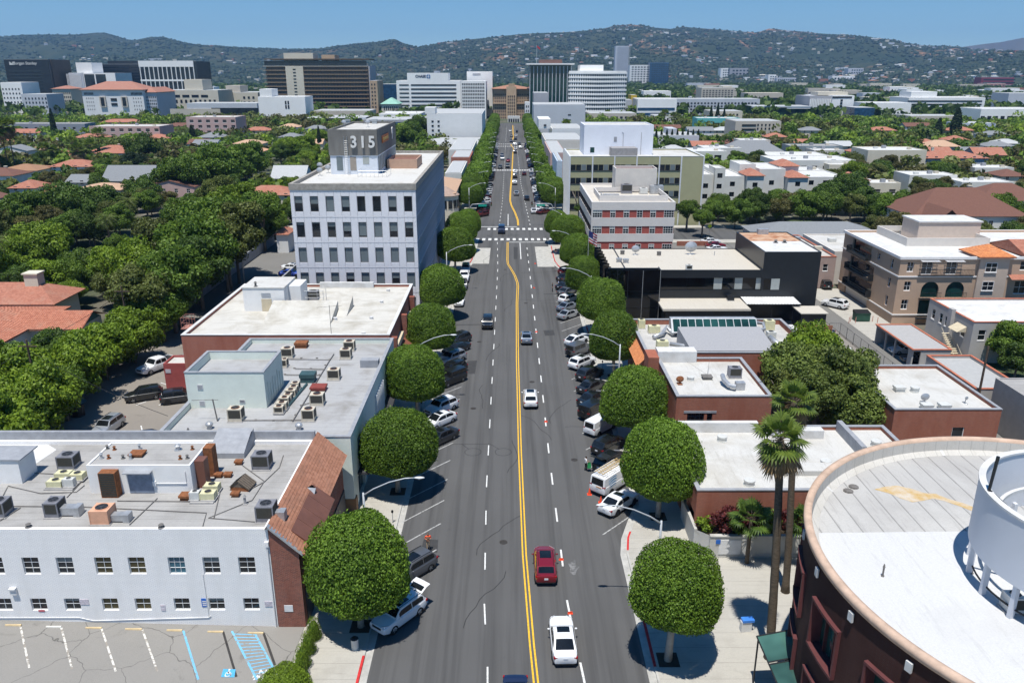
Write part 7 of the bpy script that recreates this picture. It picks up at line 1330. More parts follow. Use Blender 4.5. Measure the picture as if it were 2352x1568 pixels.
def trunk_mesh(h,r,limbs=5,R0=2.5,up=2.5,m=None,seed=1):
 q=random.Random(seed); mb=MB(); mb.tube([(0,0,-.1),(.03,.02,h*.5),(0,0,h)],[r*1.25,r,r*.85],8)
 for i in range(limbs):
  a=6.283*i/limbs+q.uniform(-.4,.4); e=R0*q.uniform(.6,1); mb.tube([(0,0,h*.92),(e*.45*math.cos(a),e*.45*math.sin(a),h+up*.55),(e*math.cos(a),e*math.sin(a),h+up)],[r*.6,r*.4,r*.15],6)
 return mb.mesh('trunk',m or BARK,smooth=True)
TRF=trunk_mesh(3.2,.24,6,1.9,2.0,BARKW); TRB=[trunk_mesh(3.5,.3,5,3,3.5,BARK,s) for s in (1,2)]
def set_mat(o,m):
 o.material_slots[0].link='OBJECT'; o.material_slots[0].material=m
def tree(name,label,x,y,crown,trunk,s,zc,m=None,group=None,cat='tree',sz=None,ts=1.0,z0=0):
 t=thing(name,label,cat,(x,y,z0),group,rnd.uniform(0,6.28)); c=sub('crown',crown,t); c.location=(0,0,zc); c.scale=(s,s,sz or s)
 if m: set_mat(c,m)
 if trunk: k=sub('trunk',trunk,t); k.scale=(min(ts,1),min(ts,1),ts)
 return t
 # ---- clipped street trees
ST_L=[(-11.35,50.4,7.6,2.5,6.9),(-11.25,70.9,7.5,2.6,6.6),(-11.2,89.4,7.4,2.6,6.4),(-11.55,108,7.1,2.7,6.2),(-11.7,130.2,7.9,2.7,6.8),(-11.4,163.2,8.0,2.6,6.6),(-11.4,183.5,7.4,2.6,6.4),(-10.2,194.0,6.4,2.5,5.6)]
ST_R=[(11.3,46.7,6.2,3.8,5.3),(14.0,66.1,7.7,2.6,6.9),(14.1,82.9,7.8,2.6,6.5),(14.3,102.8,7.1,2.6,6.3),(14.4,121.3,8.2,2.6,6.6),(13.5,139.2,6.8,2.6,6.0),(13.9,160.5,7.2,2.6,6.3),(13.5,181.8,7.9,2.6,6.3),(11.3,193.0,6.2,2.6,5.6)]
for side,lst in (('left',ST_L),('right',ST_R)):
 y=240;
 while y<650: lst.append(((-11.6 if side=='left' else 13.4)+rnd.uniform(-.4,.4),y,rnd.uniform(7.4,8.8),2.6,rnd.uniform(6.2,7.2))); y += 10.2
 for i,(x,y,dia,zb,h) in enumerate(lst):
  far=y>200; cr=(FICF if y>260 else FIC)[i%3]
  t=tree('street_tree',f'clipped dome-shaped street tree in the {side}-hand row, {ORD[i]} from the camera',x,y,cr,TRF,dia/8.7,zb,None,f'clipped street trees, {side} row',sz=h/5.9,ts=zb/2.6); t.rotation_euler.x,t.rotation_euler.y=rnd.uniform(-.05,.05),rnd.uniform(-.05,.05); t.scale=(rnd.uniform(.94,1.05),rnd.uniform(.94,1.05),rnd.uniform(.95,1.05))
  if i<9:
   t2=part('tree_pit',MB().box(x-.75,x+.75,y-.75,y+.75,.12,.147),mat('tree_pit_soil',(.05,.04,.03),.95),SWL if side=='left' else SWR)
   # ---- palms
def fan_frond(mb,a,el,L,r,lean=0):
 ca,sa=math.cos(a),math.sin(a); ce,se=math.cos(el),math.sin(el); d=Vector((ca*ce,sa*ce,se)); base=d*L; rt=Vector((-sa,ca,0)); up=d.cross(rt).normalized()
 mb.tube([(0,0,0),base],[.03,.02],3,1,False); nb=15
 for i in range(nb):
  th=(i/(nb-1)-.5)*4.0; v=d*math.cos(th)+rt*math.sin(th); tip=base+v*r*(1-.12*abs(th))+Vector((0,0,-.32*r*(.4+abs(math.sin(th))*.6))); mid=base+v*r*.55; wv=(rt*math.cos(th)-d*math.sin(th))*r*.075
  mb.face([base,mid+wv,tip,mid-wv],0)
def fan_palm_crown(seed,nf=24,L=1.15,r=1.05):
 q=random.Random(seed); mb=MB(); sk=MB()
 for i in range(nf): fan_frond(mb,i*2.399+q.uniform(-.2,.2),R(75-105*(i/nf)+q.uniform(-8,8)),L*q.uniform(.8,1.15),r*q.uniform(.85,1.1))
 for i in range(70): fan_frond(sk,i*2.399,R(-30-56*i/70+q.uniform(-8,8)),L*q.uniform(.5,1.2),r*q.uniform(.6,1.05))
 me=mb.mesh('crown',[LF['palm'],BARKP]); ms=sk.mesh('dead_frond_skirt',[LF['straw'],BARKP])
 for m_ in (me,ms): a_=m_.attributes.new('tint','FLOAT','POINT'); a_.data.foreach_set('value',nr.uniform(0,1,len(m_.vertices)).astype(np.float32))
 return me,ms
FP=[fan_palm_crown(3),fan_palm_crown(8)]
def feather_crown(seed,nf=30,L=3.0):
 q=random.Random(seed); mb=MB()
 for i in range(nf):
  a=i*2.399; el=R(78-105*i/nf+q.uniform(-6,6)); ca,sa=math.cos(a),math.sin(a); pts=[]; l=L*q.uniform(.85,1.1); x=z=0; e=el
  for k in range(8): pts.append(Vector((ca*x,sa*x,z))); x += l/7*math.cos(e); z += l/7*math.sin(e); e -= R(15)
  mb.tube(pts,[.035]*4+[.02]*4,3,1,False); rt=Vector((-sa,ca,0))
  for k in range(1,8):
   for h_ in (0,.5):
    p=pts[k-1].lerp(pts[k],h_); fw=(pts[k]-pts[k-1]).normalized(); ll=l*.24*math.sin(math.pi*min(1,(k+h_)/8.4))+.1
    for s in (-1,1): tip=p+(rt*s*.85+fw*.55)*ll+Vector((0,0,-.35*ll)); mb.face([p-fw*.06,p+fw*.06,tip])
 me=mb.mesh('crown',[LF['palm'],BARKP]); a_=me.attributes.new('tint','FLOAT','POINT'); a_.data.foreach_set('value',nr.uniform(0,1,len(me.vertices)).astype(np.float32)); return me
FEA=[feather_crown(4),feather_crown(9)]
def palm(label,x,y,h,s=1.0,kind='fan',lean=(0,0),r=.2,group=None,skirt=True,m=None):
 t=thing('palm_tree',label,'palm tree',(x,y,0),group); tip=(lean[0],lean[1],h); k=18
 mb=MB(); pts=[(lean[0]*(i/k)**1.3,lean[1]*(i/k)**1.3,h*i/k) for i in range(k+1)]
 mb.tube(pts,[r*(1.5 if i==0 else 1.12-.3*i/k)*(1+.06*(i%2)) for i in range(k+1)],9); sub('trunk',mb.mesh('trunk',BARKP,smooth=True),t)
 i=int(abs(x*7+y))%2; c=sub('crown',FP[i][0] if kind=='fan' else FEA[i],t); c.location=tip; c.scale=(s,s,s); c.rotation_euler=(0,0,x*3)
 if m: set_mat(c,m)
 if kind=='fan' and skirt: d=sub('dead_frond_skirt',FP[i][1],t); d.location=(tip[0],tip[1],h-.1); d.scale=(s,s,s*1.15)
 return t
palm('tall fan palm nearest the round building, front one of the pair',18.6,46.9,17.2,1.0,'fan',(-.9,.3),.28); palm('tall fan palm behind the front one beside the round building',22.3,54.6,16.6,.9,'fan',(-1.0,.4),.26)
for i,(x,y,s) in enumerate(((20.3,58.6,1.2),(24.8,58.4,1.1))): palm(f'short bushy palm before the planter, {["left of the tall trunks", "right of the tall trunks"][i]}',x,y,(4.4,4.2)[i],s*.8,'fan',r=.16,group='short palms by the planter',m=LF['dark'],skirt=False)
SHR=blob_crown(1,9,1.0,1.6,900,.2,1,(.35,.55)); SHC=ficus_crown(2,1500,.5)
for i,(zx,zy) in enumerate(((1745,1380-1093+0),(1960,0),(0,0))): pass
for i,(x,y,s,m) in enumerate(((18.6,60.6,1.0,'red'),(20.6,60.7,1.15,'red'),(17.2,60.7,.6,'bright'),(19.6,60.3,.7,'bright'),(22.4,60.6,.9,'mid'),(24.5,60.6,.8,'red'),(26.5,60.5,.9,'mid'))): tree('shrub',f'{"red-leaved" if m == "red" else "green"} shrub in the concrete planter, {["tall left one", "tall middle one", "at the left corner", "small one between the tall ones", "right of the tall ones", "second from the right end", "at the right end"][i]}',x,y,SHR,None,s*1.5,0,LF[m],'planter shrubs','shrub',z0=1.9)
for i,(zx,zy) in enumerate(((540,1265),(500,1370),(460,1470),(440,1540))): p=at(*zp(1,4,zx,zy),.14); tree('clipped_shrub',f'small clipped round shrub beside the brick wall end, {ORD[i]} from the back',p[0],p[1]+.3,SHC,None,.125,0,LF['bright'],'clipped shrubs by the near lot','shrub',sz=.33,z0=.12)
tree('tree','leafy tree top cut by the bottom edge beside the near lot',-14.5,41.3,FIC[0],TRF,.42,.9,LF['bright'],sz=.5,ts=.4)
# ---- garden trees placed where the photo shows them: crown-centre pixel, crown width in pixels, height of crown centre
def px_tree(px,py,w_,zc,m,label,kind='broad',xmax=None,group=None,xmin=None):
 p=at(px,py,zc); x,y=p[0],p[1]
 if xmax is not None: x=min(x,xmax)
 if xmin is not None: x=max(x,xmin)
 dist=math.sqrt(x*x+y*y+(CAM_H-zc)**2); dia=w_*dist/FPX; s=dia/11.0; H=7.5*s*1.1; zb=max(.6,zc-H*.52)
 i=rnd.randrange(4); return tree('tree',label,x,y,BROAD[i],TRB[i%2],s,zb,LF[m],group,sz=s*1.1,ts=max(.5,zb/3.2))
NEARL=[(30,985,200,'bright'),(115,925,200,'bright'),(40,885,190,'bright'),(165,850,180,'bright'),(235,800,160,'bright'),(300,765,150,'bright'),(365,722,120,'bright'),(120,990,120,'bright'),(155,950,125,'mid'),(110,1010,120,'mid'),(195,885,120,'mid')]
for i,(px,py,w_,m) in enumerate(NEARL): px_tree(px,py,w_,4.6,m,f'bright leafy tree by the left alley wall, {rank(NEARL, i)}',xmax=-53.5,group='leafy trees by the left alley')
DARKL=[(330,668,150,'olive',6),(410,640,165,'mid',7),(310,615,140,'bright',7),(440,575,180,'mid',8),(510,600,150,'dark',7),(365,560,140,'olive',8),(490,520,170,'mid',9),(560,525,150,'olive',9),(600,480,100,'mid',8),(545,470,120,'bright',8),(440,500,120,'mid',8),(590,560,110,'olive',7),(465,660,120,'dark',5),(410,700,110,'mid',4),(640,600,40,'mid',4),(500,445,90,'olive',7)]
for i,(px,py,w_,m,zc) in enumerate(DARKL): px_tree(px,py,w_*1.15,zc+2,m,f'tall dark tree in the mass left of the office block, {rank(DARKL, i)}',xmax=-54,group='tall dark trees left of the office block')
LEFT2=[(60,500,130,'mid',6),(160,485,130,'dark',6),(95,575,150,'bright',6),(25,600,120,'bright',6),(110,640,120,'bright',5),(225,470,110,'dark',6),(330,440,90,'dark',6),(420,420,130,'mid',6),(500,400,140,'mid',7),(330,410,60,'mid',5),(570,380,110,'mid',6),(660,350,80,'bright',6),(700,345,80,'bright',6),(730,320,60,'bright',6),(940,315,90,'mid',9),(960,290,70,'dark',9),(200,520,90,'dark',5),(270,500,80,'mid',5),(310,375,70,'pine',6),(330,345,90,'dark',8)]
for i,(px,py,w_,m,zc) in enumerate(LEFT2): px_tree(px,py,w_,zc,m,f'garden tree in the left residential blocks, {rank(LEFT2, i)}',group='garden trees in the left blocks',xmax=-16)
RIGHT1=[(1825,850,175,'sage',6),(1930,865,200,'sage',6),(1870,805,160,'bright',6.5),(1955,920,175,'sage',5),(1880,900,160,'sage',6),(1795,880,110,'olive',5),(2325,780,110,'mid',4),(2340,820,90,'dark',3.5),(1580,480,62,'mid',6),(1615,500,56,'mid',5),(1640,480,60,'mid',5),(1690,490,80,'mid',4),(1740,480,80,'dark',4),(1790,470,80,'mid',5),(1850,470,90,'mid',6),(1905,450,90,'dark',7),(1950,430,100,'dark',8),(1990,460,80,'dark',6),(2050,490,90,'mid',4),(2200,490,70,'mid',4),(2310,480,90,'mid',6),(2330,540,70,'dark',4),(2245,495,70,'olive',4),(1960,395,70,'bright',8),(1330,478,26,'mid',6),(1730,430,60,'mid',5),(1860,430,70,'mid',6)]
for i,(px,py,w_,m,zc) in enumerate(RIGHT1): px_tree(px,py,w_,zc,m,(f'big olive-green tree behind the palms, {rank(RIGHT1[:6], i)} in its clump' if i<6 else f'garden tree on the right of the avenue, {rank(RIGHT1[6:], i - 6)}'),group='trees behind the palms' if i<6 else 'garden trees on the right')
# palms of the gardens
PAL=[(8,415,300,'fan'),(25,412,292,'fan'),(40,410,290,'fan'),(110,398,345,'fan'),(130,396,350,'fan'),(175,380,330,'fan'),(185,392,345,'fan'),(200,380,340,'fan'),(215,385,335,'fan'),(235,378,310,'fan'),(425,345,300,'feather'),(440,380,345,'feather'),(480,440,405,'feather'),(255,570,505,'feather'),(305,540,465,'feather'),(205,650,590,'feather'),(175,690,640,'feather'),(8,690,560,'feather'),(1815,460,405,'feather'),(1838,458,408,'feather'),(1860,465,425,'feather'),(1790,470,430,'feather'),(1525,300,262,'fan'),(1545,298,268,'fan'),(1518,296,268,'fan'),(1735,335,310,'feather'),(1960,430,385,'feather'),(975,262,218,'fan'),(982,262,222,'fan'),(1020,262,219,'fan'),(1031,262,218,'fan'),(1044,262,220,'fan'),(1300,320,286,'fan'),(1395,290,262,'fan')]
for i,(px,pb,pt,kd) in enumerate(PAL):
 p=at(px,pb,0); q=atY(px,pt,p[1]); h=min(26,max(4.5,q[2])); palm(f'{"slim fan" if kd == "fan" else "feathery"} palm among the garden palms, {rank(PAL, i)} in the photo',p[0],p[1],h,(1.55 if kd=='fan' else 1.15)*(1 if p[1]<300 else 1.3),kd,r=.2 if kd=='fan' else .22,group='garden and street palms',skirt=p[1]<350)
 # cypresses
CYL=[(1505+12*k,352,9) for k in range(9)]+[(1630,305,10),(1645,300,10),(1660,304,9),(2190,325,26),(2150,330,20),(130,335,14),(735,350,10),(445,340,18),(998,290,8)]
for i,(px,pb,w_) in enumerate(CYL):
 p=at(px,pb,0); s=w_*p[1]/FPX/2; tree('cypress_tree',f'dark narrow cypress standing among the gardens, {rank(CYL, i)} in the photo',p[0],p[1],CYPR,None,s,.2,LF['pine'],'dark cypresses',sz=s*(.6 if w_>15 else 1.25))
 # ---- the rest of the garden trees: positions off roads and houses, not hiding the roofs the photo shows
for a in ((-36,-14,66,200),(16,56,60,200),(16,54,217,245),(55,110,237,265),(63,113,126,151),(-93,-62,104,133)): FOOT.append((*a,8,10))
prot=[]
for x0,x1,y0,y1,z,zt in FOOT:
 if z>3.8: a,b=proj(x0,y0,z-1.5),proj(x1,y0,zt); prot.append((min(a[0],b[0]),max(a[0],b[0]),b[1],a[1],y0))
cand=[]; q=random.Random(21); cell={}
def try_tree(x,y,dia,zc):
 for x0,x1,y0,y1,z,zt in FOOT:
  if x0-2.2<x<x1+2.2 and y0-2.2<y<y1+2.2: return False
 if-99.5<x<-86.5 or 110.5<x<122.5 or 195<y<216 and x>0 or 475<y<494 or 657<y<679: return False
 k=(int(x//6),int(y//6))
 for i in (-1,0,1):
  for j in (-1,0,1):
   for (a,b,c) in cell.get((k[0]+i,k[1]+j),()):
    if (a-x)**2+(b-y)**2<(.36*(c+dia))**2: return False
 px,pt=proj(x,y,zc+dia*.42); _,pb=proj(x,y,zc-dia*.3); wpx=dia*FPX/math.hypot(y,40)
 for x0,x1,ya,yb,Y in prot:
  if Y>y and px+wpx/2>x0 and px-wpx/2<x1 and pt<yb-2 and pb>ya and pt<(ya*.5+yb*.5): return False
 cell.setdefault(k,[]).append((x,y,dia)); return (px,wpx)
for n_ in range(26000):
 Y=88+(655-88)*q.random()**1.15; half=Y*.72+20; X=q.uniform(-half,half)
 if-58.5<X<57.5 and Y<200 or-30<X<54: continue
 if X>0 and Y<150: continue
 dia=q.uniform(6.5,11)*(1 if Y>180 else .9); zc=dia*q.uniform(.45,.6); r_=try_tree(X,Y,dia,zc)
 if r_ and-60<r_[0]<2412: cand.append((r_[1],X,Y,dia,zc))
cand.sort(reverse=True)
import re
def short(l): return re.split(r' with | in | on | behind | beside | left of | right of | in front | among | at the | under | between | before | carrying | half | showing |,| below | beyond | of the | above ',l)[0]
cnt={}
for a_,b_,l in LM: cnt[short(l)]=cnt.get(short(l),0)+1
LMS=[(a_,b_,short(l)) for a_,b_,l in LM if cnt[short(l)]==1 and len(short(l).split())>2]
TONE=dict(mid='fresh green',dark='dark green',olive='olive green',brown='brownish green',bright='light green'); NAMED={}
def tree_key(x,y,m):
 a_,b_,l=min(LMS,key=lambda k: (k[0]-x)**2+((k[1]-y)*.8)**2); dx,dy=x-a_,y-b_
 rel=('behind' if dy>0 else 'in front of') if abs(dy)>abs(dx)*1.2 else ('right of' if dx>0 else 'left of'); return f'{TONE[m]} round tree {rel} the {l}'
rest=[]
for i,(wpx,x,y,dia,zc) in enumerate(cand):
 t_=.5+.5*math.sin(x*.021+1.7)*math.cos(y*.017); m=q.choice(['mid','mid','dark','bright','olive']) if t_<.55 else q.choice(['olive','brown','olive','mid'])
 if 200<y<420 and (x<-120 or x>130): m=q.choice(['brown','olive','brown','mid','dark'])
 if i<290:
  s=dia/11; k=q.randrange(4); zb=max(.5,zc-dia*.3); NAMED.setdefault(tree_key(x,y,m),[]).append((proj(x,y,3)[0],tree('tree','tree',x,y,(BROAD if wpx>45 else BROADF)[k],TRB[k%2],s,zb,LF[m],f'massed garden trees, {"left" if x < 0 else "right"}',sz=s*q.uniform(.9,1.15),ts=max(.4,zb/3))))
 else: rest.append((x,y,dia,zc,m))
for k_,l_ in NAMED.items():
 l_.sort(key=lambda e: e[0])
 for i,(_,t) in enumerate(l_): t['label']=k_ if len(l_)==1 else f'{k_}, {ORD[i]} from the left'
 # remaining background trees: one leafy mass
def leaf_mass(name,items,nl,size,m,label):
 cs,ns,tn=[],[],[]
 for x,y,dia,zc in items:
  nb=5; o=nr.normal(size=(nb,3))*[dia*.22,dia*.22,dia*.12]; idx=nr.integers(0,nb,nl); d=unit(nl); d[:,2]=np.abs(d[:,2])*.9+.1*d[:,2]; cs.append(o[idx]+d*dia*.3*nr.uniform(.8,1.1,nl)[:,None]+[x,y,zc]); ns.append(d); tn.append(np.full(nl,q.uniform(.15,.85))+.15*d[:,2])
 o=bpy.data.objects.new(name,leaves_mesh(name,np.vstack(cs),np.vstack(ns),size,.7,.6,m,None,np.concatenate(tn))); link(o); o['kind']='stuff'; tag(o,label,'trees'); return o
for m in ('mid','dark','olive','brown','bright'):
 it=[(x,y,d,z) for x,y,d,z,mm in rest if mm==m]
 if it: leaf_mass('background_trees',it,130,1.9,LF[m],f'{dict(mid="mid green", dark="dark green", olive="olive green", brown="brownish green", bright="light green")[m]} mass of distant garden trees')
 # far basin wood beyond the boulevard
it=[]
for n_ in range(5200):
 Y=690+(2450-690)*q.random()**.8; X=q.uniform(-Y*.72,Y*.72)
 if abs(X)<40 and Y<760: continue
 it.append((X,Y,q.uniform(9,16),q.uniform(4,7)))
leaf_mass('far_wood',it,26,6.5,LF['dark'],'far-off tree cover of the basin below the hills')
print('TREES',len(cand),len(rest))
# ------------------------------------------------------------------ vehicles
def paintmat(name,col,metal=.0):
 m,nt,b=newmat(name,.32,metal,.5); b.inputs['Base Color'].default_value=(*col,1); b.inputs['Coat Weight'].default_value=.7; b.inputs['Coat Roughness'].default_value=.06; return m
PT={k: paintmat('car_paint_'+k,c,m) for k,c,m in (('white',(.72,.73,.74),0),('black',(.010,.011,.012),0),('silver',(.42,.44,.46),.5),('grey',(.11,.115,.125),.3),('red',(.20,.008,.016),.2),('navy',(.012,.022,.060),.1),('blue',(.02,.05,.30),.1),('steel',(.20,.235,.29),.4),('dark',(.024,.026,.030),.2),('maroon',(.09,.01,.012),.1))}
CGL=glassmat('car_glass',(.008,.010,.012),.04); RIM=mat('alloy_rim',(.34,.35,.36),.35,.7,var=.05); TAILR=mat('tail_light',(.28,.008,.008),.25,var=0,spec=.5); HEADL=mat('head_light',(.55,.57,.6),.15,var=0,spec=.6); PLATE=mat('licence_plate',(.62,.63,.66),.5,var=.03); TRIMD=mat('black_trim',(.014,.014,.015),.6,var=.1); CHAR=mat('dark_interior',(.02,.02,.021),.9,var=.1)
KIND={ # length, width, clearance, belt z, roof z, hood z, tail z, (cowl x, roof front x, roof rear x, rear base x), wheel r, wheelbase, roof half width, squareness
'sedan': dict(L=4.85,W=1.85,c=.19,belt=.93,roof=1.45,hood=.90,tail=1.02,cab=(1.05,.38,-.95,-1.75),r=.335,wb=2.8,rw=.56),
'suv': dict(L=4.65,W=1.88,c=.23,belt=1.07,roof=1.68,hood=1.03,tail=1.08,cab=(1.15,.50,-1.75,-2.18),r=.37,wb=2.7,rw=.60),
'hatch': dict(L=4.45,W=1.77,c=.18,belt=.95,roof=1.49,hood=.90,tail=1.06,cab=(1.35,.45,-1.0,-2.08),r=.32,wb=2.7,rw=.56),
'boxy': dict(L=4.7,W=1.9,c=.28,belt=1.22,roof=1.95,hood=1.16,tail=1.22,cab=(.85,.62,-2.22,-2.32),r=.40,wb=2.85,rw=.80),
'van': dict(L=4.7,W=1.75,c=.2,belt=1.12,roof=1.88,hood=1.05,tail=1.14,cab=(1.85,1.0,-2.2,-2.32),r=.32,wb=2.9,rw=.74),
'bigvan': dict(L=5.7,W=2.0,c=.25,belt=1.25,roof=2.12,hood=1.15,tail=1.27,cab=(1.75,1.15,-2.7,-2.82),r=.36,wb=3.4,rw=.80),
'pickup': dict(L=5.8,W=2.0,c=.3,belt=1.2,roof=1.92,hood=1.15,tail=1.2,cab=(1.15,.55,-.95,-1.25),r=.41,wb=3.6,rw=.66)}
def sstep(a,b,x): t=min(1,max(0,(x-a)/(b-a))); return t*t*(3-2*t)
def car_parts(kind):
 K=KIND[kind]; L,W,c,belt,roof,hood,tail,cab,r,wb,rw=(K[k] for k in ('L','W','c','belt','roof','hood','tail','cab','r','wb','rw')); hl=L/2; boxy=kind in ('boxy','van','bigvan'); out=[]
 plan=lambda x: 1-(.16 if not boxy else .07)*(abs(x)/hl)**(5 if not boxy else 8)
 def ztop(x):
  if x>cab[0]: return hood+(belt-hood)*(1-sstep(cab[0],cab[0]+.35,x))-(.16 if not boxy else .08)*sstep(hl-.9,hl,x)
  if x<cab[3]: return belt+(tail-belt)*sstep(cab[3],cab[3]-.2,x)-.05*sstep(-hl+.25,-hl,x)
  return belt
 zbot=lambda x: c+.14*sstep(hl-.6,hl,x)+.16*sstep(-hl+.6,-hl,x)
 xs=[-hl,-hl+.04,-hl+.14]+list(np.linspace(-hl+.3,hl-.35,22))+[hl-.16,hl-.05,hl]
 B=MB(); P=[]
 for x in xs:
  w_=W/2*plan(x); zt,z0=ztop(x),zbot(x); e=1
  if abs(x)>hl-.02: e=.90; zm=(zt+z0)/2; zt,z0=zm+(zt-zm)*.72,zm+(z0-zm)*.8
  half=[(0,z0),(w_*.86*e,z0),(w_*.965*e,z0+.07),(w_*1.0*e,z0+(zt-z0)*.40),(w_*.985*e,z0+(zt-z0)*.68),(w_*.965*e,zt-.075),(w_*.90*e,zt-.012),(w_*.5*e,zt+.022),(0,zt+.03)]
  P.append([(x,-y,z) for y,z in half]+[(x,y,z) for y,z in half[-2:0:-1]]+[(x,0,z0)])
 B.grid(P); B.face(P[0][::-1]); B.face(P[-1])
 out.append(('body',B,0,R(32)))
 sk=MB(); sk.box(-hl+.35,hl-.35,-W/2*.99,W/2*.99,c-.04,c+.10); out.append(('sill_trim',sk,TRIMD,None))
 # cabin
 def zr(x):
  if x>cab[1]: t=(cab[0]-x)/(cab[0]-cab[1]); return belt+(roof-belt)*(t**.9)
  if x<cab[2]: t=(x-cab[3])/(cab[2]-cab[3]); return belt+(roof-belt)*(t**.85)
  m_=(cab[1]+cab[2])/2; return roof+.035*(1-((x-m_)/((cab[1]-cab[2])/2))**2)
 def surf(x,s,off=0): # s in -1..1 across
  h=max(.0,min(1,(zr(x)-belt)/(roof-belt))); wb_,wt=W/2*.93*plan(x),W/2*.93*plan(x)+(rw*W/2/.93-W/2*.93)*(0 if h<1e-6 else 1)*min(1,h) ; wt=W/2*.93*plan(x)*(1-(1-(rw/.93 if rw<.93 else 1))*h*1.0) if False else (W/2*.93*plan(x))*(1-h)+(W/2*(.93*(.62+.38*rw)))*h
  a=abs(s); sg=1 if s>0 else-1
  if a<=.55: y=wt*(a/.55)*.985; z=zr(x)-.045*h*(a/.55)**3; n=Vector((0,sg*.2*a,1))
  else: t=(a-.55)/.45; y=wt*.985+(wb_-wt*.985)*t**.9; z=(zr(x)-.045*h)*(1-t)+(belt-.01)*t; n=Vector((0,sg,.35))
  if a<=.55 and (x>cab[1] or x<cab[2]): dxn=(roof-belt)/((cab[0]-cab[1]) if x>cab[1] else (cab[2]-cab[3])); n=Vector((dxn if x>cab[1] else-dxn,0,1))
  n.normalize(); return (x+n.x*off,sg*y+n.y*off,z+n.z*off)
 cx=[cab[3]+.001]+list(np.linspace(cab[3]+.08,cab[2],5))+list(np.linspace(cab[2],cab[1],8))[1:-1]+list(np.linspace(cab[1],cab[0]-.06,6))+[cab[0]-.001]
 ss=[-1,-.85,-.7,-.58,-.55,-.5,-.3,0,.3,.5,.55,.58,.7,.85,1]
 C=MB(); C.grid([[surf(x,s) for s in ss] for x in cx],flip=True); out.append(('cabin',C,0,R(38)))
 g=lambda x0,x1,s0,s1,nx=6,ns=7,o=.013: MB().grid([[surf(x0+(x1-x0)*i/nx,s0+(s1-s0)*j/ns,o) for j in range(ns+1)] for i in range(nx+1)],flip=True)
 out.append(('windshield',g(cab[1]+.04,cab[0]-.10,-.5,.5),CGL,None))
 rear_lo=cab[3]+(.08 if not boxy else .0)
 if boxy:
  rg=MB(); zb_=belt+.04; x_=cab[3]-.0; rg.face([(surf(cab[3]+.02,.9)[0]-.03,-W*.36,zb_),(cab[2]+(cab[3]-cab[2])*.25-.03,-W*.33,roof-.12),(cab[2]+(cab[3]-cab[2])*.25-.03,W*.33,roof-.12),(surf(cab[3]+.02,.9)[0]-.03,W*.36,zb_)]); out.append(('rear_window',rg,CGL,None))
 else: out.append(('rear_window',g(rear_lo,cab[2]-.05,-.46,.46),CGL,None))
 xa,xb=cab[3]+(.30 if kind != 'hatch' else .55),cab[0]-.42; xm=xa+(xb-xa)*.48
 for s in (-1,1):
  f=(lambda a,b: g(a,b,.63*s,.94*s) if s>0 else g(a,b,-.94,-.63))
  if kind in ('van','bigvan'): out.append(('side_window',f(cab[1]-.75,cab[0]-.45),CGL,None))
  else: out.append(('side_window',f(xa,xm-.04),CGL,None)); out.append(('side_window',f(xm+.04,xb),CGL,None))
 if kind in ('suv','hatch','sedan'): out.append(('sunroof',g(cab[1]-(.75 if kind != 'suv' else 1.2),cab[1]-.08,-.36,.36,4,4,.008),CGL,None))
 if kind=='suv':
  for s in (-.47,.47): pts=[surf(cab[2]+(cab[1]-cab[2])*i/5,s,.05) for i in range(6)]; out.append(('roof_rail',MB().tube(pts,.022,5),TRIMD,None))
 zl=(hood-.20); zt_=tail-.22
 for s in (-1,1):
  hx=hl-.30; q_=MB(); q_.grid([[(hl-.02-.5*v,s*W/2*(.55+.42*v)*1.0,zl+.04+dz+.05*v) for v in (0,.35,.7,1)] for dz in (0,.09)]); q_.xf(lambda p: (p.x+.02*(1-(hl-p.x)),p.y*plan(p.x)*1.012,p.z)); out.append(('headlight',q_,HEADL,None))
  q_=MB(); xr_=-hl; q_.box(xr_-.012,xr_+.16,min(s*W*.33,s*W*.475),max(s*W*.33,s*W*.475),zt_,zt_+(.14 if not boxy else .22)); out.append(('tail_light',q_.xf(lambda p: (p.x+.06*(abs(p.y)/(W/2))**4,p.y*.97,p.z)),TAILR,None))
  m_=MB(); v_,f_=IC1; mx,my,mz=cab[0]-.42,s*(W/2+.09),belt+.06; m_.add([(mx+a*.09,my+b*.12,mz+c_*.08) for a,b,c_ in v_],[tuple(k) for k in f_]); out.append(('mirror',m_,0,1.0))
 gr=MB().box(hl-.06,hl+.012,-W*.24,W*.24,zl-.16,zl+.02); out.append(('grille',gr,TRIMD,None)); out.append(('lower_grille',MB().box(hl-.08,hl-.015,-W*.36,W*.36,c+.16,c+.27),TRIMD,None))
 out.append(('licence_plate',MB().box(-hl-.022,-hl+.02,-.16,.16,zt_-.16 if kind != 'sedan' else zt_-.04,zt_+.0 if kind != 'sedan' else zt_+.10),PLATE,None)); out.append(('rear_bumper_trim',MB().box(-hl-.012,-hl+.1,-W*.40,W*.40,c+.14,c+.24),TRIMD,None))
 if kind=='boxy': out.append(('spare_wheel',MB().cyl((-hl-.22,.1,.95),.36,.2,18,axis='x'),TRIMD,R(40)))
 if kind=='pickup':
  bd=MB(); x0,x1=-hl+.1,cab[3]-.06; bd.face([(x0,-W*.42,belt+.034),(x1,-W*.42,belt+.034),(x1,W*.42,belt+.034),(x0,W*.42,belt+.034)]); out.append(('bed_floor',bd,CHAR,None))
  rl_=MB();
  for s in (-1,1): rl_.box(x0-.05,x1,s*W*.45-.07,s*W*.45+.07,belt-.05,belt+.16)
  rl_.box(x0-.06,x0+.04,-W*.45,W*.45,belt-.05,belt+.16); out.append(('bed_rail',rl_,0,None))
 return out,[(sx*wb/2,sy*(W/2-.10),r) for sx in (-1,1) for sy in (-1,1)]
WHL={}
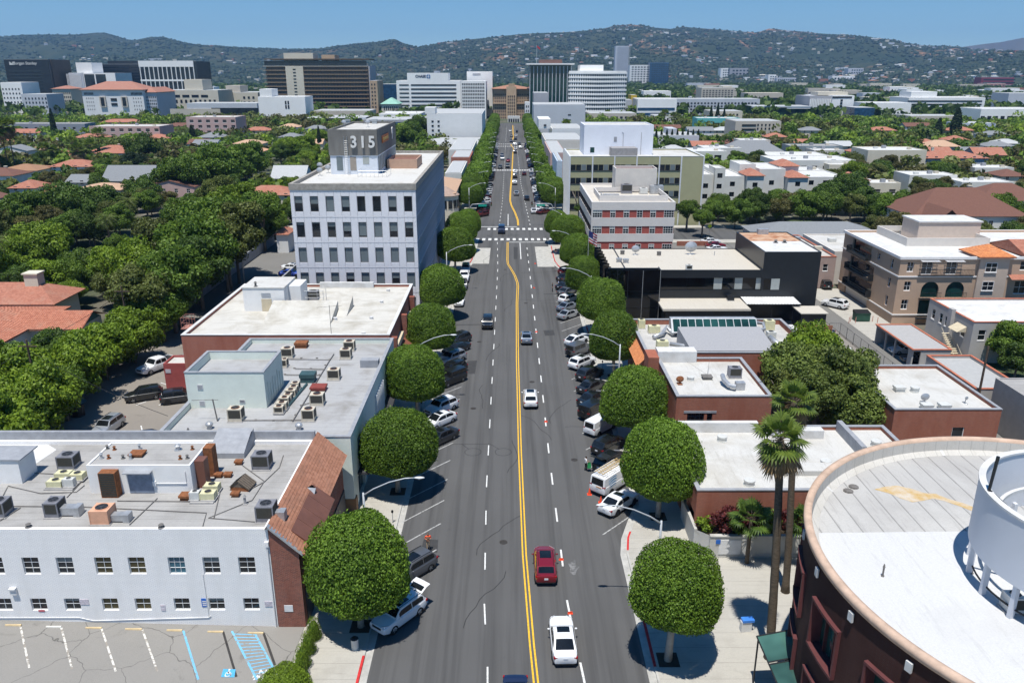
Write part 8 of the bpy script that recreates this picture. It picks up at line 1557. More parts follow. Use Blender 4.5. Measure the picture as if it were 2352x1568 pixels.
def wheel_mesh(r):
 if r not in WHL:
  t=MB(); n=22; prof=[(.62,-.10),(.88,-.115),(.98,-.09),(1,0),(.98,.09),(.88,.115),(.62,.10)]
  t.grid([[(r*a*math.cos(6.2832*i/n),b,r*a*math.sin(6.2832*i/n)) for a,b in prof] for i in range(n+1)])
  k=MB(); k.cyl((0,-.06,0),r*.63,.12,18,axis='y'); sp=MB()
  for i in range(5):
   a=6.2832*i/5; d=Vector((math.cos(a),0,math.sin(a))); e=Vector((-math.sin(a),0,math.cos(a)))
   for y in (-.105,.105): sp.face([d*r*.1+e*r*.1+Vector((0,y,0)),d*r*.62+e*r*.09+Vector((0,y*.9,0)),d*r*.62-e*r*.09+Vector((0,y*.9,0)),d*r*.1-e*r*.1+Vector((0,y,0))])
  for y in (-.107,.095): sp.cyl((0,y,0),r*.17,.012,10,axis='y')
  ar=MB().cyl((0,-.125,0),r*1.13,.20,24,axis='y')  # black disc imitates the shaded gap around the wheel, no arch is cut
  WHL[r]=(t.mesh('tyre',BLACK,smooth=True,sharp=R(60)),k.mesh('wheel',CHAR),sp.mesh('rim',RIM),ar.mesh('wheel_arch',TRIMD))
 return WHL[r]
PROTO={}
def proto(kind):
 if kind in PROTO: return PROTO[kind]
 pr,wh=car_parts(kind); PROTO[kind]=([(nm,mb.mesh(nm,PT['white'] if m==0 else m,smooth=True,sharp=sh or R(45)),m==0) for nm,mb,m,sh in pr],wh)
 fm=MB(); ms=[PT['white'],CGL,TRIMD,TAILR];
 for nm,mb,m,sh in pr: fm.merge(mb,0) if m==0 else fm.merge(MB().add(mb.v,mb.f,1 if m is CGL else (3 if m is TAILR else 2)))
 for x,y,r in wh: fm.cyl((x,y-.1,r),r,.2,12,2,axis='y')
 PROTO[kind+'_far']=fm.mesh('car',ms,smooth=True,sharp=R(40)); return PROTO[kind]
def car(label,kind,col,x,y,heading,z=0,group=None,skip=(),cat=None,far=False):
 """heading: unit angle of the nose, 0 = +x"""
 nm={'pickup': 'pickup_truck','van': 'van','bigvan': 'van','suv': 'car','boxy': 'car'}.get(kind,'car'); ct=cat or {'pickup': 'pickup','van': 'van','bigvan': 'van'}.get(kind,'car'); parts_,wh=proto(kind)
 if far:
  o=bpy.data.objects.new(nm,PROTO[kind+'_far']); link(o,None,(x,y,z)); o.location=(x,y,z); o.rotation_euler=(0,0,heading); set_mat(o,PT[col]); return tag(o,label,ct,group)
 t=thing(nm,label,ct,(x,y,z),group,heading)
 for pn,me,paint in parts_:
  if pn in skip: continue
  o=sub(pn,me,t)
  if paint: set_mat(o,PT[col])
 for wx,wy,r in wh:
  a=wheel_mesh(r); w0=sub('wheel',a[1],t); w0.location=(wx,wy,r); sub('tyre',a[0],w0); sub('rim',a[2],w0); ar=sub('wheel_arch',a[3],t); ar.location=(wx,wy-(.012 if wy>0 else-.012),r+.02)
 return t
NO,SO=R(90),R(-90); HR,HL=math.atan2(2.4,2.15),math.atan2(-2.4,-2.1)
def P7(px,py): p=at(px,py,.75); return p[0],p[1]
G1='traffic on the avenue'; G2='cars parked along the right kerb'; G3='cars parked along the left kerb'
car('white saloon driving away, nearest car in the right lane','sedan','white',*P7(1293,1462),NO+.02,group=G1); car('dark red crossover driving away behind the white saloon','suv','red',*P7(1252,1292),NO,group=G1)
car('dark blue car just entering at the bottom edge','sedan','navy',.35,41.9,SO,group=G1); car('white crossover driving away in the middle of the right lane','suv','white',*P7(1218,912),NO,group=G1); car('blue-grey saloon driving away beyond the white crossover','sedan','steel',*P7(1209,772),NO,group=G1); car('black crossover coming toward the camera in the left lane','suv','black',*P7(1120,739),SO,group=G1); car('dark blue boxy car crossing the intersection toward the camera','boxy','navy',*P7(1152,528),SO,group=G1)
for px,py,kd,cl,lb in ((1414,1153,'sedan','white','white saloon parked at the right kerb beside the orange cones'),(1392,1022,'suv','black','black crossover parked right of the white delivery van'),(1374,978,'van','white','small white delivery van parked at the right kerb'),(1360,943,'boxy','black','black boxy off-roader parked beyond the white delivery van'),(1356,914,'sedan','black','black saloon parked next to the black boxy off-roader'),(1354,886,'sedan','dark','very dark saloon parked with teal-tinted rear window, right kerb'),(1350,858,'suv','dark','dark grey crossover with lit brake lamp at the right kerb'),(1330,832,'suv','white','white crossover parked beside the grey off-roader'),(1320,804,'boxy','grey','grey boxy off-roader with spare wheel at the right kerb'),(1304,780,'hatch','white','white hatchback parked by the street lamp, right kerb'),(1302,721,'sedan','silver','silver saloon parked beyond the empty bay, right kerb'),(1300,703,'sedan','steel','slate saloon parked between silver and white cars, right kerb'),(1303,686,'suv','white','white estate car parked far up the right kerb'),(1300,668,'sedan','grey','grey saloon beside the white estate car, right kerb'),(1296,655,'sedan','dark','dark saloon next to the two standing people, right kerb'),(1300,622,'suv','maroon','dark maroon car glinting under the right street trees'),(1297,636,'sedan','dark','dark saloon glinting under the right street trees')):
 x,y=P7(px,py); x += .32; y += .35; car(lb,kd,cl,max(x,10.3) if y<128 else x,y,HR,group=G2)
ot=car('black crossover with its tailgate raised at the right kerb','suv','dark',*P7(1403,1056),HR,group=G2,skip=('rear_window',))
def tailgate(t,col,L=4.65,W=1.88,zt=1.66,x0=-1.78):
 m=MB(); pr=[(x0,zt+.02),(x0-.55,zt+.30),(x0-.98,zt+.36)]; m.grid([[(x,y,z+.04*math.cos(y*1.6)) for x,z in pr] for y in np.linspace(-W*.40,W*.40,6)]); m2=MB().grid([[(x+.02,y,z-.05+.04*math.cos(y*1.6)) for x,z in pr] for y in np.linspace(-W*.38,W*.38,6)],flip=True)
 o=sub('tailgate',m.mesh('tailgate',PT[col],smooth=True),t); sub('tailgate_lining',m2.mesh('tailgate_lining',CHAR),o); sub('load_bay',MB().face([(-1.80,-W*.33,zt-.1),(-2.20,-W*.36,.98),(-2.20,W*.36,.98),(-1.80,W*.33,zt-.1)]).xf(lambda p: (p.x-.03,p.y,p.z)).mesh('load_bay',CHAR),t); g_=MB().grid([[(x-.0,y,z+.012+.04*math.cos(y*1.6)) for x,z in (((x0-.12),zt+.085),(x0-.5,zt+.28))] for y in np.linspace(-W*.32,W*.32,5)]); sub('tailgate_window',g_.mesh('tailgate_window',CGL),o)
tailgate(ot,'dark')
vx,vy=P7(1390,1104); vn=car('white work van with ladder rack and blue swirl on its side','bigvan','white',max(vx,10.0)+.5,vy+.3,HR,group=G2); K=KIND['bigvan']
rk=MB()
for s in (-.55,.55): rk.tube([(-2.5,s*1.25,2.42),(1.0,s*1.25,2.42)],.03,5)
for xx in (-2.2,-.8,.6): rk.tube([(xx,-.72,2.12),(xx,-.72,2.42),(xx,.72,2.42),(xx,.72,2.12)],.03,5)
sub('roof_rack',rk.mesh('roof_rack',WHITE),vn); LADM=mat('tan_ladder',(.5,.36,.17),.7,var=.1)
for k,yy in enumerate((-.45,.1)):
 l_=MB()
 for s in (0,.38): l_.box(-2.6,1.3,yy+s,yy+s+.05,2.46,2.54)
 for i in range(10): l_.box(-2.4+i*.38,-2.34+i*.38,yy+.05,yy+.38,2.48,2.52)
 sub('ladder',l_.mesh('ladder',LADM),vn)
SWB=mat('swirl_blue',(.02,.24,.50),.4,var=.1)
for s in (-1,1):
 for k in range(4):
  a=MB(); y_=s*(K['W']/2+.012); ar_=[(-1.55+.75*math.cos(t)*(1-.08*k),1.15+(.55-k*.26)+.16*math.sin(t*1.0)+.10*math.cos(t)) for t in np.linspace(2.7,-.2,8)]; a.grid([[(x,y_-s*(.0 if z<1.25 else (z-1.25)*.11),z),(x,y_-s*(0 if z+.1<1.25 else (z-1.15)*.11),z+.11*math.sin(math.pi*(i+.5)/8))] for i,(x,z) in enumerate(ar_)]); sub('blue_swirl',a.mesh('blue_swirl',SWB),vn)
sub('rear_logo_strip',MB().box(-K['L']/2-.03,-K['L']/2-.012,-.55,.1,1.08,1.16).mesh('rear_logo_strip',mat('logo_orange',(.7,.3,.05),.5,var=.1)),vn)
wt=car('white crossover with its tailgate raised at the left kerb','suv','white',-8.55,51.3,HL+.06,group=G3,skip=('rear_window',)); tailgate(wt,'white')
for px,py,kd,cl,lb in ((945,1301,'suv','grey','grey crossover half hidden by the near left street tree'),(1012,1000,'sedan','dark','black saloon parked in tree shade at the left kerb'),(1010,961,'hatch','white','white coupe with blue-shaded bonnet, left kerb'),(1013,932,'suv','white','white crossover parked second from the empty left bays'),(1041,868,'boxy','black','black off-roader parked left beyond the large tree'),(1039,846,'suv','black','black crossover parked next to the silver one, left kerb'),(1038,820,'suv','silver','silver crossover parked at the left kerb'),(1048,797,'sedan','black','black saloon parked beside the silver crossover, left kerb'),(1052,778,'suv','dark','dark crossover parked beneath the left lamp arm')):
 x,y=P7(px,py); car(lb,kd,cl,min(x,-8.0),y,HL,group=G3)
for x,y,kd,cl,lb in ((-9.2,139.5,'sedan','white','white saloon parked alongside left kerb behind a street tree'),(-9.2,150.5,'suv','grey','grey crossover parked alongside the left kerb'),(-9.2,157.0,'pickup','white','white pickup parked alongside left kerb near the crossing'),(-9.3,164.2,'suv','white','white crossover parked last before the left bus bay')): car(lb,kd,cl,x,y,SO,group=G3)
# lots
car('white pickup truck in the rear lot against dark trees','pickup','white',*at(360,838,.8)[:2],R(-118),.02,'cars in the rear lot'); car('grey hatchback half hidden by the salmon brick wall','hatch','silver',*at(414,830,.7)[:2],R(190),.02,'cars in the rear lot'); car('black crossover parked in the middle of the rear lot','suv','black',*at(331,905,.7)[:2],R(205),.02,'cars in the rear lot'); car('black hatchback by the red annex in the rear lot','suv','dark',*at(412,910,.7)[:2],R(20),.02,'cars in the rear lot'); car('silver crossover facing the camera in the rear lot','suv','silver',*at(248,978,.7)[:2],R(-98),.02,'cars in the rear lot'); car('dark car mostly hidden behind the near roof edge','sedan','navy',*at(330,1006,.7)[:2],R(200),.02,'cars in the rear lot')
car('white crossover parked on the apron under dark balconies','suv','white',*at(1918,697,.7)[:2],R(130),.03,'cars off the right alley'); car('dark blue saloon parked beside the alley fence','sedan','navy',*at(1884,756,.6)[:2],R(115),.02,'cars off the right alley'); car('black car by the alley behind the black tower','suv','black',*at(1893,652,.7)[:2],R(90),.02,'cars off the right alley')
for x,y,cl,lb in ((59.3,108.6,'grey','grey saloon in the near bay of the carport'),(59.3,112.4,'white','pale saloon in the middle bay of the carport')): car(lb,'sedan',cl,x,y,R(180),.03,'cars in the carport')
for px,py,cl,lb in ((1632,553,'white','white saloon in the corner lot behind the black building'),(1643,562,'red','red saloon in the corner lot'),(1646,570,'white','second white car below the red saloon')): car(lb,'sedan',cl,*at(px,py,.7)[:2],R(10),.025,'cars in the corner lot')
for px,py,cl,lb in ((668,627,'blue','bright blue saloon left of the office block'),(673,613,'white','white saloon behind the bright blue one')): p=at(px,py,.7); car(lb,'sedan',cl,min(p[0],-37.6),p[1],R(-5),.02,'cars left of the office block')
car('dark car parked in the shady residential street at left','sedan','dark',*at(372,548,.7)[:2],R(90),.02,far=True)
# far traffic
FT_=[(1226,483,'sedan','white',NO),(1210,454,'sedan','black',NO),(1186,443,'sedan','silver',NO),(1182,419,'suv','silver',NO),(1183,404,'suv','dark',NO),(1183,394,'suv','white',NO),(1204,398,'sedan','maroon',NO),(1166,382,'suv','dark',SO),(1149,383,'sedan','dark',SO),(1167,368,'sedan','red',SO),(1154,364,'suv','silver',SO),(1153,357,'suv','navy',SO),(1183,349,'suv','dark',NO),(1184,341,'sedan','white',NO),(1184,332,'suv','silver',NO),(1174,324,'suv','navy',SO),(1184,319,'sedan','black',NO),(1175,312,'sedan','grey',SO),(1185,311,'sedan','white',NO),(1196,338,'suv','white',NO),(1193,330,'sedan','grey',NO),(1172,300,'sedan','white',SO),(1187,302,'sedan','dark',NO)]
for i,(px,py,kd,cl,hd) in enumerate(FT_): car(f'{cl if cl != "dark" else "dark grey"} {"saloon" if kd == "sedan" else "crossover"} far up the avenue {"going away" if hd > 0 else "coming nearer"}, {ORD[i]} beyond the crossing',kd,cl,*P7(px,py),hd,group='far traffic beyond the crossing',far=True)
CLS=['white','black','silver','grey','dark','white','navy','maroon']
for sd in (-1,1):
 k=0; y=232.0
 while y<470:
  if rnd.random()<.86 and not 343<y<352:
   cl=rnd.choice(CLS); car(f'{cl if cl != "dark" else "dark grey"} car parked up the {"left" if sd < 0 else "right"} side beyond the crossing, {ORD[k]} along',rnd.choice(('sedan','suv','suv','hatch')),cl,-8.1 if sd<0 else 9.9,y,HL if sd<0 else HR,group=f'cars parked beyond the crossing, {"left" if sd < 0 else "right"}',far=True); k += 1
  y += 4.6
  # ------------------------------------------------------------------ street furniture, people
LAMPM=mat('lamp_post_metal',(.46,.48,.49),.45,.3,var=.08); HEADM=mat('lamp_head',(.56,.57,.57),.5,.1,var=.05)
def street_lamp(x,y,side,label,h=7.6,arm=4.3,group='cobra-head street lamps',mast=False):
 t=thing('street_lamp',label,'street lamp',(x,y,.13),group); s=-side
 sub('pole',MB().tube([(0,0,0),(0,0,h*.5),(0,0,h)],[.13,.11,.085],9).mesh('pole',LAMPM,smooth=True),t); sub('base',MB().cyl((0,0,0),.2,.35,10,r2=.15).mesh('base',LAMPM),t)
 pts=[(0,0,h-.25),(s*arm*.2,0,h+.35),(s*arm*.5,0,h+.95),(s*arm*.8,0,h+1.3),(s*arm,0,h+1.35)]
 sub('arm',MB().tube(pts,[.07,.06,.055,.05,.045],7).mesh('arm',LAMPM,smooth=True),t); v,f=IC2; hx=s*(arm+.3)
 sub('lamp_head',MB().add([(hx+a*.45,b*.16,h+1.35+c*(.10 if c>0 else .06)) for a,b,c in v],[tuple(k) for k in f]).mesh('lamp_head',HEADM,smooth=True),t); sub('lens',MB().cyl((hx,0,h+1.265),.15,.04,10).mesh('lens',mat('lamp_lens',(.5,.5,.48),.3,var=0)),t)
 if mast: sub('sign_arm',MB().tube([(0,0,h*.63),(s*1.6,0,h*.63)],.035,5).mesh('sign_arm',LAMPM),t)
 return t
LPR=[(11.5,52.9,1),(13.8,94.2,0),(13.6,129.3,0),(13.6,162,0),(12.4,191,0)]; LPL=[(-11.9,57.2,0),(-11.6,93.9,0),(-12.0,148,0)]
for i,(x,y,m) in enumerate(LPR): street_lamp(x,y,1,f'curved-arm street lamp on the right pavement, {ORD[i]} from the camera',mast=i in (0,1))
for i,(x,y,m) in enumerate(LPL): street_lamp(x,y,-1,f'curved-arm street lamp on the left pavement, {ORD[i]} from the camera')
for sd in (-1,1):
 for i in range(8): street_lamp((-12.0 if sd<0 else 13.4),236+i*29,sd,f'curved-arm street lamp beyond the crossing on the {"left" if sd < 0 else "right"}, {ORD[i]} along')
street_lamp(-52.3,152.5,1,'lone street lamp over the left alley beside dark trees',9.2,2.2)
# traffic signals with green name signs
SIGNG=mat('street_sign_green',(.01,.30,.22),.5,var=.05); SIGC=mat('signal_housing',(.02,.02,.018),.6,var=.1)
def signal(x,y,dx,label):
 t=thing('traffic_signal',label,'traffic signal',(x,y,.13),'signal masts at the crossing'); L=5.6
 sub('mast',MB().tube([(0,0,0),(0,0,5.4),(dx*.5,0,5.9),(dx*L,0,6.2)],[.14,.11,.09,.06],8).mesh('mast',LAMPM,smooth=True),t); sub('name_sign',MB().box(min(dx*2.1,dx*4.3),max(dx*2.1,dx*4.3),-.03,.03,5.3,5.85).mesh('name_sign',SIGNG),t)
 for k,px in enumerate((L,.25)):
  zc=6.0 if k==0 else 3.6; h=sub('signal_head',MB().box(dx*px-.18,dx*px+.18,-.12,.12,zc-.55,zc+.5).mesh('signal_head',SIGC),t)
  for j,c in enumerate(('red','amber','green')): sub('lens',MB().cyl((dx*px,-.14,zc+.3-j*.33),.10,.02,10,axis='y').mesh('lens',mat('lens_'+c,{'red': (.2,.01,.01),'amber': (.25,.12,.01),'green': (.01,.2,.08)}[c],.3,var=0)),h)
signal(11.6,216.5,-1,'signal mast with green name sign at the far right corner'); signal(-10.6,216.0,1,'signal mast with green name sign at the far left corner')
# delineators and cones in the right lane line
ORNG=mat('delineator_orange',(.75,.08,.03),.6,var=.1)
for i,(c,r,x,y) in enumerate(((2,4,663,1050),(2,4,596,657),(2,3,484,742),(2,2,414,1200),(2,2,396,878),(2,2,405,700))):
 p=at(*zp(c,r,x,y),.1); t=thing('lane_delineator',f'small orange lane delineator on the dashed line, {ORD[i]} from the camera','delineator',(p[0],p[1],.01),'orange lane delineators'); sub('base',MB().box(-.2,.2,-.1,.1,0,.04).mesh('base',ORNG),t); sub('flap',MB().box(-.16,.16,-.015,.015,.04,.2).mesh('flap',ORNG),t)
for i,(x,y) in enumerate(((886,1335),(803,1275))):
 p=at(*zp(2,3,x,y),.05); t=thing('traffic_cone',f'orange traffic cone behind the work van, {["nearer", "farther"][i]} one','traffic cone',(p[0],p[1],0),'orange cones'); sub('cone',MB().cyl((0,0,.04),.17,.66,14,r2=.035).mesh('cone',ORNG,smooth=True,sharp=R(50)),t); sub('base',MB().box(-.22,.22,-.22,.22,0,.04).mesh('base',ORNG),t); sub('band',MB().cyl((0,0,.36),.098,.1,14,r2=.077).mesh('band',WHITE),t)
 # parking meters, bins, hydrant, fence, dumpster, poles
for sd in (-1,1):
 for k in range(13):
  x,y=(-10.95,56.5+k*8.55) if sd<0 else (13.05,71+k*8.6)
  if sd>0 and y>165 or sd<0 and y>160: continue
  t=thing('parking_meter',f'parking meter on the {"left" if sd < 0 else "right"} kerb, {ORD[k]} from the camera','parking meter',(x,y,.14),f'parking meters, {"left" if sd < 0 else "right"} kerb'); sub('post',MB().cyl((0,0,0),.035,1.1,8).mesh('post',METAL),t); sub('head',MB().cyl((0,-.06,1.22),.11,.12,12,axis='y').box(-.09,.09,-.06,.06,1.08,1.25).mesh('head',DMETAL),t)
p=at(*zp(1,4,845,1310),.14); t=thing('litter_bin','pale round litter bin in the near left tree shade','litter bin',(p[0],p[1],.14)); sub('drum',MB().cyl((0,0,0),.27,.85,14).mesh('drum',ACLIGHT),t); sub('lid',MB().cyl((0,0,.853),.3,.12,14,r2=.16).mesh('lid',DMETAL),t)
p=at(*zp(0,3,575,700),0); t=thing('satellite_dish','dark upturned dish on a drum beside the rear-lot trees','dish',(p[0],p[1],.02)); sub('drum',MB().cyl((0,0,0),.8,1.4,16).mesh('drum',DMETAL),t); sub('dish',MB().grid([[(r*math.cos(a),r*math.sin(a),1.45+r*r*.22) for r in (.05,.6,1.2)] for a in np.linspace(0,6.2832,19)]).mesh('dish',mat('dish_grey',(.25,.26,.27),.5,var=.1),smooth=True),t)
p=at(*zp(3,2,1165,1130),0); t=thing('dumpster','green dumpster on the apron below dark balconies','dumpster',(p[0],p[1]+.8,.03)); DGR=mat('dumpster_green',(.025,.075,.05),.6,var=.2); sub('body',MB().box(-1.2,1.2,-.75,.75,.12,1.45).box(-1.25,1.25,-.8,.8,1.3,1.42).mesh('body',DGR),t); sub('lid',MB().face([(-1.25,-.8,1.46),(1.25,-.8,1.46),(1.25,.8,1.75),(-1.25,.8,1.75)]).face([(-1.25,-.8,1.46),(-1.25,.8,1.46),(-1.25,.8,1.75)]).mesh('lid',TRIMD),t)
for i,dx in enumerate((-2.6,-2.0,-1.5,1.7,2.2)):
 t=solo('bollard',MB().cyl((p[0]+dx,p[1]-.6+(i%2)*.8,.03),.06,1.0,8),mat('bollard_pink',(.5,.22,.16),.7,var=.1),(p[0]+dx,p[1],.03),f'thin reddish bollard near the green dumpster, {ORD[i]} from the left','bollard','bollards by the dumpster')
def fence(label,pts,h=1.9):
 t=thing('chain_fence',label,'fence',(*pts[0],0)); mb=MB(); k=0
 for (xa,ya),(xb,yb) in zip(pts,pts[1:]):
  n=max(1,int(math.hypot(xb-xa,yb-ya)/2.4))
  for i in range(n+1): x,y=xa+(xb-xa)*i/n,ya+(yb-ya)*i/n; part('post',MB().tube([(x,y,0),(x,y,h)],.035,5),DMETAL,t)
  mb.tube([(xa,ya,h),(xb,yb,h)],.025,4); mb.tube([(xa,ya,.1),(xb,yb,.1)],.02,4); m=int(math.hypot(xb-xa,yb-ya)/.35)
  for i in range(m): x,y=xa+(xb-xa)*i/m,ya+(yb-ya)*i/m; mb.tube([(x,y,.1),(x,y,h)],.008,3,cap=False)
 part('mesh_panel',mb,DMETAL,t); return t
fence('black chain fence along the right alley',[(53.0,93),(53.0,121.5),(51.2,121.5)])
def pole(label,x,y,h,cross=True):
 t=thing('utility_pole',label,'utility pole',(x,y,0)); WOODP=mat('pole_wood',(.085,.06,.042),.9,var=.3,scale=5); sub('post',MB().tube([(0,0,0),(0,0,h)],[.17,.11],8).mesh('post',WOODP),t)
 if cross: sub('crossarm',MB().box(-1.1,1.1,-.06,.06,h-.9,h-.76).mesh('crossarm',WOODP),t)
 return t
pole('dark wooden utility pole beside the grey garage',56.0,87.9,9.6,False); pole('wooden utility pole rising from the left alley trees',-56.6,112.5,10.5); pole('wooden utility pole near the rear lot trees',-56.3,88,10.5)
for i,(a,b,sag) in enumerate((((-56.6,112.5,9.7),(-56.3,88,9.7),.6),((-56.3,88,9.7),(-56,60,9.9),.6),((-56.6,112.5,9.7),(-57,150,9.7),.9),((-56.3,88,9.2),(-33,70.5,8.6),.5))):
 pts=[tuple(Vector(a).lerp(Vector(b),k/10)-Vector((0,0,sag*4*(k/10)*(1-k/10)))) for k in range(11)]; solo('power_line',MB().tube(pts,.03,4),BLACK,pts[0],f'thin black overhead wire by the left alley, {["between the two poles", "running to the near left", "running away along the trees", "dropping to the mint building"][i]}','cable','overhead wires')
 # flag in front of the banded office
t=thing('flag','striped flag hanging on a pole before the white-banded office','flag',(15.6,156,.13)); sub('pole',MB().tube([(0,0,0),(0,0,10.4)],[.07,.04],7).mesh('pole',LAMPM),t); FR=mat('flag_red',(.35,.03,.04),.8,var=.05); FWH=mat('flag_white',(.6,.6,.6),.8,var=.05); FBU=mat('flag_blue',(.02,.03,.14),.8,var=.05)
f_=MB()
for k in range(9): f_.grid([[(.04+.28*i,.15*math.sin(i*1.2+k*.3),10.2-k*.26-i*.16-dz) for dz in (0,.26)] for i in range(7)],k%2)
fo=sub('cloth',f_.mesh('cloth',[FR,FWH]),t); cb=MB()
for k in range(5): cb.grid([[(.04+.28*i,.15*math.sin(i*1.2+k*.3)-.012,10.2-k*.26-i*.16-dz) for dz in (0,.26)] for i in range(4)])
sub('canton',cb.mesh('canton',FBU),fo)
for i,(px,py) in enumerate(((1233,113),)):
 q=atY(px,py,715); t=thing('flag','tiny striped flag above the dark green glass tower','flag',(q[0],715,q[2]-12)); sub('pole',MB().tube([(0,0,0),(0,0,15)],.2,5).mesh('pole',LAMPM),t); sub('cloth',MB().grid([[(i_*.7,math.sin(i_)*.3,15-i_*.5-d_) for d_ in (0,1.8)] for i_ in range(5)]).mesh('cloth',FR),t)
 # yellow crossing sign
p=at(*zp(2,2,1680,505),0); t=thing('road_sign','yellow-green diamond crossing sign beside the side street','road sign',(p[0],p[1],0)); sub('post',MB().tube([(0,0,0),(0,0,3.2)],.04,6).mesh('post',METAL),t); sub('diamond',MB().add([(0,-.05,2.1),(.62,-.05,2.75),(0,-.05,3.4),(-.62,-.05,2.75)],[(0,1,2,3)]).mesh('diamond',mat('sign_yellow',(.55,.65,.03),.6,var=.05)),t)
solo('low_brick_wall',MB().box(40.5,48,190.2,190.6,.02,1.1),RBR,(44,190.4,0),'low red brick wall at the edge of the corner lot','wall')
# ------------------------------------------------------------------ people: one skinned body each, clothes coloured by region
SKINM=mat('skin',(.36,.20,.13),.6,var=.05)
def person(label,x,y,rz,top,legs,hair,pose,scale=1.0,shoes=None):
 """joints in metres, facing -y; pose gives hands and feet"""
 J={'pel': (0,0,.95),'chest': (0,.01,1.28),'neck': (0,.01,1.48),'head': (0,-.02,1.60),'crown': (0,0,1.74),'shl': (-.19,.01,1.43),'shr': (.19,.01,1.43),'hpl': (-.09,0,.92),'hpr': (.09,0,.92)}; J.update(pose)
 E=[('pel','chest'),('chest','neck'),('neck','head'),('head','crown'),('chest','shl'),('chest','shr'),('shl','ell'),('ell','hal'),('shr','elr'),('elr','har'),('pel','hpl'),('pel','hpr'),('hpl','knl'),('knl','anl'),('anl','tol'),('hpr','knr'),('knr','anr'),('anr','tor')]
 rad={'pel': .145,'chest': .155,'neck': .06,'head': .098,'crown': .075,'shl': .075,'shr': .075,'ell': .05,'elr': .05,'hal': .036,'har': .036,'hpl': .095,'hpr': .095,'knl': .066,'knr': .066,'anl': .048,'anr': .048,'tol': .04,'tor': .04}
 for s,k in ((-1,'hal'),(1,'har')):
  h=Vector(J[k]); d=(h-Vector(J['ell' if s<0 else 'elr'])).normalized(); sd=d.cross(Vector((0,0,1))); sd=sd.normalized() if sd.length>.1 else Vector((1,0,0)); J[k+'p']=tuple(h+d*.07); rad[k+'p']=.032; E.append((k,k+'p'))
  for i in range(4): J[f'{k}f{i}']=tuple(h+d*(.14+(.012,.03,.022,.0)[i])+sd*(i-1.5)*.022); rad[f'{k}f{i}']=.0085; E.append((k+'p',f'{k}f{i}'))
  J[k+'t']=tuple(h+d*.06+sd*.055); rad[k+'t']=.0095; E.append((k,k+'t'))
 ks=list(J); me=bpy.data.meshes.new('body'); me.from_pydata([J[k] for k in ks],[(ks.index(a),ks.index(b)) for a,b in E],[]); o=bpy.data.objects.new('body',me); COL.objects.link(o)
 md=o.modifiers.new('skin','SKIN'); md.use_smooth_shade=True
 for i,k in enumerate(ks): sv=me.skin_vertices[0].data[i]; r_=rad[k]; sv.radius=(r_,r_*(.72 if k in ('chest','pel') else 1)); sv.use_root=k=='pel'
 o.modifiers.new('ss','SUBSURF').levels=2; dg=bpy.context.evaluated_depsgraph_get(); m2=bpy.data.meshes.new_from_object(o.evaluated_get(dg)); bpy.data.objects.remove(o)
 for m_ in (SKINM,top,legs,hair,shoes or TRIMD): m2.materials.append(m_)
 for p_ in m2.polygons:
  c_=p_.center; k=2 if c_.z<.98 else (1 if c_.z<1.47 else 0)
  if c_.z<.13: k=4
  if c_.z>1.62 and (c_.y>-.055 or c_.z>1.71): k=3
  if k==1 and any((Vector(J[h])-c_).length<.26 for h in ('hal','har')) : k=0
  if k==2 and any((Vector(J[h])-c_).length<.2 for h in ('hal','har')): k=0
  p_.material_index=k
 t=thing('person',label,'person',(x,y,0),None,rz); t.scale=(scale,)*3; b=sub('body',m2,t)
 hd=Vector(J['head']); fc=MB(); fc.box(hd.x-.05,hd.x-.022,hd.y-.098,hd.y-.085,hd.z+.03,hd.z+.05); fc.box(hd.x+.022,hd.x+.05,hd.y-.098,hd.y-.085,hd.z+.03,hd.z+.05); fc.box(hd.x-.025,hd.x+.025,hd.y-.1,hd.y-.085,hd.z-.045,hd.z-.035); sub('face_features',fc.mesh('face_features',TRIMD),b); sub('nose',MB().add([(hd.x-.014,hd.y-.09,hd.z-.015),(hd.x+.014,hd.y-.09,hd.z-.015),(hd.x,hd.y-.118,hd.z-.012),(hd.x,hd.y-.092,hd.z+.03)],[(0,1,2),(0,2,3),(2,1,3)]).mesh('nose',SKINM),b); return t
PO=lambda l,r,st=.12: {'ell': (-.25,.03,1.17),'elr': (.25,.03,1.17),'hal': l,'har': r,'knl': (-.10,-.03-st*.4,.50),'anl': (-.10,-st,.09),'tol': (-.11,-st-.14,.045),'knr': (.10,-.03+st*.2,.50),'anr': (.10,st*.8,.09),'tor': (.11,st*.8-.14,.045)}
VEST=mat('orange_vest',(.80,.10,.03),.7,var=.08); KHAKI=mat('khaki_trousers',(.30,.24,.17),.85,var=.08); DKH=mat('dark_hair',(.012,.009,.008),.7,var=.1); BLKC=mat('black_cloth',(.014,.014,.016),.85,var=.1); WTOP=mat('white_shirt',(.66,.65,.65),.8,var=.05)
p=at(*zp(1,4,1383,592),0); pw=person('person in orange vest and khaki trousers walking with both hands forward',p[0],p[1],R(10),VEST,KHAKI,DKH,PO((-.10,-.26,1.22),(.10,-.26,1.20),.16),1.02); sub('tablet',MB().box(-.12,.12,-.36,-.345,1.16,1.32).mesh('tablet',TRIMD),pw)
p=at(*zp(2,3,775,1105),0); pb=person('person in white top holding a green bag behind the raised tailgate',p[0],p[1],R(105),WTOP,BLKC,DKH,PO((-.16,-.30,1.08),(.16,-.30,1.08),.1),.98)
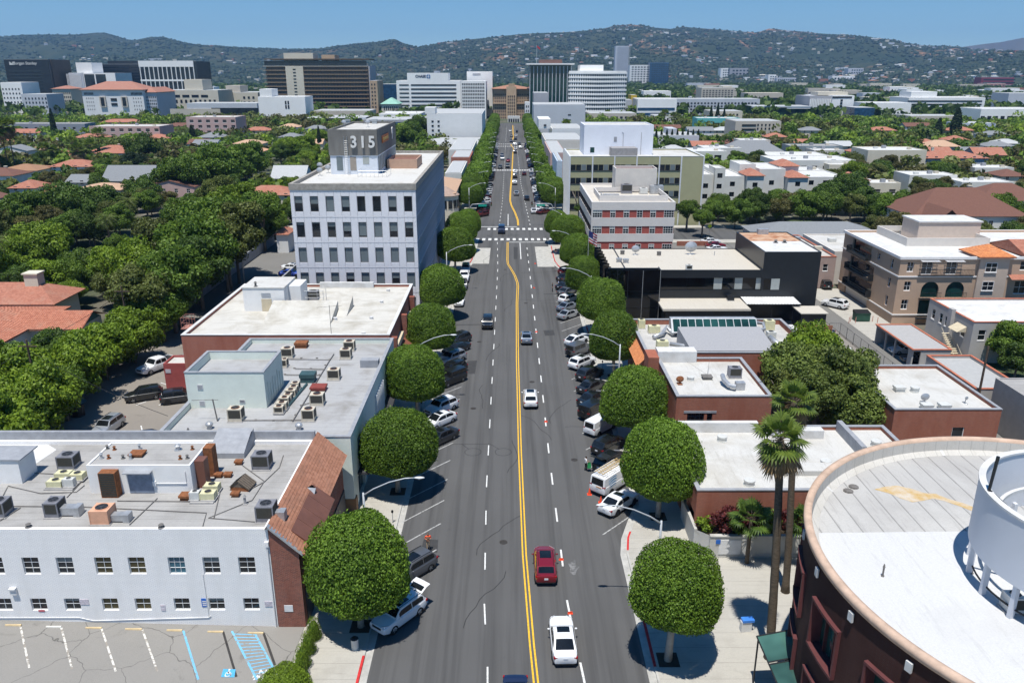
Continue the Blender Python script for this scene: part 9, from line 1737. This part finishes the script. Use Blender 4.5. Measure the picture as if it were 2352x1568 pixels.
bg_=thing('shopping_bag','bright green cloth bag held by the person in white','bag',(p[0]+.36,p[1]-.12,0)); sub('bag_body',MB().add([(-.2,-.22,.48),(.2,-.22,.48),(.2,.22,.48),(-.2,.22,.48),(-.14,-.2,1.0),(.14,-.2,1.0),(.14,.2,1.0),(-.14,.2,1.0)],[(0,1,5,4),(1,2,6,5),(2,3,7,6),(3,0,4,7),(3,2,1,0)]).mesh('bag_body',mat('green_cloth',(.03,.33,.10),.8,var=.15)),bg_); sub('handle',MB().tube([(-.1,0,1.0),(-.06,0,1.14),(.06,0,1.14),(.1,0,1.0)],.015,5).mesh('handle',mat('green_cloth',(.03,.33,.10))),bg_)
p=at(*zp(2,2,531,908),0); person('person all in black standing in the road by the right parked cars',p[0],p[1],R(80),BLKC,BLKC,DKH,PO((-.27,-.02,.92),(.27,-.02,.92),.05),1.02)
p=at(*zp(2,2,568,905),0); person('person in pale blue top beside the dark parked saloon',p[0]+.3,p[1]+2.0,R(-90),mat('pale_blue_top',(.35,.42,.6),.8,var=.05),BLKC,DKH,PO((-.2,-.2,1.1),(.27,-.02,.92),.08),1.0)
p=at(*zp(2,2,556,640),0); person('person standing on the right corner pavement near the crossing',p[0],p[1],R(0),BLKC,mat('jeans',(.05,.07,.14),.8,var=.08),DKH,PO((-.27,-.02,.92),(.27,-.02,.92),.08),1.0)
# ------------------------------------------------------------------ hills
PROF=[(-500,95),(-200,90),(0,85),(60,80),(180,80),(215,76),(240,75),(265,82),(290,90),(310,92),(340,86),(370,84),(395,90),(430,100),(480,105),(560,110),(680,114),(740,112),(760,108),(800,103),(850,98),(880,95),(897,91),(905,89),(915,94),(935,102),(960,108),(990,104),(1010,98),(1060,92),(1100,88),(1150,83),(1200,78),(1250,76),(1300,74),(1350,70),(1390,65),(1410,59),(1440,56),(1480,58),(1500,63),(1540,66),(1570,61),(1600,64),(1650,68),(1700,72),(1740,75),(1765,66),(1780,66),(1810,70),(1850,73),(1900,79),(1950,80),(2000,86),(2050,91),(2080,98),(2120,104),(2160,105),(2200,108),(2230,113),(2300,116),(2352,118),(2700,120),(3000,122)]
px_=np.array([p[0] for p in PROF],float); py_=np.array([p[1] for p in PROF],float)
NA,NR_=420,110; RB0=2250.0
azs=np.linspace(-400,2750,NA); rid=np.interp(azs,px_,py_); RD=4700+500*np.sin(azs*.0035+1)+np.where(azs<700,400,0)
HV=np.zeros((NA,NR_,3)); tt=np.linspace(0,1.18,NR_)
def fbm(x,y,o=5):
 v=np.zeros_like(x); a=1; f=1
 for k in range(o):
  v += a*(np.sin(x*f*.0021+1.3*k+2.1*np.sin(y*f*.0017+k))*np.cos(y*f*.0024-.7*k+1.7*np.sin(x*f*.0019-k))); a *= .52; f *= 2.03
 return v
for i,ax in enumerate(azs):
 dx,dy,dz=ray(ax,rid[i]); h=math.hypot(dx,dy); zr_=CAM_H+RD[i]*dz/h
 r_=RB0+(RD[i]-RB0)*tt; x,y=dx/h*r_,dy/h*r_; s=np.where(tt<=1,tt**1.25,1-(tt-1)*2.2)
 nz=fbm(x,y); z=6+(zr_-6)*s+nz*48*np.sin(np.pi*np.clip(tt,0,1))**.8*np.clip(tt*2,0,1)
 cap_=CAM_H+r_*(dz/h)*.985; z=np.where((tt>.25) & (tt<.995),np.minimum(z,np.maximum(cap_-4,z*.0+6)),z); HV[i,:,0],HV[i,:,1],HV[i,:,2]=x,y,z
HV[:,0,2]=-8
def hillmat():
 m,nt,b=newmat('hill_chaparral',.95); v=objvec(nt,world=True)
 c=lerp_nodes(nt,ramp(nt,noise(nt,v,.006,5,.65),.38,.62),(.018,.032,.016),(.045,.052,.026)); xs=nt.nodes.new('ShaderNodeSeparateXYZ'); nt.links.new(v,xs.inputs[0]); mm=nt.nodes.new('ShaderNodeMath'); mm.operation='MULTIPLY'; nt.links.new(ramp(nt,noise(nt,v,.0032,6,.7,.3),.54,.62),mm.inputs[0]); nt.links.new(ramp(nt,xs.outputs[0],-1500,900),mm.inputs[1]); c=lerp_nodes(nt,mm.outputs[0],c,(.26,.14,.085)); c=lerp_nodes(nt,ramp(nt,noise(nt,v,.03,3,.7),.5,.7),c,(.014,.026,.014)); nt.links.new(c,b.inputs['Base Color']); return m
mb=MB(); P=[[tuple(HV[i,j]) for j in range(NR_)] for i in range(NA)]; mb.grid(P,flip=True); struct('hills',mb,hillmat(),None,True)
# distant bluish ridge at the right
fr=MB(); fp=[(2050,122),(2150,116),(2200,110),(2250,103),(2300,97),(2352,87),(2450,84),(2700,90)]; P=[]
for ax,ay in fp:
 dx,dy,dz=ray(ax,ay); h=math.hypot(dx,dy); P.append([(dx/h*r_,dy/h*r_,z) for r_,z in ((8200,0),(9000,(CAM_H+9000*dz/h)),(9400,0))])
struct('far_ridge',fr.grid(P),mat('far_ridge_brush',(.09,.075,.06),.95,var=.2,scale=.002))
def hill_pt(ax,t):
 fi=(ax+400)/3150*(NA-1); i=int(fi); fj=t/1.18*(NR_-1); j=int(fj); u,v=fi-i,fj-j
 i=min(max(i,0),NA-2); j=min(max(j,0),NR_-2); return HV[i,j]*(1-u)*(1-v)+HV[i+1,j]*u*(1-v)+HV[i,j+1]*(1-u)*v+HV[i+1,j+1]*u*v
HCOL=[(FW,'white'),(FC,'cream'),(FBG,'beige'),(FLG,'grey'),(FRED,'red-brown')]; HM={}
def hill_house(w_,d_,h_,m):
 k=(w_,d_,h_,m.name)
 if k not in HM: mb=MB().box(-w_/2,w_/2,-d_/2,d_/2,-6,h_); HM[k]=(mb.mesh('wall',m),hip(MB(),-w_/2,w_/2,-d_/2,d_/2,h_+.02,2,1).mesh('roof',rnd.choice((FRED,LGRY,FBG,FLG))),MB().box(-w_/2+1,w_/2-1,-d_/2-.2,-d_/2-.02,h_*.3,h_*.7).mesh('window_band',FGL))
 return HM[k]
st_mb=MB()
for i in range(1500):
 ax=rnd.choice((rnd.uniform(0,2352),rnd.uniform(1000,2352),rnd.uniform(1400,2352))); t=rnd.uniform(.06,.98) if ax>1000 else rnd.uniform(.1,.75); p=hill_pt(ax,t)
 if fbm(np.array([p[0]*1.7]),np.array([p[1]*1.7]),2)[0]<-.35: continue
 w_=rnd.choice((10,13,16,24)); d_=9; h_=rnd.choice((4,5,7)); k=rnd.choice((0,1,2,2,3,3,4))
 if i<330:
  o=thing('hill_house',f'one of the small {HCOL[k][1]} houses dotting the hillside','house',(p[0],p[1],p[2]),f'{HCOL[k][1]} houses on the hills',rnd.uniform(-.5,.5)); a=hill_house(w_,d_,h_,HCOL[k][0]); sub('wall',a[0],o); sub('roof',a[1],o)
 else: st_mb.obox((p[0],p[1],p[2]-4),w_,d_,h_+4,rnd.uniform(-.5,.5),k)
o=part('far_hill_houses',st_mb,[h[0] for h in HCOL]); o['kind']='stuff'; tag(o,'scatter of tiny houses across the hillside','houses')
# brush and trees on the slopes
n=26000; ax=nr.uniform(-50,2400,n); t=nr.uniform(0,1,n)**.85*1.0; pts=np.array([hill_pt(a,b) for a,b in zip(ax,t)]); sc_=nr.uniform(3.5,12,n)*np.where(t>.97,.8,1); fv,ff=IC1;
keep=nr.uniform(0,1,n)<np.clip(.75-.9*np.clip(fbm(pts[:,0]*1.3,pts[:,1]*1.3,3)-.3,0,.7),.1,1); pts,sc_=pts[keep],sc_[keep]; n=len(pts)
V_=(fv[None]*sc_[:,None,None]*np.array([1,1,.8]))*nr.uniform(.75,1.25,(n,len(fv),1))+pts[:,None]; F_=ff[None]+(np.arange(n)*len(fv))[:,None,None]
me=bpy.data.meshes.new('hill_brush'); v2,f2=V_.reshape(-1,3),F_.reshape(-1,3); me.vertices.add(len(v2)); me.vertices.foreach_set('co',v2.astype(np.float32).ravel()); me.loops.add(f2.size); me.loops.foreach_set('vertex_index',f2.astype(np.int32).ravel()); me.polygons.add(len(f2)); me.polygons.foreach_set('loop_start',np.arange(0,f2.size,3,dtype=np.int32)); me.polygons.foreach_set('loop_total',np.full(len(f2),3,np.int32))
a=me.attributes.new('tint','FLOAT','POINT'); a.data.foreach_set('value',np.repeat(nr.uniform(0,1,n),len(fv)).astype(np.float32)); me.update(); me.materials.append(leafmat('hill_brush_leaf',(.010,.022,.012),(.032,.052,.024),.1)); o=bpy.data.objects.new('hill_brush',me); link(o); o['kind']='stuff'; tag(o,'dark brush and trees covering the hill slopes','brush')
# ------------------------------------------------------------------ air
hz=MB().box(-7600,7600,-700,10200,-9.5,520); hm=bpy.data.materials.new('haze'); hm.use_nodes=True; nt=hm.node_tree; nt.nodes.clear(); ou=nt.nodes.new('ShaderNodeOutputMaterial'); pv=nt.nodes.new('ShaderNodeVolumePrincipled'); pv.inputs['Color'].default_value=(.32,.60,1,1); pv.inputs['Density'].default_value=7.5e-5; pv.inputs['Anisotropy'].default_value=.2; nt.links.new(pv.outputs[0],ou.inputs['Volume'])
o=part('haze',hz,hm); o['kind']='stuff'
